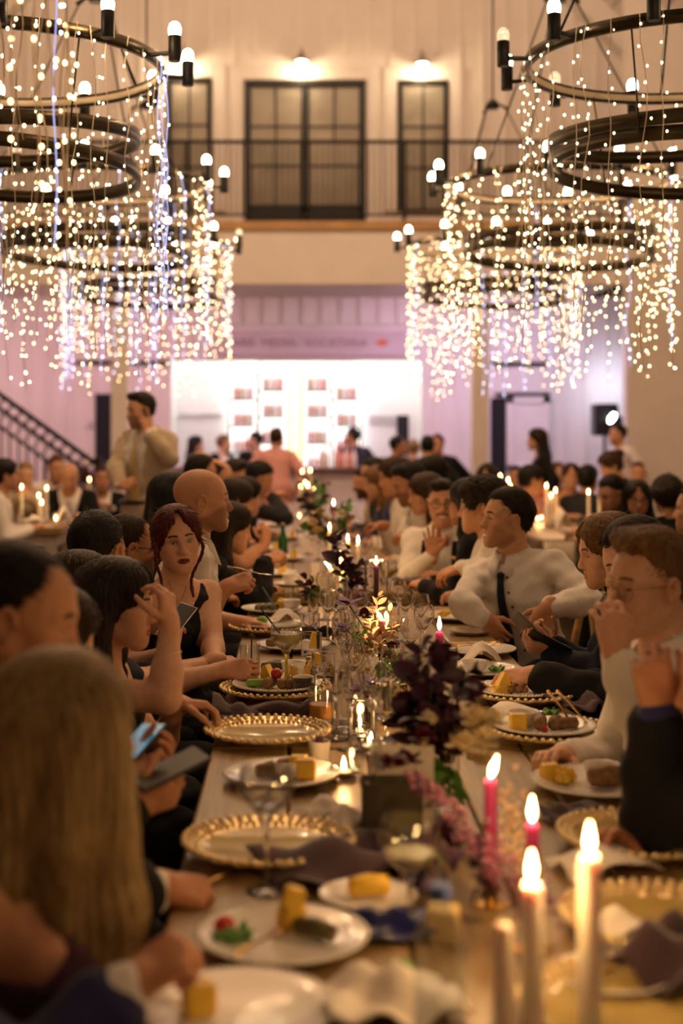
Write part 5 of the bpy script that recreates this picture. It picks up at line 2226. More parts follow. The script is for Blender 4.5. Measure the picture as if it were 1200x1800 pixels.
# near arrangement: big dark smoke-bush sprays
t, r_, L0 = flowers('tall arrangement of dark plum foliage and cream blossom beside the magenta candles', (.31, 3.02, TABLE_Z), 3)
vase(t, (0, 0, 0), .04, .17)
vase(t, (-.1, .1, 0), .03, .13)
for (px, py, dd, n) in ((742, 1128, 3.1, 18), (790, 1150, 3.05, 20), (822, 1190, 2.95, 16), (760, 1190, 3.0, 20), (705, 1215, 3.1, 14), (842, 1245, 3.0, 14), (725, 1250, 2.95, 8),
                        (800, 1240, 2.9, 18), (672, 1325, 2.9, 6), (790, 1280, 2.9, 8), (770, 1120, 3.15, 14), (835, 1160, 3.1, 12)):
    spray(t, (r_.uniform(-.03, .03), r_.uniform(-.03, .03), .1), rel(px, py, dd, L0), 'dark', n, r_, .01, .9, leaf_sc=1.15)
for (px, py, dd) in ((835, 1265, 2.85), (850, 1300, 2.85), (815, 1310, 2.8), (842, 1335, 2.85), (825, 1285, 2.9), (860, 1270, 2.9)):
    st = MB().tube([(0, 0, .1), lerp(np.array([0, 0, .1]), rel(px, py, dd, L0), .6) + np.array([0, 0, .02]), rel(px, py, dd, L0)], .0025, 5).build('stem', STEM_G, t)
    bloom(t, rel(px, py, dd, L0), 'cream', r_, 1.5, 14)
for (px, py, dd) in ((745, 1300, 2.85), (690, 1345, 2.8), (715, 1335, 2.85)):
    bloom(t, rel(px, py, dd, L0), 'maroon', r_, 1.3)
for (px, py, dd) in ((730, 1330, 2.95), (760, 1265, 2.95), (725, 1170, 3.3), (805, 1190, 3.3)):
    bloom(t, rel(px, py, dd, L0), 'white', r_, 1.4)
tassel(t, [rel(725, 1365, 2.6, L0), rel(765, 1395, 2.55, L0), rel(805, 1440, 2.5, L0), rel(830, 1500, 2.45, L0), rel(860, 1560, 2.4, L0)], .009, PETAL_P, 'tassel', 200, 5)
spray(t, (0, -.1, .1), rel(775, 1545, 2.3, L0), 'dark', 9, r_, .0, .8, leaf_sc=1.1, from_=.5)
spray(t, (0, -.1, .1), rel(850, 1590, 2.2, L0), 'dark', 9, r_, .0, .8, leaf_sc=1.1, from_=.5)
spray(t, (0, 0, .1), rel(800, 1400, 2.8, L0), 'green', 12, r_, .02, .8)
tassel(t, [rel(830, 1470, 2.35, L0), rel(900, 1540, 2.25, L0), rel(960, 1600, 2.2, L0)], .016, PETAL_P, 'statice_sprig', 160, 8)
tassel(t, [rel(880, 1400, 2.6, L0), rel(905, 1480, 2.5, L0), rel(930, 1560, 2.4, L0)], .02, LEAF_B, 'dried_sprig', 160, 9)

# arrangement in the focus zone: bleached ruscus, irises, greenery
t, r_, L0 = flowers('arrangement of bleached beige ruscus with violet irises and greenery', (.3, 4.55, TABLE_Z), 4)
vase(t, (0, 0, 0), .03, .14)
vase(t, (-.08, .25, 0), .026, .12)
for (px, py, dd) in ((665, 1045, 4.7), (690, 1065, 4.65), (648, 1080, 4.6), (680, 1100, 4.55), (640, 1120, 4.6), (668, 1130, 4.5), (700, 1090, 4.7), (655, 1060, 4.7)):
    spray(t, (-.01, 0, .08), rel(px, py, dd, L0), 'beige', 18, r_, .0, .9, leaf_sc=1.15, from_=.4)
for (px, py, dd, s_) in ((612, 1062, 4.7, 1.0), (655, 1205, 4.1, 1.15), (632, 1218, 4.1, 1.0), (605, 1105, 4.6, .8)):
    MB().tube([(-.02, 0, .08), lerp(np.array([-.02, 0, .08]), rel(px, py, dd, L0), .5), rel(px, py, dd, L0)], .0028, 5).build('stem', STEM_G, t)
    bloom(t, rel(px, py, dd, L0), 'iris', r_, s_)
for (px, py, dd) in ((700, 1195, 4.1), (690, 1220, 4.05), (625, 1100, 4.7), (715, 1180, 4.2)):
    spray(t, (0, 0, .08), rel(px, py, dd, L0), 'green', 9, r_, .0, .9)
for (px, py, dd) in ((628, 1160, 4.3), (640, 1180, 4.25), (618, 1185, 4.25), (705, 1225, 4.0), (720, 1200, 4.1), (645, 1150, 4.4)):
    bloom(t, rel(px, py, dd, L0), 'cream', r_, 1.1, 14)
for (px, py, dd) in ((690, 1140, 4.3), (675, 1155, 4.3), (640, 1082, 4.5)):
    bloom(t, rel(px, py, dd, L0), 'maroon', r_, 1.25)
tassel(t, [rel(690, 1150, 4.25, L0), rel(700, 1190, 4.2, L0), rel(715, 1240, 4.15, L0)], .006, PETAL_P, 'statice_sprig', 70, 3)

# arrangement at the table end: dark branch leaning over the tall glass
t, r_, L0 = flowers('dark plum branch with small maroon flowers leaning past the white tapers', (.235, 6.12, TABLE_Z), 5)
vase(t, (0, 0, 0), .028, .13)
for (px, py, dd, n) in ((592, 938, 6.2, 16), (612, 958, 6.15, 14), (630, 990, 6.1, 14), (636, 1015, 6.1, 10)):
    spray(t, (.0, 0, .06), rel(px, py, dd, L0), 'dark', n, r_, .0, .8, leaf_sc=1.2, from_=.35)
for (px, py, dd) in ((603, 1025, 6.0), (612, 1045, 6.0), (598, 1040, 6.0), (640, 1030, 6.0), (622, 1018, 6.05), (628, 1052, 5.9)):
    bloom(t, rel(px, py, dd, L0), 'maroon', r_, .9)
tassel(t, [rel(610, 1050, 5.9, L0), rel(640, 1040, 5.9, L0), rel(660, 1060, 5.8, L0)], .016, PETAL_P, 'statice_sprig', 140, 4)
for (px, py, dd) in ((620, 1060, 5.9), (650, 1075, 5.8), (585, 1045, 6.0)):
    bloom(t, rel(px, py, dd, L0), 'white', r_, .8)
t, r_, L0 = flowers('small posy of plum leaves with one pink bloom beside the cream card', (.075, 6.2, TABLE_Z), 6)
vase(t, (0, 0, 0), .024, .1)
for (px, py, dd) in ((540, 1012, 6.2), (552, 1022, 6.15), (536, 1030, 6.2)):
    spray(t, (0, 0, .05), rel(px, py, dd, L0), 'dark', 8, r_, .0, .9)
bloom(t, rel(537, 1030, 6.1, L0), 'maroon', r_, .9)
spray(t, (0, 0, .05), rel(555, 1035, 6.1, L0), 'green', 6, r_)
# far arrangements down the row
for (lab, loc, seed, items) in (
        ('cream and green posy with purple spikes on the table past the gap', (.22, 8.6, TABLE_Z), 7,
         ((560, 905, 'cream'), (575, 915, 'white'), (548, 920, 'cream'), (600, 905, 'white'), (612, 915, 'cream'), (585, 930, 'white'), (556, 935, 'cream'))),
        ('cream posy with dark leaves below the cluster of far candles', (.17, 11.0, TABLE_Z), 8,
         ((548, 880, 'cream'), (556, 890, 'cream'), (560, 862, 'white'), (545, 868, 'white'), (570, 878, 'cream'))),
        ('dark-leaved posy on the table closest to the bar', (.16, 13.8, TABLE_Z), 9,
         ((552, 850, 'white'), (545, 858, 'cream'), (560, 856, 'white')))):
    t, r_, L0 = flowers(lab, loc, seed)
    vase(t, (0, 0, 0), .04, .14)
    dd = loc[1]
    for (px, py, k) in items:
        q = rel(px, py, dd + r_.uniform(-.15, .15), L0)
        MB().tube([(0, 0, .06), q], .003, 5).build('stem', STEM_G, t)
        bloom(t, q, k, r_, 1.9, 12)
    for k in range(7):
        a = r_.uniform(0, 6.28)
        spray(t, (0, 0, .08), (.14 * math.cos(a), .1 * math.sin(a), r_.uniform(.24, .4)), 'dark' if k % 3 else 'green', 10, r_, .0, .9, leaf_sc=1.5)
    for k in range(2):
        a = r_.uniform(0, 6.28)
        tassel(t, [(0, 0, .1), (.1 * math.cos(a), .1 * math.sin(a), .36)], .008, WAX_P, 'purple_spike', 60, seed + k)
t, r_, L0 = flowers('large dark purple bouquet at the foot of the stair rail', tuple(T(163, 882)), 10)
vase(t, (0, 0, 0), .06, .2)
dd = L0[1]
for k in range(14):
    a = r_.uniform(0, 6.28)
    spray(t, (0, 0, .15), (.22 * math.cos(a), .2 * math.sin(a), r_.uniform(.3, .52)), 'dark', 10, r_, .0, .9, leaf_sc=1.9)
for k in range(9):
    a = r_.uniform(0, 6.28)
    bloom(t, (.2 * math.cos(a), .18 * math.sin(a) - .06, r_.uniform(.25, .45)), 'iris' if k % 3 else 'white', r_, 1.6)

# ---------------------------------------------------------------- candles
candle(1036, 1845, 1036, 1470, 'tall white taper burning closest to the camera, in front of the gilded charger', WAX_W, r=.0145)
candle(934, 1850, 934, 1520, 'white taper burning below the magenta candle, second from the camera', WAX_W, r=.0145)
candle(884, 1860, 884, 1590, 'unlit white taper beside the burning white taper by the water bottle', WAX_W, r=.013, lit=False)
candle(935, 1668, 932, 1420, 'magenta taper burning just above the two white tapers', WAX_M)
candle(862, 1590, 858, 1345, 'magenta taper with a leaning flame below the cream blossom', WAX_M, lean=.3)
candle(772, 1262, 772, 1095, 'magenta taper in a glass cylinder behind the dark plum foliage', WAX_M)
candle(672, 1195, 672, 1078, 'magenta taper before the bleached ruscus, left of two pillar candles'.replace('left of', 'beside'), WAX_M, lean=-.6)
candle(694, 1202, 694, 1125, 'lower white pillar candle beside the dark purple taper', WAX_W, pillar=True, r=.021, lit=False)
candle(684, 1178, 684, 1100, 'higher white pillar candle behind the magenta taper', WAX_W, pillar=True, r=.019, lit=False)
candle(709, 1228, 709, 1135, 'unlit dark purple taper in front of the pillar candle', WAX_P, lit=False)
candle(661, 1100, 661, 985, 'dark purple taper burning inside the tall glass cylinder', WAX_P)
candle(579, 1018, 579, 925, 'tall white taper with upright flame behind the cream card', WAX_W)
candle(602, 1071, 602, 968, 'white taper with flame blown sideways beside the dark branch', WAX_W, lean=-.7, r=.013)
candle(581, 1073, 581, 990, 'short white candle with flame blown sideways beside the cream card', WAX_W, lean=-.8, r=.013)
candle(629, 1039, 629, 948, 'white taper between the dark branch and the tall glass cylinder', WAX_W)
candle(611, 1030, 611, 945, 'white taper half hidden behind the dark branch', WAX_W)
candle(586, 968, 586, 883, 'magenta taper burning alone on the table past the gap', WAX_M)
ORD = ('first', 'second', 'third', 'fourth', 'fifth', 'sixth', 'seventh', 'eighth', 'ninth', 'tenth')
for i, (bx, by, fx, fy) in enumerate(((545, 885, 548, 826), (531, 890, 531, 828), (536, 905, 534, 848), (528, 900, 528, 855), (541, 912, 541, 852), (551, 910, 551, 861), (550, 918, 550, 877), (570, 925, 570, 868), (561, 935, 562, 898), (526, 935, 526, 905))):
    lab = 'small white taper in the far cluster of lights, %s of them from the bar' % ORD[(0, 1, 3, 2, 4, 5, 6, 7, 8, 9)[i]]
    candle(bx, by, fx, fy, lab, WAX_W, group='far tapers in the middle of the row', r=.013, power=.6)
for i, (bx, by, fx, fy, lab) in enumerate((
        (82, 916, 83, 857, 'tallest white taper on the side table before the old man'), (68, 915, 69, 870, 'white taper beside the tallest one on the staircase-side table'),
        (73, 925, 73, 882, 'short white taper in front of the folded white napkin'), (38, 914, 38, 855, 'white taper in front of the fair-haired woman'),
        (98, 925, 98, 912, 'low candle at the corner of the staircase-side table'), (150, 880, 150, 838, 'paired white taper under the dark purple bouquet, wall side'),
        (157, 884, 157, 842, 'paired white taper under the dark purple bouquet, aisle side'))):
    candle(bx, by, fx, fy, lab, WAX_W, r=.012, power=.7)
for i, (bx, by, fx, fy, lab) in enumerate((
        (879, 900, 879, 836, 'white taper just over the curly-haired guest'), (893, 904, 892, 843, 'white taper between its taller and shorter neighbours behind the man with the tie'),
        (897, 906, 896, 854, 'shortest white taper over the head of the man with the tie'), (960, 925, 960, 853, 'tallest white taper on the table with the white runner'),
        (968, 928, 968, 870, 'shorter white taper on the table with the white runner'), (976, 925, 976, 861, 'white taper closest to the floral dress on the runner table'),
        (1034, 930, 1034, 864, 'low burning taper in front of the woman in floral dress'), (1053, 925, 1053, 869, 'white taper before the man in dark green'),
        (1076, 932, 1076, 881, 'shorter white taper beside the man in dark green'), (1092, 945, 1092, 895, 'low candle flame right over the dark-haired guest in black'.replace('right over', 'just over')),
        (1136, 925, 1136, 866, 'magenta taper in front of the woman with glasses and black hair'))):
    candle(bx, by, fx, fy, lab, WAX_M if 'magenta' in lab else WAX_W, r=.012, power=.7)
for (bx, by, lab) in ((632, 1282, 'added tea light for flame glints among the tumblers under the low violet iris'), (652, 1322, 'added tea light for flame glints behind the tall white card'), (604, 1368, 'added tea light for flame glints beside the white cup and crumpled napkin'),  # these three are added, standing in for flame reflections in the glasses
                     (944, 919, 'tea light on the corner of the runner table'), (951, 917, 'tea light beside another on the runner table')):
    p = T(bx, by)
    t = thing('tea_light', tuple(p), lab, 'candle')
    MB().lathe([(.001, 0), (.03, 0), (.032, .03), (.03, .03), (.028, .012), (.001, .012)], n=20).build('cup', GLASS, t)
    MB().lathe([(.001, .004), (.025, .004), (.025, .018), (.001, .017)], n=16).build('wax', WAX_W, t)
    MB().lathe([(.001, .018), (.0055, .026), (.005, .036), (.001, .05)], n=10).build('flame', FLAME, t)
    point_light('candle_light', (0, 0, .06), .5, (1, .55, .2), .012, t)


def cylinder_glass(px, py, r, h, label):
    t = MB().lathe([(.001, 0), (r, 0), (r, h), (r - .002, h), (r - .002, .006), (.001, .006)], n=36).build('glass_cylinder', GLASS, None, tuple(T(px, py)))
    return tag(t, label, 'vase')


cylinder_glass(661, 1101, .048, .27, 'tall clear glass cylinder around the burning dark purple taper')
cylinder_glass(772, 1264, .05, .2, 'clear glass cylinder around the magenta taper behind the plum foliage')

# ---------------------------------------------------------------- place settings, staircase side of the long table
n_ = 'the plate closest to the camera'
p = set_plate(420, 1795, 'white plate at the bottom edge with a cheese cube', dz=.001)
food('cheese', seat_on(p, -.055, .0), 'the plate at the bottom edge', .4, 1.2)
p = set_plate(497, 1664, 'white plate with a tomato, lettuce and a vine leaf roll', dz=.001)
w_ = 'the plate with tomato and lettuce'
food('tomato', seat_on(p, -.092, .018), w_, 0, 1.15)
food('lettuce', seat_on(p, -.08, -.008), w_, .3)
food('cheese', seat_on(p, .01, .05, .0), w_, .7, 1.1, .2)
food('cheese', seat_on(p, .012, .046, .036), w_, .2, .9, .3)
food('dolma', seat_on(p, .05, .005), w_, -.6, 1.1)
fork(seat_on(p, -.03, -.02, .004), 1.0, 'gold fork lying across the plate with tomato and lettuce')
p = set_plate(648, 1588, 'small white plate with a yellow pastry beside the large stemmed glass and bud vase', dz=.001, small=True)
food('roll', seat_on(p, .0, .0), 'the small plate near the dark blue bud vase', .2, 1.2).data.materials[0] = CHEESE
set_charger(472, 1502, 'empty gilded charger in front of the stemmed glass')
fork(T(415, 1540) + np.array([0, 0, .004]), .9, 'fork beside the empty gilded charger')
p = set_plate(494, 1374, 'white plate with two cheese pieces behind the stemmed glass', dz=.001)
w_ = 'the plate behind the stemmed glass'
food('cheese', seat_on(p, .055, -.01), w_, .1, 1.25)
food('cheese', seat_on(p, .04, .045), w_, -.2, 1.1)
food('roll', seat_on(p, -.03, .0), w_, .3)
food('roll', seat_on(p, -.01, .035), w_, .5)
food('bowl', seat_on(p, .02, .01, 0), w_)
glass_thing('stemmed_glass', 468, 1568, 'large stemmed glass with pale drink and straw before the empty charger', 'balloon', h=.22, fill=(WATER, .3))
straw(T(468, 1568), [(-.02, 0, .14), (.035, 0, .215)], 'straw leaning in the large stemmed glass')
set_charger(470, 1301, 'empty gilded charger in front of the rolled plum napkin')
p = T(561, 1338)
t = thing('paper_cup', tuple(p), 'small white cup with something dark in it beside the charger', 'cup')
MB().lathe([(.001, 0), (.022, 0), (.027, .05), (.025, .05), (.02, .004), (.001, .004)], n=20).build('cup_wall', PAPER, t)
MB().sphere((0, 0, .05), .012, 8, 6).build('filling', PLUM, t)


def napkin(p, size, rz, label, m=PLUM_NAPKIN, rolled=False, seed=1, height=.012, group=None, name='napkin'):
    r_ = random.Random(seed)
    b = MB()
    a, b_, c = r_.uniform(2, 5), r_.uniform(2, 5), r_.uniform(0, 6)
    if rolled:
        P = []
        n = 18
        for u in np.linspace(-.5, .5, 16):
            row = []
            rr = .022 + .006 * math.sin(u * 9 + c) + .01 * (abs(u) > .42)
            for k in range(n):
                an = 2 * math.pi * k / n
                rw = rr * (1 + .18 * math.sin(3 * an + u * 6 + c))
                row.append((u * size[0], rw * 1.5 * math.cos(an), rr * .9 + rw * .9 * math.sin(an)))
            P.append(row)
        b.sheet(np.array(P), 0, True)
    else:
        P = [[(u * size[0], v * size[1], .006 + height * (.5 + .5 * math.sin(a * u * 3 + c) * math.cos(b_ * v * 3) + .35 * math.sin(7 * u + 5 * v + c)) * (1 - .5 * max(abs(u), abs(v)) * 2)) for v in np.linspace(-.5, .5, 13)] for u in np.linspace(-.5, .5, 13)]
        b.sheet(np.array(P), .003)
    o = b.build(name, m, None, tuple(p))
    o.rotation_euler = (0, 0, rz)
    return tag(o, label, 'napkin', group)


napkin(T(462, 1262), (.28, .1), .0, 'rolled plum napkin lying in front of the plate with cucumber', rolled=True, seed=2)
napkin(T(425, 1262), (.16, .12), .3, 'end of a plum napkin spread at the table edge', seed=3, height=.03)
napkin(T(600, 1530), (.3, .2), .5, 'dark plum napkin crumpled behind the plate with tomato', seed=4, height=.05)
napkin(T(690, 1640), (.16, .12), .2, 'blue-black cloth scrap beside the white packet', BLUE_GL, seed=9, height=.03)
set_charger(482, 1225, 'gilded charger under the plate with cucumber and rolls')
p = set_plate(486, 1221, 'white plate with cucumber, rolls, tomato and cheese wedges', dz=.014)
w_ = 'the plate with cucumber and tomato'
food('cucumber', seat_on(p, -.065, .0), w_, .1, 1.1)
food('roll', seat_on(p, -.02, -.02), w_, 1.2, 1.05)
food('roll', seat_on(p, .02, -.025), w_, 1.4, 1.0)
food('roll', seat_on(p, .048, -.03), w_, 1.3, 1.0)
food('tomato', seat_on(p, .0, .0, .024), w_, 0, 1.2)
food('wedge', seat_on(p, -.02, .05), w_, 2.6, 1.2)
food('wedge', seat_on(p, .035, .04), w_, .3, 1.2)
food('bowl', seat_on(p, .08, -.01, .0), w_)
set_plate(505, 1188, 'dark-edged plate between the cucumber plate and the vine leaf plate', dz=.001, at=T(510, 1186))
p = T(510, 1186) + np.array([0, 0, .012])
w_ = 'the plate behind the gin glass stem'
food('dolma', seat_on(p, -.06, .0), w_, .3, 1.1)
food('dolma', seat_on(p, -.045, .03), w_, .5, 1.1)
food('dolma', seat_on(p, .03, .045), w_, .2, 1.0)
food('bowl', seat_on(p, .01, -.03, 0), w_)
food('wedge', seat_on(p, .07, -.02), w_, .1, 1.3)
p = set_plate(515, 1142, 'white plate with rolls and cheese beyond the gin glass', dz=.001)
w_ = 'the plate beyond the gin glass'
food('roll', seat_on(p, -.07, .0), w_, .6)
food('wedge', seat_on(p, .065, .0), w_, .2, 1.1)
food('bowl', seat_on(p, .02, -.02, 0), w_)
set_charger(475, 1113, 'gilded charger under the plate with the lime half')
p = set_plate(478, 1110, 'white plate with a lime half near the redhead', dz=.014)
food('lime', seat_on(p, -.04, .0), 'the plate near the redhead', .2, 1.0)
p = set_plate(478, 1077, 'white plate with stuffed vine leaves and cheese beside the bald man', dz=.001)
w_ = 'the plate beside the bald man'
for k in range(3):
    food('dolma', seat_on(p, -.055 + .03 * k, -.01 + .006 * k), w_, 1.3, 1.1)
food('cheese', seat_on(p, .045, .035), w_, .3, 1.1)
food('wedge', seat_on(p, .03, .06), w_, .6, 1.0)
food('bowl', seat_on(p, .085, -.0, .01), w_)
tag(MB().tube([tuple(T(461, 1072) + np.array([0, 0, .1])), tuple(T(495, 1092) + np.array([0, 0, .02]))], .0028, 6).build('straw', BLACK_PL), 'black straw lying over the vine leaf plate', 'straw')


def paper_napkin(p, label, rz=0.0, sz=.09, h=.05, seed=1, group=None):
    r_ = random.Random(seed)
    c = r_.uniform(0, 6)
    P = []
    for u in np.linspace(-1, 1, 11):
        P.append([(u * sz, v * sz * .7, h * max(0, 1 - abs(u * .8 + .15 * math.sin(3 * v + c)) - .25 * abs(v)) + .006 + .006 * math.sin(6 * u + 5 * v + c)) for v in np.linspace(-1, 1, 11)])
    o = MB().sheet(np.array(P), .002).build('paper_napkin', PAPER, None, tuple(p))
    o.rotation_euler = (0, 0, rz)
    return tag(o, label, 'napkin', group)


paper_napkin(T(500, 1102), 'folded white paper napkin between the lime and vine leaf plates', .2, .07, .07, 2)
paper_napkin(T(575, 1448), 'crumpled white paper napkin beside the dark card', .4, .06, .05, 3)
paper_napkin(T(610, 1470), 'torn white paper napkin touching the dark card', 1.2, .05, .06, 4)
napkin(T(440, 1108), (.14, .1), .3, 'dusky napkin folded at the table edge by the redhead', mat('dusky_napkin', (.3, .22, .22), rough=.9), seed=6, height=.015)
# glasses on the staircase side
glass_thing('gin_glass', 503, 1226, 'balloon glass of lemon drink on a yellow stem', 'balloon', h=.225, fill=(LEMONADE, .7), stem_m=YSTEM)
straw(T(503, 1226), [(.02, 0, .14), (-.075, 0, .265)], 'black straw leaning in the yellow-stemmed glass')
p = T(503, 1226)
tag(MB().sphere((0, 0, 0), .018, 10, 6, (1, .35, 1)).build('lime_slice', LIME, None, (p[0] - .012, p[1] - .01, p[2] + .178)), 'lime slice floating in the yellow-stemmed glass', 'food')
tum = ((545, 1122, 'tumbler of water behind the yellow-stemmed glass', WATER, .5), (547, 1160, 'half-full tumbler beside the plate beyond the gin glass', WATER, .4),
       (568, 1200, 'tumbler of water in front of a cheese piece', WATER, .6), (511, 1072, 'squat tumbler of lemon drink at the end of the table', LEMONADE, .45),
       (564, 1270, 'tumbler of orange juice beside the rolled plum napkin', JUICE, .55), (600, 1130, 'empty tumbler under the violet iris', None, 0),
       (533, 1228, 'low tumbler tucked behind the plate with cucumber', WATER, .5), (606, 1285, 'clear tumbler sparkling in candlelight by the juice', WATER, .4),
       (635, 1300, 'clear tumbler sparkling beside the added tea lights', WATER, .3), (662, 1262, 'clear tumbler behind the white card reflecting flames', None, 0))
for (x, y, lab, f_, k) in tum:
    glass_thing('tumbler', x, y, lab, 'tumbler', fill=(f_, k) if f_ else None)
wine = ((570, 1090, 'empty wine glass under the plum posy'), (597, 1112, 'empty wine glass in front of the violet iris'), (576, 1130, 'empty wine glass beside the dark sunglasses'),
        (604, 1180, 'wine glass before the bleached ruscus'), (620, 1250, 'wine glass beside the low violet iris'), (590, 1300, 'wine glass behind the white cup'),
        (655, 1300, 'wine glass by the tall white card'), (617, 1318, 'wine glass between two added tea lights'), (680, 1345, 'wine glass tucked behind the tall white card'), (606, 1215, 'wine glass beyond the tumblers, under the low iris'),
        (630, 1135, 'wine glass under the bleached ruscus, staircase side'), (722, 1195, 'wine glass behind the dark plum foliage'), (640, 1480, 'wine glass beside the dark card and the torn napkin'), (690, 1262, 'wine glass below the green leaves'), (700, 1108, 'wine glass beside the tall glass cylinder'),
        (712, 1128, 'wine glass below the tall glass cylinder, aisle side'), (738, 1140, 'large wine glass between the tapers and the plate of strawberries'), (684, 1060, 'wine glass of white wine behind the tall cylinder'),
        (745, 1165, 'wine glass in front of the larger one beside strawberries'), (640, 1012, 'wine glass at the near end of the table past the gap'.replace('near end', 'end')))
for (x, y, lab) in wine:
    glass_thing('wine_glass', x, y, lab, 'wine', h=.2, fill=(LEMONADE, .3) if 'white wine' in lab else None)
for (x, y, lab) in ((655, 1000, 'wine glass past the gap, behind the tall glass cylinder'), (560, 985, 'wine glass past the gap, above the cream card'), (540, 975, 'wine glass past the gap, standing closest to the camera beside the green bottle'.replace('standing closest to the camera ', '')),
                    (575, 960, 'wine glass past the gap, at the foot of the lone magenta taper'), (615, 975, 'wine glass past the gap, seen over the dark plum branch'), (548, 950, 'wine glass past the gap, beyond the green bottle'),
                    (635, 985, 'wine glass past the gap, beside the white taper and the cylinder'), (600, 945, 'wine glass past the gap, among the cream blossoms'), (522, 960, 'wine glass past the gap, between green bottle and plates'),
                    (530, 935, 'wine glass past the gap, under the cream posy on the plate side'), (590, 930, 'wine glass past the gap, under the cream posy on the aisle side')):
    glass_thing('wine_glass', x, y, lab, 'wine', 'wine glasses past the gap', h=.19)
# sunglasses lying by the plates
sg = thing('sunglasses', tuple(T(557, 1122) + np.array([0, 0, .004])), 'dark sunglasses lying beside the empty wine glass', 'sunglasses')
for s in (-1, 1):
    MB().sphere((s * .033, 0, .022), .028, 14, 8, (1, .2, .85)).build('lens', BLACK_PL, sg)
    MB().tube([(s * .06, 0, .03), (s * .062, .06, .028), (s * .06, .12, .01)], .003, 6).build('temple', BLACK_PL, sg)
MB().tube([(-.012, 0, .03), (0, -.004, .034), (.012, 0, .03)], .003, 6).build('bridge', BLACK_PL, sg)

# cards
cm_ = thing('menu_card', tuple(T(690, 1490)), 'tented card showing its dark olive back towards the camera', 'card')
MB().box((0, 0, .062), (.116, .003, .124), frame(90, 8), .001).build('card_front', CARD_BACK, cm_)
MB().box((0, .06, .062), (.116, .003, .124), frame(90, -8), .001).build('card_back', CARD_BACK, cm_)
o = MB().box((0, 0, .088), (.128, .003, .172), frame(84, -6), .001).build('place_card', PAPER, None, tuple(T(706, 1464)))
tag(o, 'tall white card standing between the dark card and the plum foliage', 'card')
for (x, y, w_, h_, lab) in ((566, 1045, .052, .082, 'cream tented card beside the short leaning candle'), (554, 1012, .046, .07, 'cream card behind the tented one, beside the white taper')):
    c_ = thing('place_card', tuple(T(x, y)), lab, 'card')
    MB().box((0, 0, h_ / 2), (w_, .002, h_), frame(80, -8)).build('card_front', PAPER, c_)
    MB().box((0, .02, h_ / 2), (w_, .002, h_), frame(80, 8)).build('card_back', PAPER, c_)

# ---------------------------------------------------------------- place settings, loudspeaker side
set_charger(918, 1232, 'gilded charger under the plate with the tall cheese piece and forks')
p = set_plate(905, 1228, 'white plate with an upright cheese piece and gold forks', dz=.014, at=T(912, 1230))
w_ = 'the plate with an upright piece and forks'
food('wedge', seat_on(p, -.06, -.02), w_, .2, 1.25)
food('scramble', seat_on(p, -.01, -.03), w_).data.materials[0] = ROLLM
fork(seat_on(p, .01, -.01, .02), .5, 'gold fork resting on the plate with upright cheese')
fork(seat_on(p, -.01, .0, .016), .25, 'second gold fork on the plate with upright cheese')
set_charger(965, 1300, 'gilded charger under the plate with rolls and standing forks')
p = set_plate(955, 1296, 'white plate with cheese, rolls and two standing gold forks', dz=.014)
w_ = 'the plate with standing gold forks'
food('cheese', seat_on(p, -.07, -.02), w_, .05, 1.2)
food('roll', seat_on(p, -.01, -.015), w_, 1.4, 1.2)
food('roll', seat_on(p, .03, -.01), w_, 1.2, 1.1)
food('roll', seat_on(p, .06, -.012), w_, .3, 1.0)
food('tomato', seat_on(p, -.005, -.05), w_, 0, .6)
food('lettuce', seat_on(p, .02, .02, .03), w_, .3, .7)
food('bowl', seat_on(p, -.045, .05, 0), w_)
fork(seat_on(p, .05, .0, .04), .3, 'gold fork standing on the rolls, camera side', tilt=.9, L=.15)
fork(seat_on(p, .085, .02, .04), .2, 'gold fork standing on the rolls, guest side', tilt=.8, L=.15)
p = set_plate(1050, 1388, 'white plate with crumbled cheese, a long roll and a tomato', dz=.001, sc=1.1)
w_ = 'the plate with the long roll'
food('cheese', seat_on(p, -.1, .04), w_, .3, 1.1)
food('scramble', seat_on(p, -.07, .02), w_)
food('roll', seat_on(p, .02, -.015), w_, .05, 1.5)
food('tomato', seat_on(p, .075, -.01), w_, 0, 1.2)
food('bowl', seat_on(p, .02, .05, 0), w_)
napkin(T(1010, 1440), (.14, .1), .2, 'dark plum napkin between the plate and the gilded charger', seed=12, height=.03)
tag(MB().tube([tuple(T(960, 1420) + np.array([0, 0, .01])), tuple(T(1085, 1440) + np.array([0, 0, .012]))], .003, 6).build('stem_cutting', STEM_G), 'cut green stem lying behind the empty gilded charger', 'flower stem')
set_charger(1130, 1490, 'empty gilded charger to which the tall white taper stands closest'.replace('to which the tall white taper stands closest', 'seen through the tall white taper flame'))
set_charger(1165, 1640, 'gilded charger at the picture edge under the plum napkin')
set_charger(1120, 1800, 'gilded charger at the bottom corner of the table')
napkin(T(1185, 1720), (.2, .16), .6, 'plum napkin peaked on the charger at the picture edge', seed=14, height=.1)
paper_napkin(T(1060, 1530), 'crumpled white napkin behind the tall white taper', .3, .09, .04, 7)
paper_napkin(T(1090, 1660), 'balled white napkin beside the edge charger', .3, .06, .05, 8)
p = set_plate(1075, 1730, 'small white plate with a gold fork beside the tall taper', dz=.001, small=True)
fork(seat_on(p, .01, .0, .008), .6, 'gold fork on the small plate beside the tall taper', L=.15)
p = T(948, 1265)


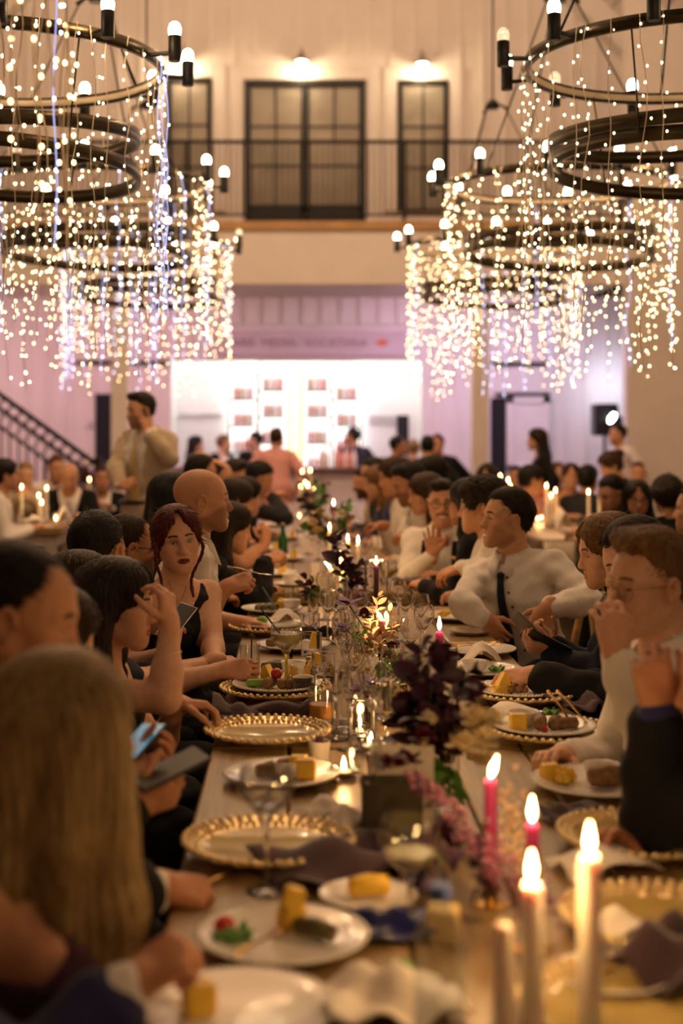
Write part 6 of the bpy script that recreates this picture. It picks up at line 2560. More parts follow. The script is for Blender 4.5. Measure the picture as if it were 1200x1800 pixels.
def phone(loc, R, label, screen=None, sz=(.072, .148, .008), m=None, name='phone', strength=1.5, edge=None):
    t = thing(name, tuple(loc), label, 'phone')
    MB().box((0, 0, 0), sz, R, .003).build('case', m or BLACK_PL, t)
    if edge:
        MB().box((0, 0, 0), (sz[0] + .003, sz[1] + .003, sz[2] * .6), R, .002).build('edge_frame', edge, t)
    if screen:
        mm = mat('screen_%d' % int(sum(screen) * 1000), screen, rough=.2, emit=screen, strength=strength, sampling='NONE')
        MB().box(R @ np.array([0, 0, sz[2] / 2 + .0004]), (sz[0] * .92, sz[1] * .94, .0008), R).build('screen', mm, t)
    return t


phone(p + np.array([0, 0, .007]), frame(80), 'phone with a pale pink screen lying by the white napkin', (.75, .5, .72), strength=.8)
paper_napkin(T(895, 1262), 'white napkin folded beside the phone with a pink screen', .3, .09, .03, 9)
p = set_plate(840, 1150, 'white plate with a strawberry behind the white napkin', dz=.001)
food('strawberry', seat_on(p, .02, -.01), 'the plate behind the white napkin')
fork(seat_on(p, -.01, .03, .02), .2, 'gold fork on the plate with the strawberry')
fork(seat_on(p, .0, -.015, .02), .15, 'second gold fork on the plate with the strawberry')
paper_napkin(T(845, 1172), 'tall folded white paper napkin before the strawberry plate', .25, .07, .085, 10)
p = set_plate(845, 1186, 'white plate under the white paper napkin beside the suited arm', dz=.001)
food('lettuce', seat_on(p, .05, .0), 'the plate beside the suited arm', .2, .8)
food('bowl', seat_on(p, -.02, .0, 0), 'the plate beside the suited arm')
p = set_plate(800, 1090, 'white plate with yellow cheese in front of the man with the tie', dz=.001)
food('scramble', seat_on(p, -.05, .0), 'the plate in front of the man with the tie', 0)
fork(seat_on(p, .03, .02, .01), .2, 'gold fork on the plate in front of the man with the tie')
p = set_plate(825, 1115, 'empty white side plate beside the hand of the man with the tie', dz=.001, small=True)
fork(seat_on(p, .04, .0, .012), .1, 'gold fork on the empty side plate')
napkin(T(1015, 1245), (.2, .14), -.8, 'plum napkin draped at the table edge by the suited arm', seed=17, height=.05)
# far table, loudspeaker side
for i, (x, y, lab) in enumerate(((720, 985, 'white plate in front of the man with the bow tie'), (725, 1003, 'white charger stack at the camera end of the table past the gap'),
                                 (700, 968, 'white plate beside the man in rolled sleeves'), (690, 945, 'white bowl plate before the long-haired woman'))):
    set_plate(x, y, lab, dz=.001)
napkin(T(715, 1026), (.24, .12), .1, 'plum napkin on the corner of the table past the gap', seed=20, height=.04)
napkin(T(760, 1030), (.14, .1), .4, 'plum napkin folded by the empty wooden chair', seed=21, height=.04)
for i, (x, y, lab) in enumerate(((478, 1012, 'white plate with cheese before the dark-haired woman'), (500, 985, 'white plate with cheese beside the green bottle'), (470, 968, 'white plate beside the raised arm'),
                                 (500, 948, 'white plate beyond the green bottle'), (478, 925, 'white plate in front of the dark-haired men'), (500, 910, 'white plate farther along the staircase side'.replace('farther along', 'well along')))):
    p = set_plate(x, y, lab, dz=.001)
    if i < 4:
        food('wedge', seat_on(p, .05, .0), 'the ' + lab[6:34].strip(), .3, 1.1)
        food('scramble', seat_on(p, -.03, .01), 'the ' + lab[6:34].strip())
p = T(510, 1030)
t = thing('coffee_cup', tuple(p), 'white coffee cup on a saucer at the table end past the gap', 'cup')
obj_at('saucer', sp_me, t, (0, 0, 0))
MB().lathe([(.001, .008), (.025, .008), (.04, .03), (.043, .062), (.04, .062), (.036, .03), (.001, .014)], n=24).build('cup_wall', CERAMIC, t)
MB().tube([(.04, 0, .055), (.06, 0, .05), (.06, 0, .03), (.038, 0, .025)], .004, 6).build('handle', CERAMIC, t)
p = T(497, 980)
t = thing('green_bottle', tuple(p), 'green glass bottle between the plates past the gap', 'bottle')
MB().lathe([(.001, 0), (.03, 0), (.032, .01), (.032, .11), (.014, .165), (.0125, .2), (.001, .2)], n=18).build('bottle_body', mat('green_glass', (.03, .25, .08), rough=.06, trans=.6), t)
MB().lathe([(.001, .2), (.014, .2), (.014, .215), (.001, .215)], n=12).build('cap', SILVER, t)

# foreground: tumbler with dark blue band, water bottle, packet
glass_thing('stemmed_glass', 720, 1642, 'large stemmed glass before the dark blue bud vase and the dark card', 'balloon', h=.185, fill=(LEMONADE, .3))
o = MB().lathe([(.001, 0), (.018, 0), (.021, .02), (.016, .06), (.019, .085), (.016, .085), (.013, .06), (.001, .01)], n=18).build('bud_vase', BLUE_GL, None, tuple(T(729, 1566)))
tag(o, 'small dark blue bud vase seen through the large stemmed glass', 'vase')
p = T(772, 1850)
t = thing('water_bottle', tuple(p), 'clear plastic water bottle with a blue cap beside the white tapers', 'bottle')
MB().lathe([(.001, 0), (.03, 0), (.033, .01), (.033, .06), (.031, .07), (.033, .08), (.033, .14), (.02, .175), (.0125, .19), (.0125, .2), (.001, .2)], n=20).build('bottle_body', thin_glass('clear_plastic', (.86, .9, .95)), t)
MB().lathe([(.001, .2), (.015, .2), (.015, .218), (.001, .218)], n=16).build('cap', mat('blue_plastic', (.06, .12, .35), rough=.4), t)
p = T(780, 1655)
o = MB().box((0, 0, .03), (.05, .03, .06), frame(70, 20), .004).build('sachet', mat('yellow_packet', (.7, .55, .25), rough=.5), None, tuple(p))
tag(o, 'small yellow sachet standing beside the blue-black cloth', 'packet')
o = napkin(T(680, 1775), (.2, .16), .2, 'wide white crumpled paper across the bottom of the table', PAPER, seed=22, height=.05, name='paper_sheet')
tag(MB().sphere((0, 0, .014), .02, 10, 6, (1, .7, .7)).build('herb_sprig', GREEN, None, tuple(T(705, 1765) + np.array([0, 0, .035]))), 'green herb on the white crumpled paper', 'food')
p = T(905, 1660)
# side tables: plates, glasses, folded napkins
for (x, y, lab) in ((60, 918, 'white plate on the side table before the fair short-haired woman'), (1100, 935, 'white plate with salad on the table of the woman with glasses'),
                    (1160, 930, 'white plate before the round head of curls'), (1015, 936, 'white plate by the elbow of the man in dark green')):
    set_plate(x, y, lab, 'white plates on the side tables', dz=.001)
food('lettuce', T(1160, 930) + np.array([0, 0, .012]), 'the plate before the round head of curls', .2, 2.2)
food('lettuce', T(1100, 935) + np.array([0, 0, .012]), 'the plate of the woman with glasses', .5, 2.0)
for (x, y, lab) in ((112, 922, 'cream napkin folded upright before the old bald man'), (985, 928, 'cream napkin folded upright beside the shorter white taper'), (58, 922, 'white paper napkin before the fair short-haired woman')):
    paper_napkin(T(x, y), lab, .4, .075, .17 if 'upright' in lab else .08, x)
for i, (x, y) in enumerate(((120, 917), (30, 921), (1105, 925), (1125, 932), (1150, 922), (1020, 925), (1040, 933), (1062, 938))):
    glass_thing('tumbler', x, y, 'clear tumbler on the side table, %s' % ('before the old bald man', 'at the picture edge by the stairs', 'under the face of the woman with glasses', 'beside the plate with salad',
                'past the magenta taper', 'beside the floral dress', 'before the man in dark green', 'at the table edge by the man in dark green')[i], 'tumbler', 'tumblers on the side tables')
# ---------------------------------------------------------------- chairs
CHAIR_WOOD = mat('honey_wood', (0.36, 0.2, 0.055), rough=0.4, var=0.25, scale=6, stretch=(1, 1, 6), bump=.0004)
SEAT_M = mat('woven_seat', (0.42, 0.3, 0.15), rough=.7, var=.3, scale=60, bump=.001)


def chair_meshes():
    out = []
    out.append(('seat', MB().box((0, .0, .445), (.42, .42, .035), None, .012).mesh('seat'), SEAT_M))
    leg = MB().tube([(0, 0, 0), (0, 0, .43)], [.014, .017], 8).mesh('leg')
    out.append(('leg', leg, CHAIR_WOOD))
    post = MB().tube([(0, 0, 0), (0, .0, .44), (0, -.03, .66), (0, -.07, .86)], [.016, .019, .017, .015], 8).mesh('back_post')
    out.append(('back_post', post, CHAIR_WOOD))
    P = []
    for u in np.linspace(-1, 1, 13):
        P.append([(u * .215, -.27 - .045 * (1 - u * u) - .0, .855 + .02 * (1 - u * u) + v) for v in (-.026, 0, .026)])
    out.append(('top_rail', MB().sheet(np.array(P), .022).mesh('top_rail'), CHAIR_WOOD))
    for s in (-1, 1):
        b = MB()
        P = []
        for u in np.linspace(0, 1, 9):
            x = s * (-.17 + .34 * u)
            P.append([(x + w_ * .7, -.2 - .09 * u - .03 * math.sin(u * 3.1), .5 + .34 * u - s * w_ * .7) for w_ in (-.016, .016)])
        out.append(('cross_slat', b.sheet(np.array(P), .01).mesh('cross_slat'), CHAIR_WOOD))
    out.append(('stretcher', MB().tube([(-.18, 0, 0), (.18, 0, 0)], .009, 6).mesh('stretcher'), CHAIR_WOOD))
    return {('cross_slat%d' % i if n == 'cross_slat' else n): (me, m) for i, (n, me, m) in enumerate(out)}


CH_ME = chair_meshes()
for me, m in CH_ME.values():
    me.materials.append(m)


def chair(x, y, yaw, label, group=None):
    """yaw: where the sitter faces, degrees"""
    t = thing('dining_chair', (x, y, 0), label, 'chair', group, math.radians(yaw - 90))
    obj_at('seat', CH_ME['seat'][0], t, (0, 0, 0))
    for sx in (-1, 1):
        obj_at('leg', CH_ME['leg'][0], t, (sx * .18, .18, 0))
        obj_at('back_post', CH_ME['back_post'][0], t, (sx * .19, -.2, 0))
        obj_at('stretcher', CH_ME['stretcher'][0], t, (0, sx * .18, .2))
    obj_at('top_rail', CH_ME['top_rail'][0], t, (0, 0, 0))
    for k in CH_ME:
        if k.startswith('cross'):
            obj_at('cross_slat', CH_ME[k][0], t, (0, 0, 0))
    return t


# ---------------------------------------------------------------- guests
Z = np.array([0, 0, 1.0])
RX = np.array([1.0, 0, 0])
G = {}


def g(key, label, px, py, d, hy, **k):
    G[key] = person(label, W(px, py, d), hy, **k)
    return G[key]


def hand(px, py, d, **k):
    return dict(to=W(px, py, d), **k)


# staircase side of the long table, from the camera on -------------------------------------------------
g('sleeve', 'person in blue sleeves whose fist rests by the plate with tomato', -270, 1250, 1.78, 10, ty=5, lean=.1, skin='b', hair=('short', 'dark'), top='suit', cm=WHITE_SHIRT, face=dict(jacket=ROYAL, jsleeve=1.74, sleeve=1.93), legs=CHARCOAL,
  arms=(hand(290, 1690, 1.93, dir=(.8, .3, .45), back=(-.3, -.5, .8), curl=(.85, .9, .95, .95), thumb=.7, elbow=W(60, 1930, 1.84)), dict(to=W(-250, 1900, 2.0))), collar=False)
g('blonde', 'woman with long blonde hair and bare shoulder seen from behind, before the tomato plate', 112, 1285, 2.12, 18, ty=-32, lean=.04, sex='f', skin='a',
  hair=('long', 'blond', dict(length=.42, backoff=-.02, lock=.0, frontlock=.44)), top='dress', cm=PLUM, face=dict(neckr=.11, strap=.05),
  arms=(dict(to=W(150, 1960, 2.05)), dict(to=W(200, 1900, 2.3))))
g('nearman', 'dark-haired man bending his head, profile blurred, behind the blonde woman', 34, 1082, 2.42, 0, hp=-14, ty=0, lean=.16, skin='b', hair=('recede', 'black'), top='suit', cm=WHITE_SHIRT,
  face=dict(eyes=.35, stubble=.4), arms=(hand(335, 1568, 2.42, dir=(.9, .2, -.2), back=(-.2, -.4, .9), curl=(.7, .75, .8, .85), thumb=.6), None))
g('phonewoman', 'brown-haired woman hidden behind the blurred man, holding two phones', 84, 1128, 2.98, 0, hp=-22, lean=.16, sex='f', skin='a', hair=('updo', 'brown'), top='blouse', cm=CHARCOAL, face=dict(eyes=.3),
  arms=(hand(283, 1400, 2.72, dir=(.9, .1, .35), back=(.1, -.8, -.5), curl=(.6, .6, .6, .65), thumb=.4), hand(268, 1345, 2.86, dir=(.9, .1, .3), back=(0, .3, -.9), curl=(.55, .55, .6, .6))))


def axes(long_, normal):
    y = unit(long_)
    n = unit(np.asarray(normal, float) - y * np.dot(normal, y))
    return np.stack([np.cross(y, n), y, n], 1)


phone(W(246, 1304, 2.9), axes((.42, .75, .4), (-.45, -.6, .7)), 'phone with a bright blue screen held by the hidden woman', (.06, .26, .4), sz=(.062, .12, .008), strength=.4)
phone(W(298, 1352, 2.72), axes((.8, .45, .3), (-.2, -.3, .9)), 'dark phone held in the lower hand of the hidden woman')
g('brunette', 'long-haired brunette in profile with one bare forearm raised to her forehead', 206, 1062, 3.75, -6, hp=-5, ty=-8, lean=.1, sex='f', skin='c',
  hair=('long', 'dark', dict(length=.36, backoff=.02)), top='dress', cm=BLACK_CLOTH, face=dict(lips=(.42, .05, .06), eyes=.4, neckr=.07, strap=.1),
  arms=(hand(293, 1060, 3.62, dir=(-.12, .0, 1), back=(.9, -.4, 0), curl=(.5, .6, .65, .7), elbow=W(291, 1228, 3.55)), hand(345, 1240, 3.75, dir=(.95, .2, -.1), curl=(.4, .4, .45, .5))))
c_ = G['brunette']
q = lerp(c_['E'][0], c_['Wr'][0], .62) - c_['loc']
MB().tube([q + np.array([.034 * math.cos(a), .034 * math.sin(a), 0]) for a in np.linspace(0, 2 * math.pi, 20)[:-1]], .0018, 5, closed=True).build('bracelet', GOLD, c_['root'])
g('brownhair', 'brown-haired woman hidden behind the brunette, reaching for a tall glass', 142, 1042, 4.15, 15, ty=0, lean=.1, sex='f', skin='c', hair=('long', 'brown', dict(length=.25)), top='blouse', cm=NAVY, face=dict(sleeve=.7),
  arms=(hand(397, 1164, 4.75, dir=(.95, .2, 0), curl=(.3, .3, .35, .4)), hand(422, 1176, 4.38, dir=(.9, -.25, .1), back=(-.3, -.85, .3), curl=(.55, .6, .6, .65), thumb=.5, hint=(-.2, -.5, -1))))
t = glass_thing('tall_glass', 0, 0, 'tall glass of orange drink with a black straw, held by a hand', 'tall', h=.14, fill=(JUICE, .62), at=T(439, 1211))
straw(T(439, 1211), [(.004, 0, .02), (.006, -.004, .17)], 'black straw upright in the tall glass of orange drink')
g('nape', 'man with dark cropped hair seen from behind between brunette and redhead', 172, 972, 4.5, 62, hp=-14, hr=6, ty=20, lean=.1, skin='b', hair=('short', 'black'), top='shirt', cm=CHARCOAL, face=dict(stubble=.5))
g('specs', 'man with receding brown hair and black-rimmed glasses behind the cropped nape', 229, 962, 5.3, 18, hp=-6, ty=10, lean=.1, skin='a', hair=('recede', 'brown'), top='shirt', cm=BEIGE, face=dict(stubble=.8),
  glasses=dict(shape='square', th=.0022, m=BLACK_PL))
g('redhead', 'red-haired woman with dark lips and a pendant facing the camera', 311, 949, 5.0, -74, hp=-2, hr=-6, ty=-48, lean=.06, slide=0, sex='f', skin='c',
  hair=('updo', 'red', dict(tendrils=1)), top='dress', cm=BLACK_CLOTH, face=dict(lips=(.15, .02, .024), shadow=.65, mouth='closed', eyes=.8, brow=1.2, neckr=.055, oneshoulder=-1, strap=.125),
  arms=(hand(303, 1118, 4.72, dir=(.1, .15, .9), back=(-.3, -.8, .1), curl=(.5, .55, .6, .65), thumb=.3, hint=(-.6, -.3, -1)), hand(348, 1165, 4.7, dir=(-.8, -.3, -.1), curl=(.4, .4, .45, .5), elbow=W(374, 1135, 4.95))))
c_ = G['redhead']
ch = MB()
chest = c_['torso']


def on_chest(px, py):
    o_ = np.array([0, 0, EYE])
    q_ = W(px, py, 4.4)
    return march(chest, q_, q_ - o_, 30) - np.array([0, .004, 0]) - c_['loc']


low = on_chest(314, 1064)
for path in (((297, 1020), (301, 1036), (307, 1052)), ((329, 1014), (326, 1034), (320, 1052))):
    ch.tube([on_chest(*q_) for q_ in path] + [low], .0012, 5)
ch.sphere(low - np.array([0, .003, .01]), .009, 10, 6, (.7, .35, 1.2))
ch.build('necklace', GOLD, c_['root'])
phone(W(310, 1092, 4.72), axes((.5, .55, .62), (.3, .7, -.6)), 'silver-edged phone in the hand of the red-haired woman', edge=SILVER)
g('bald', 'bald man with short beard in a white shirt lifting a fork, profile', 357, 879, 5.5, 6, ty=8, lean=.14, skin='a', hair=('bald', 'dark'), top='shirt', cm=WHITE_SHIRT, legs=BLACK_CLOTH,
  face=dict(stubble=.55, scalp=.12, sleeve=.97, mouth='open', brow=.8), arms=(hand(424, 1024, 5.3, dir=(.8, .1, .25), back=(-.3, -.75, .5), curl=(.75, .75, .8, .85), thumb=.8, elbow=W(352, 1090, 5.28)), None), build=1.08)
t = fork(W(438, 1006, 5.28), .05, 'silver fork in the raised hand of the bald man', m=SILVER, L=.17, tilt=.22)
g('darkhair', 'woman with straight dark hair in a black jacket beside the bald man', 405, 928, 6.75, 4, hp=-12, ty=5, lean=.14, sex='f', skin='a', hair=('long', 'dark', dict(length=.33, backoff=.0)), top='suit', cm=BLACK_CLOTH,
  face=dict(eyes=.35), arms=(hand(484, 980, 6.8, dir=(.9, .1, .2), back=(-.2, -.6, .7), curl=(.5, .55, .6, .65)), None))
g('longback', 'woman with long dark hair half hidden behind the bald head', 307, 876, 6.5, 25, ty=15, sex='f', skin='b', hair=('long', 'black', dict(length=.3)), top='blouse', cm=BLACK_CLOTH)
g('armup', 'dark-haired woman resting on a raised forearm, beyond the straight-haired one', 415, 880, 8.1, 5, hp=-14, lean=.15, sex='f', skin='a', hair=('updo', 'dark'), top='tank', cm=PLUM, face=dict(eyes=.4),
  arms=(hand(468, 938, 7.95, dir=(.1, 0, 1), back=(.5, -.8, 0), curl=(.5, .5, .6, .6), elbow=W(425, 990, 7.9)), None))
g('profile2', 'dark-haired woman in profile just beyond the raised forearm', 432, 873, 8.8, 4, hp=-12, lean=.15, sex='f', skin='c', hair=('updo', 'black'), top='blouse', cm=PLUM, face=dict(eyes=.4))
g('bent', 'man with dark hair bending low over the table beside the pink jacket', 455, 842, 10.3, 12, hp=-26, lean=.2, skin='b', hair=('short', 'black'), top='shirt', cm=CHARCOAL,
  arms=(hand(490, 868, 10.2, dir=(.9, .2, .2)), None))
g('bent2', 'man with brushed-up dark hair looking down, behind the bald crown', 413, 836, 11.0, 2, hp=-20, lean=.16, skin='a', hair=('quiff', 'dark'), top='shirt', cm=BLACK_CLOTH)
g('thinning', 'man with thinning hair past the bald man with the fork', 383, 839, 9.7, 0, hp=-10, lean=.14, skin='a', hair=('horseshoe', 'brown'), top='shirt', cm=BEIGE)
g('blackcrown', 'man with black hair rising just behind the bald crown', 354, 833, 9.3, 20, lean=.12, skin='b', hair=('short', 'black'), top='shirt', cm=CHARCOAL)
g('tancrown', 'man with a tan bald crown behind the black-haired one', 356, 818, 12.3, 0, lean=.12, skin='a', hair=('horseshoe', 'fair'), top='shirt', cm=GREY)
# loudspeaker side of the long table ------------------------------------------------------------------
g('edgefist', 'man in a dark suit at the picture edge, fist raised before his face', 1290, 1192, 2.62, 182, hp=-6, ty=175, lean=.14, skin='d', hair=('crop', 'grey'), top='suit', cm=ROYAL,
  arms=(None, hand(1148, 1190, 2.66, dir=(-.15, -.1, 1), back=(-.2, -.9, .1), curl=(.75, .8, .85, .9), thumb=.7, elbow=W(1150, 1425, 2.72))), face=dict(jsleeve=1.8))
g('eater', 'young man with round glasses and wavy hair putting food in his mouth', 1141, 1027, 3.35, 203, hp=-4, ty=190, lean=.14, skin='c', hair=('quiff', 'fair'), top='shirt', cm=WHITE_SHIRT, legs=BLACK_CLOTH,
  face=dict(mouth='open', brow=.9, eyes=.5, gaze=(.2, -.3)), glasses=dict(m=mat('thin_gold_rim', (.4, .28, .12), rough=.3, metal=1.0), th=.0016),
  arms=(None, hand(1076, 1104, 3.17, dir=(-.12, .1, 1), back=(.1, -1.0, .15), curl=(.5, .55, .5, .45), thumb=.6, elbow=W(1142, 1300, 3.22), spread=.1)))
tag(MB().sphere((0, 0, 0), .012, 8, 6, (1.3, .8, .8)).build('olive', GREEN, None, tuple(W(1088, 1074, 3.2))), 'green bite held at the lips of the young man', 'food')
g('suit', 'dark-haired man in a black suit looking down, between young man and woman', 1118, 984, 4.28, 184, hp=-24, ty=182, lean=.16, skin='c', hair=('short', 'dark'), top='suit', cm=BLACK_CLOTH,
  face=dict(eyes=.4, jsleeve=1.86, sleeve=1.9), arms=(None, hand(905, 1192, 4.25, dir=(-.95, .0, -.15), back=(-.1, -.5, .9), curl=(.35, .4, .45, .5), thumb=.3)))
g('fairwoman', 'woman with fair hair tied back, profile looking down at phones', 1068, 968, 4.66, 184, hp=-12, ty=182, lean=.12, sex='f', skin='c', hair=('updo', 'fair'), top='blouse', cm=NAVY,
  face=dict(eyes=.4), arms=(hand(952, 1118, 4.9, dir=(-.6, 0, .6), back=(.2, .8, -.5), curl=(.5, .5, .55, .6), elbow=W(1062, 1178, 4.95)), hand(942, 1138, 4.72, dir=(-.9, -.1, .25), back=(.1, -.5, -.8), curl=(.6, .6, .65, .7), thumb=.3, elbow=W(1050, 1190, 4.6))))
phone(W(934, 1108, 4.75), axes((-.7, .2, .65), (.5, .45, .7)), 'grey phone tilted up in the hand of the fair-haired woman', m=mat('grey_case', (.12, .11, .1), rough=.3), sz=(.07, .15, .009))
phone(W(965, 1130, 4.68), axes((-.85, .1, .42), (.4, .5, .8)), 'black phone held flat behind the grey one')
g('tieman', 'smiling man in a white shirt and thin dark tie, arm over a chair', 891, 912, 5.85, 192, hp=3, ty=232, lean=.02, slide=0, skin='a', hair=('short', 'dark'), top='shirt', cm=WHITE_SHIRT, legs=CHARCOAL,
  face=dict(mouth='smile', stubble=.25, eyes=.6, sleeve=1.9), tie=dict(mat=NAVY, w=.026, len=.4, x=(0, .02)), seat=(.98, 5.85),
  arms=(hand(868, 1108, 5.55, dir=(.6, -.2, -.75), back=(-.5, -.7, .4), curl=(.4, .45, .5, .55), elbow=W(812, 1062, 5.62)), hand(948, 1092, 5.42, dir=(-.55, -.2, -.85), back=(.0, -.9, .3), curl=(.25, .3, .35, .4), elbow=W(1036, 1056, 5.6))))
c_ = G['tieman']
for i, z_ in enumerate(np.linspace(-.06, -.42, 7)):
    q = front(c_, -.026 - .004 * i, z_, .003) - c_['loc']
    MB().sphere(q, .0058, 8, 6, (1, .5, 1), c_['B']).build('button', BLACK_PL, c_['root'])
g('curly', 'man with thick wavy dark hair turning away, white shirt, beside the black-haired woman', 847, 890, 6.55, 168, hp=-4, ty=170, lean=.22, skin='a', hair=('shaggy', 'dark'), top='shirt', cm=WHITE_SHIRT,
  arms=(None, hand(790, 1005, 6.45, dir=(-.9, 0, -.3), elbow=W(845, 1010, 6.4))))
g('blackhair', 'woman with long straight black hair seen from behind, next to the bow tie', 823, 884, 7.05, 140, ty=160, lean=.12, sex='f', skin='b', hair=('long', 'black', dict(length=.42, backoff=.0)), top='blouse', cm=BLACK_CLOTH)
g('bowtie', 'man with glasses, moustache, braces and coral bow tie raising his palm', 778, 884, 7.8, -98, hp=-2, ty=-110, lean=.05, skin='a', hair=('short', 'dark', dict(top=(.02, .05, .1, .05))), top='shirt', cm=WHITE_SHIRT, legs=GREY,
  face=dict(moustache=1, mouth='smile', eyes=.7), glasses=dict(shape='square', th=.002, m=BLACK_PL, r=.022), tie=dict(bow=1, mat=mat('coral_silk', (.5, .13, .07), rough=.5)),
  arms=(hand(759, 956, 7.55, dir=(-.1, .1, 1), back=(0, 1, .1), curl=(.08, .08, .1, .12), thumb=.1, spread=.14, hint=(-.6, .2, -1)), None))
c_ = G['bowtie']
for s in (-1, 1):
    rows = []
    for z_ in np.linspace(-.03, -.4, 10):
        q = front(c_, s * .085, z_, .004)
        rows.append([q - c_['rt'] * .016 - c_['loc'], q + c_['rt'] * .016 - c_['loc']])
    MB().sheet(np.array(rows), .002).build('brace', BLACK_CLOTH, c_['root'])
    q = front(c_, s * .085, -.12, .007) - c_['loc']
    MB().box(q, (.034, .006, .022), c_['B'], .002).build('brace_clip', GOLD, c_['root'])
g('brown9', 'woman with brown hair beside the man with the bow tie', 747, 868, 8.35, 185, hp=-10, ty=180, sex='f', skin='a', hair=('long', 'brown', dict(length=.25)), top='blouse', cm=CREAM)
g('rolled', 'man in a white shirt with black hair looking down at his hands, profile', 719, 851, 8.6, 186, hp=-20, ty=185, lean=.2, skin='b', hair=('quiff', 'black'), top='shirt', cm=WHITE_SHIRT, face=dict(stubble=.5, eyes=.4, sleeve=1.75),
  arms=(hand(655, 925, 8.7, dir=(-.9, .1, -.1), curl=(.6, .6, .6, .6)), hand(706, 940, 8.3, dir=(-.95, .1, -.2), curl=(.5, .5, .6, .6))))
g('behind11', 'dark-haired man above the one looking at his hands, head bowed', 757, 838, 9.3, 190, hp=-15, lean=.15, skin='a', hair=('medium', 'black'), top='shirt', cm=CHARCOAL)
g('row15', 'man with dark brown hair and white shirt, behind the long-haired woman in blue', 692, 838, 9.7, 184, hp=-14, lean=.16, skin='b', hair=('medium', 'brown'), top='shirt', cm=WHITE_SHIRT)
g('blue12', 'woman with long light-brown hair and royal blue dress, profile', 664, 848, 10.2, 190, hp=-12, lean=.16, sex='f', skin='c', hair=('long', 'fair', dict(length=.32)), top='blouse', cm=ROYAL)
g('beard13', 'dark-bearded man in profile, last in view before the bar front', 642, 849, 11.6, 182, hp=-14, lean=.18, skin='b', hair=('short', 'black'), top='shirt', cm=BEIGE, face=dict(stubble=1))
g('crown14', 'black-haired man over the long-haired woman in blue', 656, 833, 11.2, 184, hp=-10, lean=.14, skin='a', hair=('short', 'black'), top='shirt', cm=CHARCOAL)
# tables and people along the staircase side ----------------------------------------------------------
bg_ = g('beige', 'standing man in a beige suit with pale tie holding a phone to his ear', 247, 722, 10.0, 214, hp=-8, ty=236, lean=.0, stand=True, ht=1.03, skin='a', hair=('quiff', 'dark'), top='suit', cm=WHITE_SHIRT, legs=mat('cloth_olive', (.16, .13, .085), rough=.9),
        face=dict(jacket=BEIGE, stubble=.5, vdepth=.5, vwidth=.11), tie=dict(mat=mat('cloth_straw', (.6, .45, .18), rough=.7), w=.038, len=.42), build=1.08,
        arms=(hand(222, 852, 9.75, dir=(.75, -.4, .1), back=(0, -.9, .4), curl=(.6, .6, .65, .7), elbow=W(203, 822, 9.95)), hand(256, 745, 9.82, dir=(-.12, .0, 1), back=(.6, -.7, 0), curl=(.55, .6, .65, .7), elbow=W(298, 806, 9.85))))
c_ = bg_
MB().tube([c_['P'] + np.array([.175 * math.cos(a), .135 * math.sin(a), .06]) - c_['loc'] for a in np.linspace(0, 2 * math.pi, 25)[:-1]], .018, 6, closed=True).build('belt', BLACK_PL, c_['root'])
phone(W(257, 735, 9.86), frame(200, 75), 'dark phone at the ear of the man in beige')
g('oldman', 'old bald man in a dark suit and mauve tie looking down at the side table', 122, 838, 12.95, -84, hp=-24, ty=-88, lean=.14, skin='a', hair=('horseshoe', 'grey'), top='suit', cm=WHITE_SHIRT, tie=dict(mat=LILAC, w=.035, len=.34), face=dict(vdepth=.36, vwidth=.1))
g('fair_old', 'fair short-haired woman with clasped hands behind the tapers', 45, 835, 13.05, -78, hp=-14, ty=-85, lean=.12, sex='f', skin='c', hair=('short', 'blond'), top='blouse', cm=BEIGE,
  arms=(hand(40, 862, 12.75, dir=(.2, .1, .9)), hand(46, 862, 12.75, dir=(-.2, .1, .9))))
g('behindold', 'man in a white shirt sitting behind the old bald man', 99, 823, 14.3, -60, hp=-8, skin='a', hair=('short', 'auburn'), top='shirt', cm=WHITE_SHIRT)
g('leftedge', 'dark-haired person in white at the picture edge by the side table', 9, 836, 11.1, 20, ty=10, skin='b', hair=('medium', 'black'), top='shirt', cm=WHITE_SHIRT)
g('redface', 'flushed man half hidden between the dark bouquet and the man in beige', 180, 842, 14.4, -80, skin='d', hair=('short', 'dark'), top='suit', cm=WHITE_SHIRT)
# tables along the loudspeaker side -------------------------------------------------------------------
g('r_a', 'dark-haired man turned to the floral dress, forearm raised, behind the first tapers', 934, 844, 12.45, 8, hp=-8, ty=-40, skin='b', hair=('medium', 'black'), top='shirt', cm=PINK)
g('r_b', 'smiling woman in a red floral dress facing the camera', 1003, 838, 12.75, -95, sex='f', skin='a', hair=('updo', 'brown'), top='blouse', cm=FLORAL, face=dict(mouth='smile'))
g('r_c', 'woman with pale face next to the floral dress, behind the tallest taper', 980, 833, 15.0, -90, sex='f', skin='c', hair=('updo', 'auburn'), top='blouse', cm=FLORAL)
g('r_e', 'dark-haired guest beside the floral dress, head turned away', 1033, 843, 12.7, 60, skin='b', hair=('medium', 'black'), top='shirt', cm=CHARCOAL)
g('r_f', 'woman with a high bun and black top bending forward in profile', 1073, 818, 12.3, 186, hp=-26, ty=190, lean=.16, sex='f', skin='a', hair=('bun', 'brown'), top='blouse', cm=BLACK_CLOTH)
g('r_g', 'man in a dark green jacket looking down, before two tapers', 1075, 868, 9.75, 206, hp=-22, ty=200, lean=.18, skin='d', hair=('short', 'black'), top='shirt', cm=DGREEN,
  arms=(None, hand(1012, 935, 9.5, dir=(-.9, 0, -.1))))
g('r_h', 'woman with glasses and long black hair facing the magenta taper', 1120, 876, 9.6, -98, hp=-10, ty=-95, sex='f', skin='d', hair=('long', 'black', dict(length=.32)), top='blouse', cm=BLACK_CLOTH, glasses=dict(m=BLACK_PL))
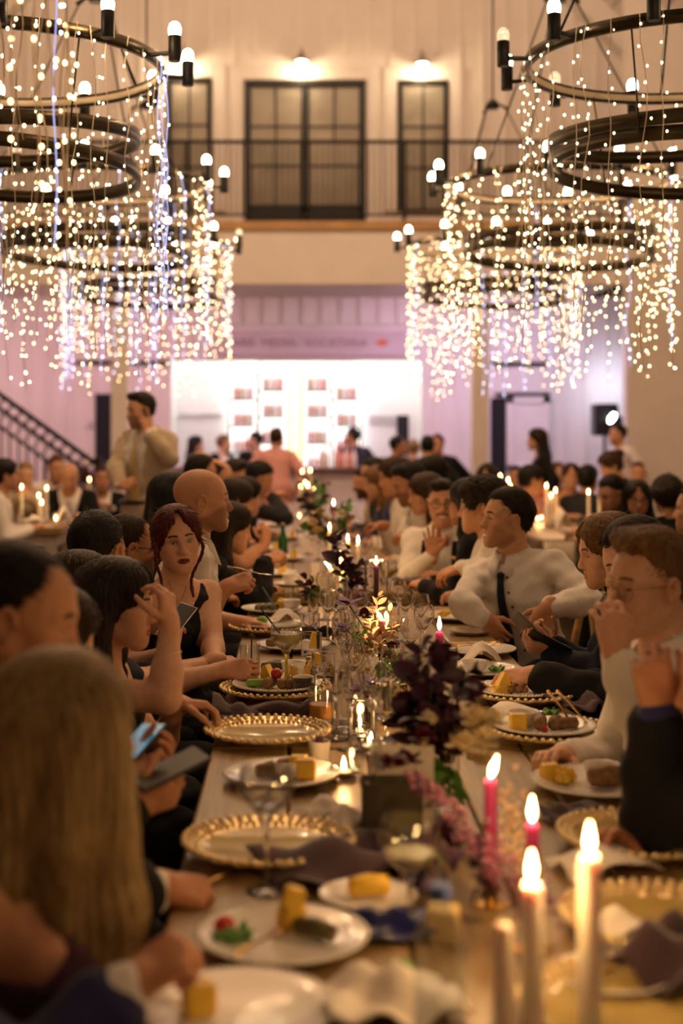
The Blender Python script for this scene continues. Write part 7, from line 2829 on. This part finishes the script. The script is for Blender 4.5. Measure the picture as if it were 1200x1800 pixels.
g('r_i', 'person with a big round head of dark curls seen from behind', 1172, 872, 8.9, 95, ty=95, sex='f', skin='b', hair=('curly', 'dark', dict(top=(0, -.03, .03, .118))), top='blouse', cm=BLACK_CLOTH)
g('r_j', 'man with auburn hair far behind, between bun and curls', 1121, 833, 15.0, -100, skin='a', hair=('short', 'auburn'), top='shirt', cm=WHITE_SHIRT)
g('r_k', 'woman with dark auburn hair past the white column, head tilted', 856, 840, 12.2, -110, hp=-14, sex='f', skin='a', hair=('long', 'dark', dict(length=.2)), top='blouse', cm=PLUM)
g('r_l', 'dark-haired guest behind the first taper of the side tables', 907, 840, 15.0, -90, skin='b', hair=('short', 'black'), top='shirt', cm=WHITE_SHIRT)
g('r_o', 'man in a dark suit cut by the picture edge, above the eating man', 1224, 896, 6.8, 150, ty=120, skin='a', hair=('short', 'dark'), top='suit', cm=WHITE_SHIRT)
# standing and serving people -------------------------------------------------------------------------
g('waitress', 'standing woman with long dark hair in black, profile, before the barn door', 943, 773, 15.2, 178, ty=178, stand=True, ht=.93, sex='f', skin='a', hair=('long', 'dark', dict(length=.3)), top='blouse', cm=BLACK_CLOTH, legs=BLACK_CLOTH)
g('dj', 'man in a white shirt standing behind the loudspeaker', 1085, 764, 17.3, 185, ty=200, stand=True, ht=.94, skin='a', hair=('short', 'black'), top='shirt', cm=WHITE_SHIRT)
g('pinkjacket', 'person in a pink jacket standing at the bar with back to camera', 486, 771, 16.6, 75, ty=88, stand=True, ht=.92, skin='a', hair=('short', 'brown'), top='suit', cm=PINK, face=dict(jacket=PINK, vdepth=.1, vwidth=.02), legs=PINK)
g('barman', 'barman in charcoal turned to the lit shelves', 619, 768, 19.6, 150, ty=120, stand=True, ht=.92, skin='d', hair=('short', 'black'), top='shirt', cm=CHARCOAL)
g('bar_woman', 'woman with black hair and pale top behind the bar, staircase end', 345, 781, 19.8, 0, ty=10, stand=True, ht=.88, sex='f', skin='c', hair=('long', 'black', dict(length=.28)), top='blouse', cm=LILAC)
g('bar_waiter', 'fair-haired waiter in a black waistcoat behind the bar', 394, 780, 19.7, 20, ty=-40, stand=True, ht=.88, skin='c', hair=('short', 'fair'), top='suit', cm=WHITE_SHIRT)
g('bar_second', 'waiter in dark clothes behind the bar next to the pink jacket', 448, 775, 19.8, 170, ty=-90, stand=True, ht=.9, skin='c', hair=('short', 'dark'), top='shirt', cm=BLACK_CLOTH)
g('bar_guest', 'man in black leaning at the bar below the dark slit doorway', 700, 784, 17.6, 10, ty=-60, stand=True, ht=.88, skin='b', hair=('short', 'black'), top='shirt', cm=BLACK_CLOTH)
g('bar_pink', 'fair-haired guest in pale pink at the bar', 726, 789, 17.9, 90, ty=90, stand=True, ht=.85, sex='f', skin='c', hair=('short', 'blond'), top='blouse', cm=PINK)
g('bar_back', 'dark-haired man in black seen from behind near the bar corner', 751, 786, 15.6, 85, ty=88, stand=True, ht=.86, skin='a', hair=('short', 'black'), top='suit', cm=BLACK_CLOTH)
g('bar_navy', 'pink-faced guest in navy behind the man in black', 768, 782, 17.0, -120, ty=-100, stand=True, ht=.88, skin='a', hair=('short', 'auburn'), top='suit', cm=NAVY)

# chairs
chair(.93, 5.75, 180, 'honey-coloured cross-back chair under the sleeve of the smiling man')
chair(.60, 6.74, 180, 'honey-coloured cross-back chair in the gap between the long tables')
for k, lab in (('suit', 'cross-back chair under the man in the black suit'), ('eater', 'cross-back chair under the eating young man'), ('edgefist', 'cross-back chair under the man with the raised fist'),
               ('brunette', 'cross-back chair under the brunette'), ('redhead', 'cross-back chair under the red-haired woman'), ('bald', 'cross-back chair under the bald man with the fork'),
               ('bowtie', 'cross-back chair under the man with the bow tie'), ('r_g', 'cross-back chair under the man in dark green'), ('r_h', 'cross-back chair under the woman with glasses'),
               ('oldman', 'cross-back chair under the old bald man')):
    p = G[k]['P']
    left = p[0] < .27
    chair(p[0], p[1], (0 if left else 180) if k not in ('r_h', 'oldman', 'bowtie') else (-90 if k != 'bowtie' else 180), lab)
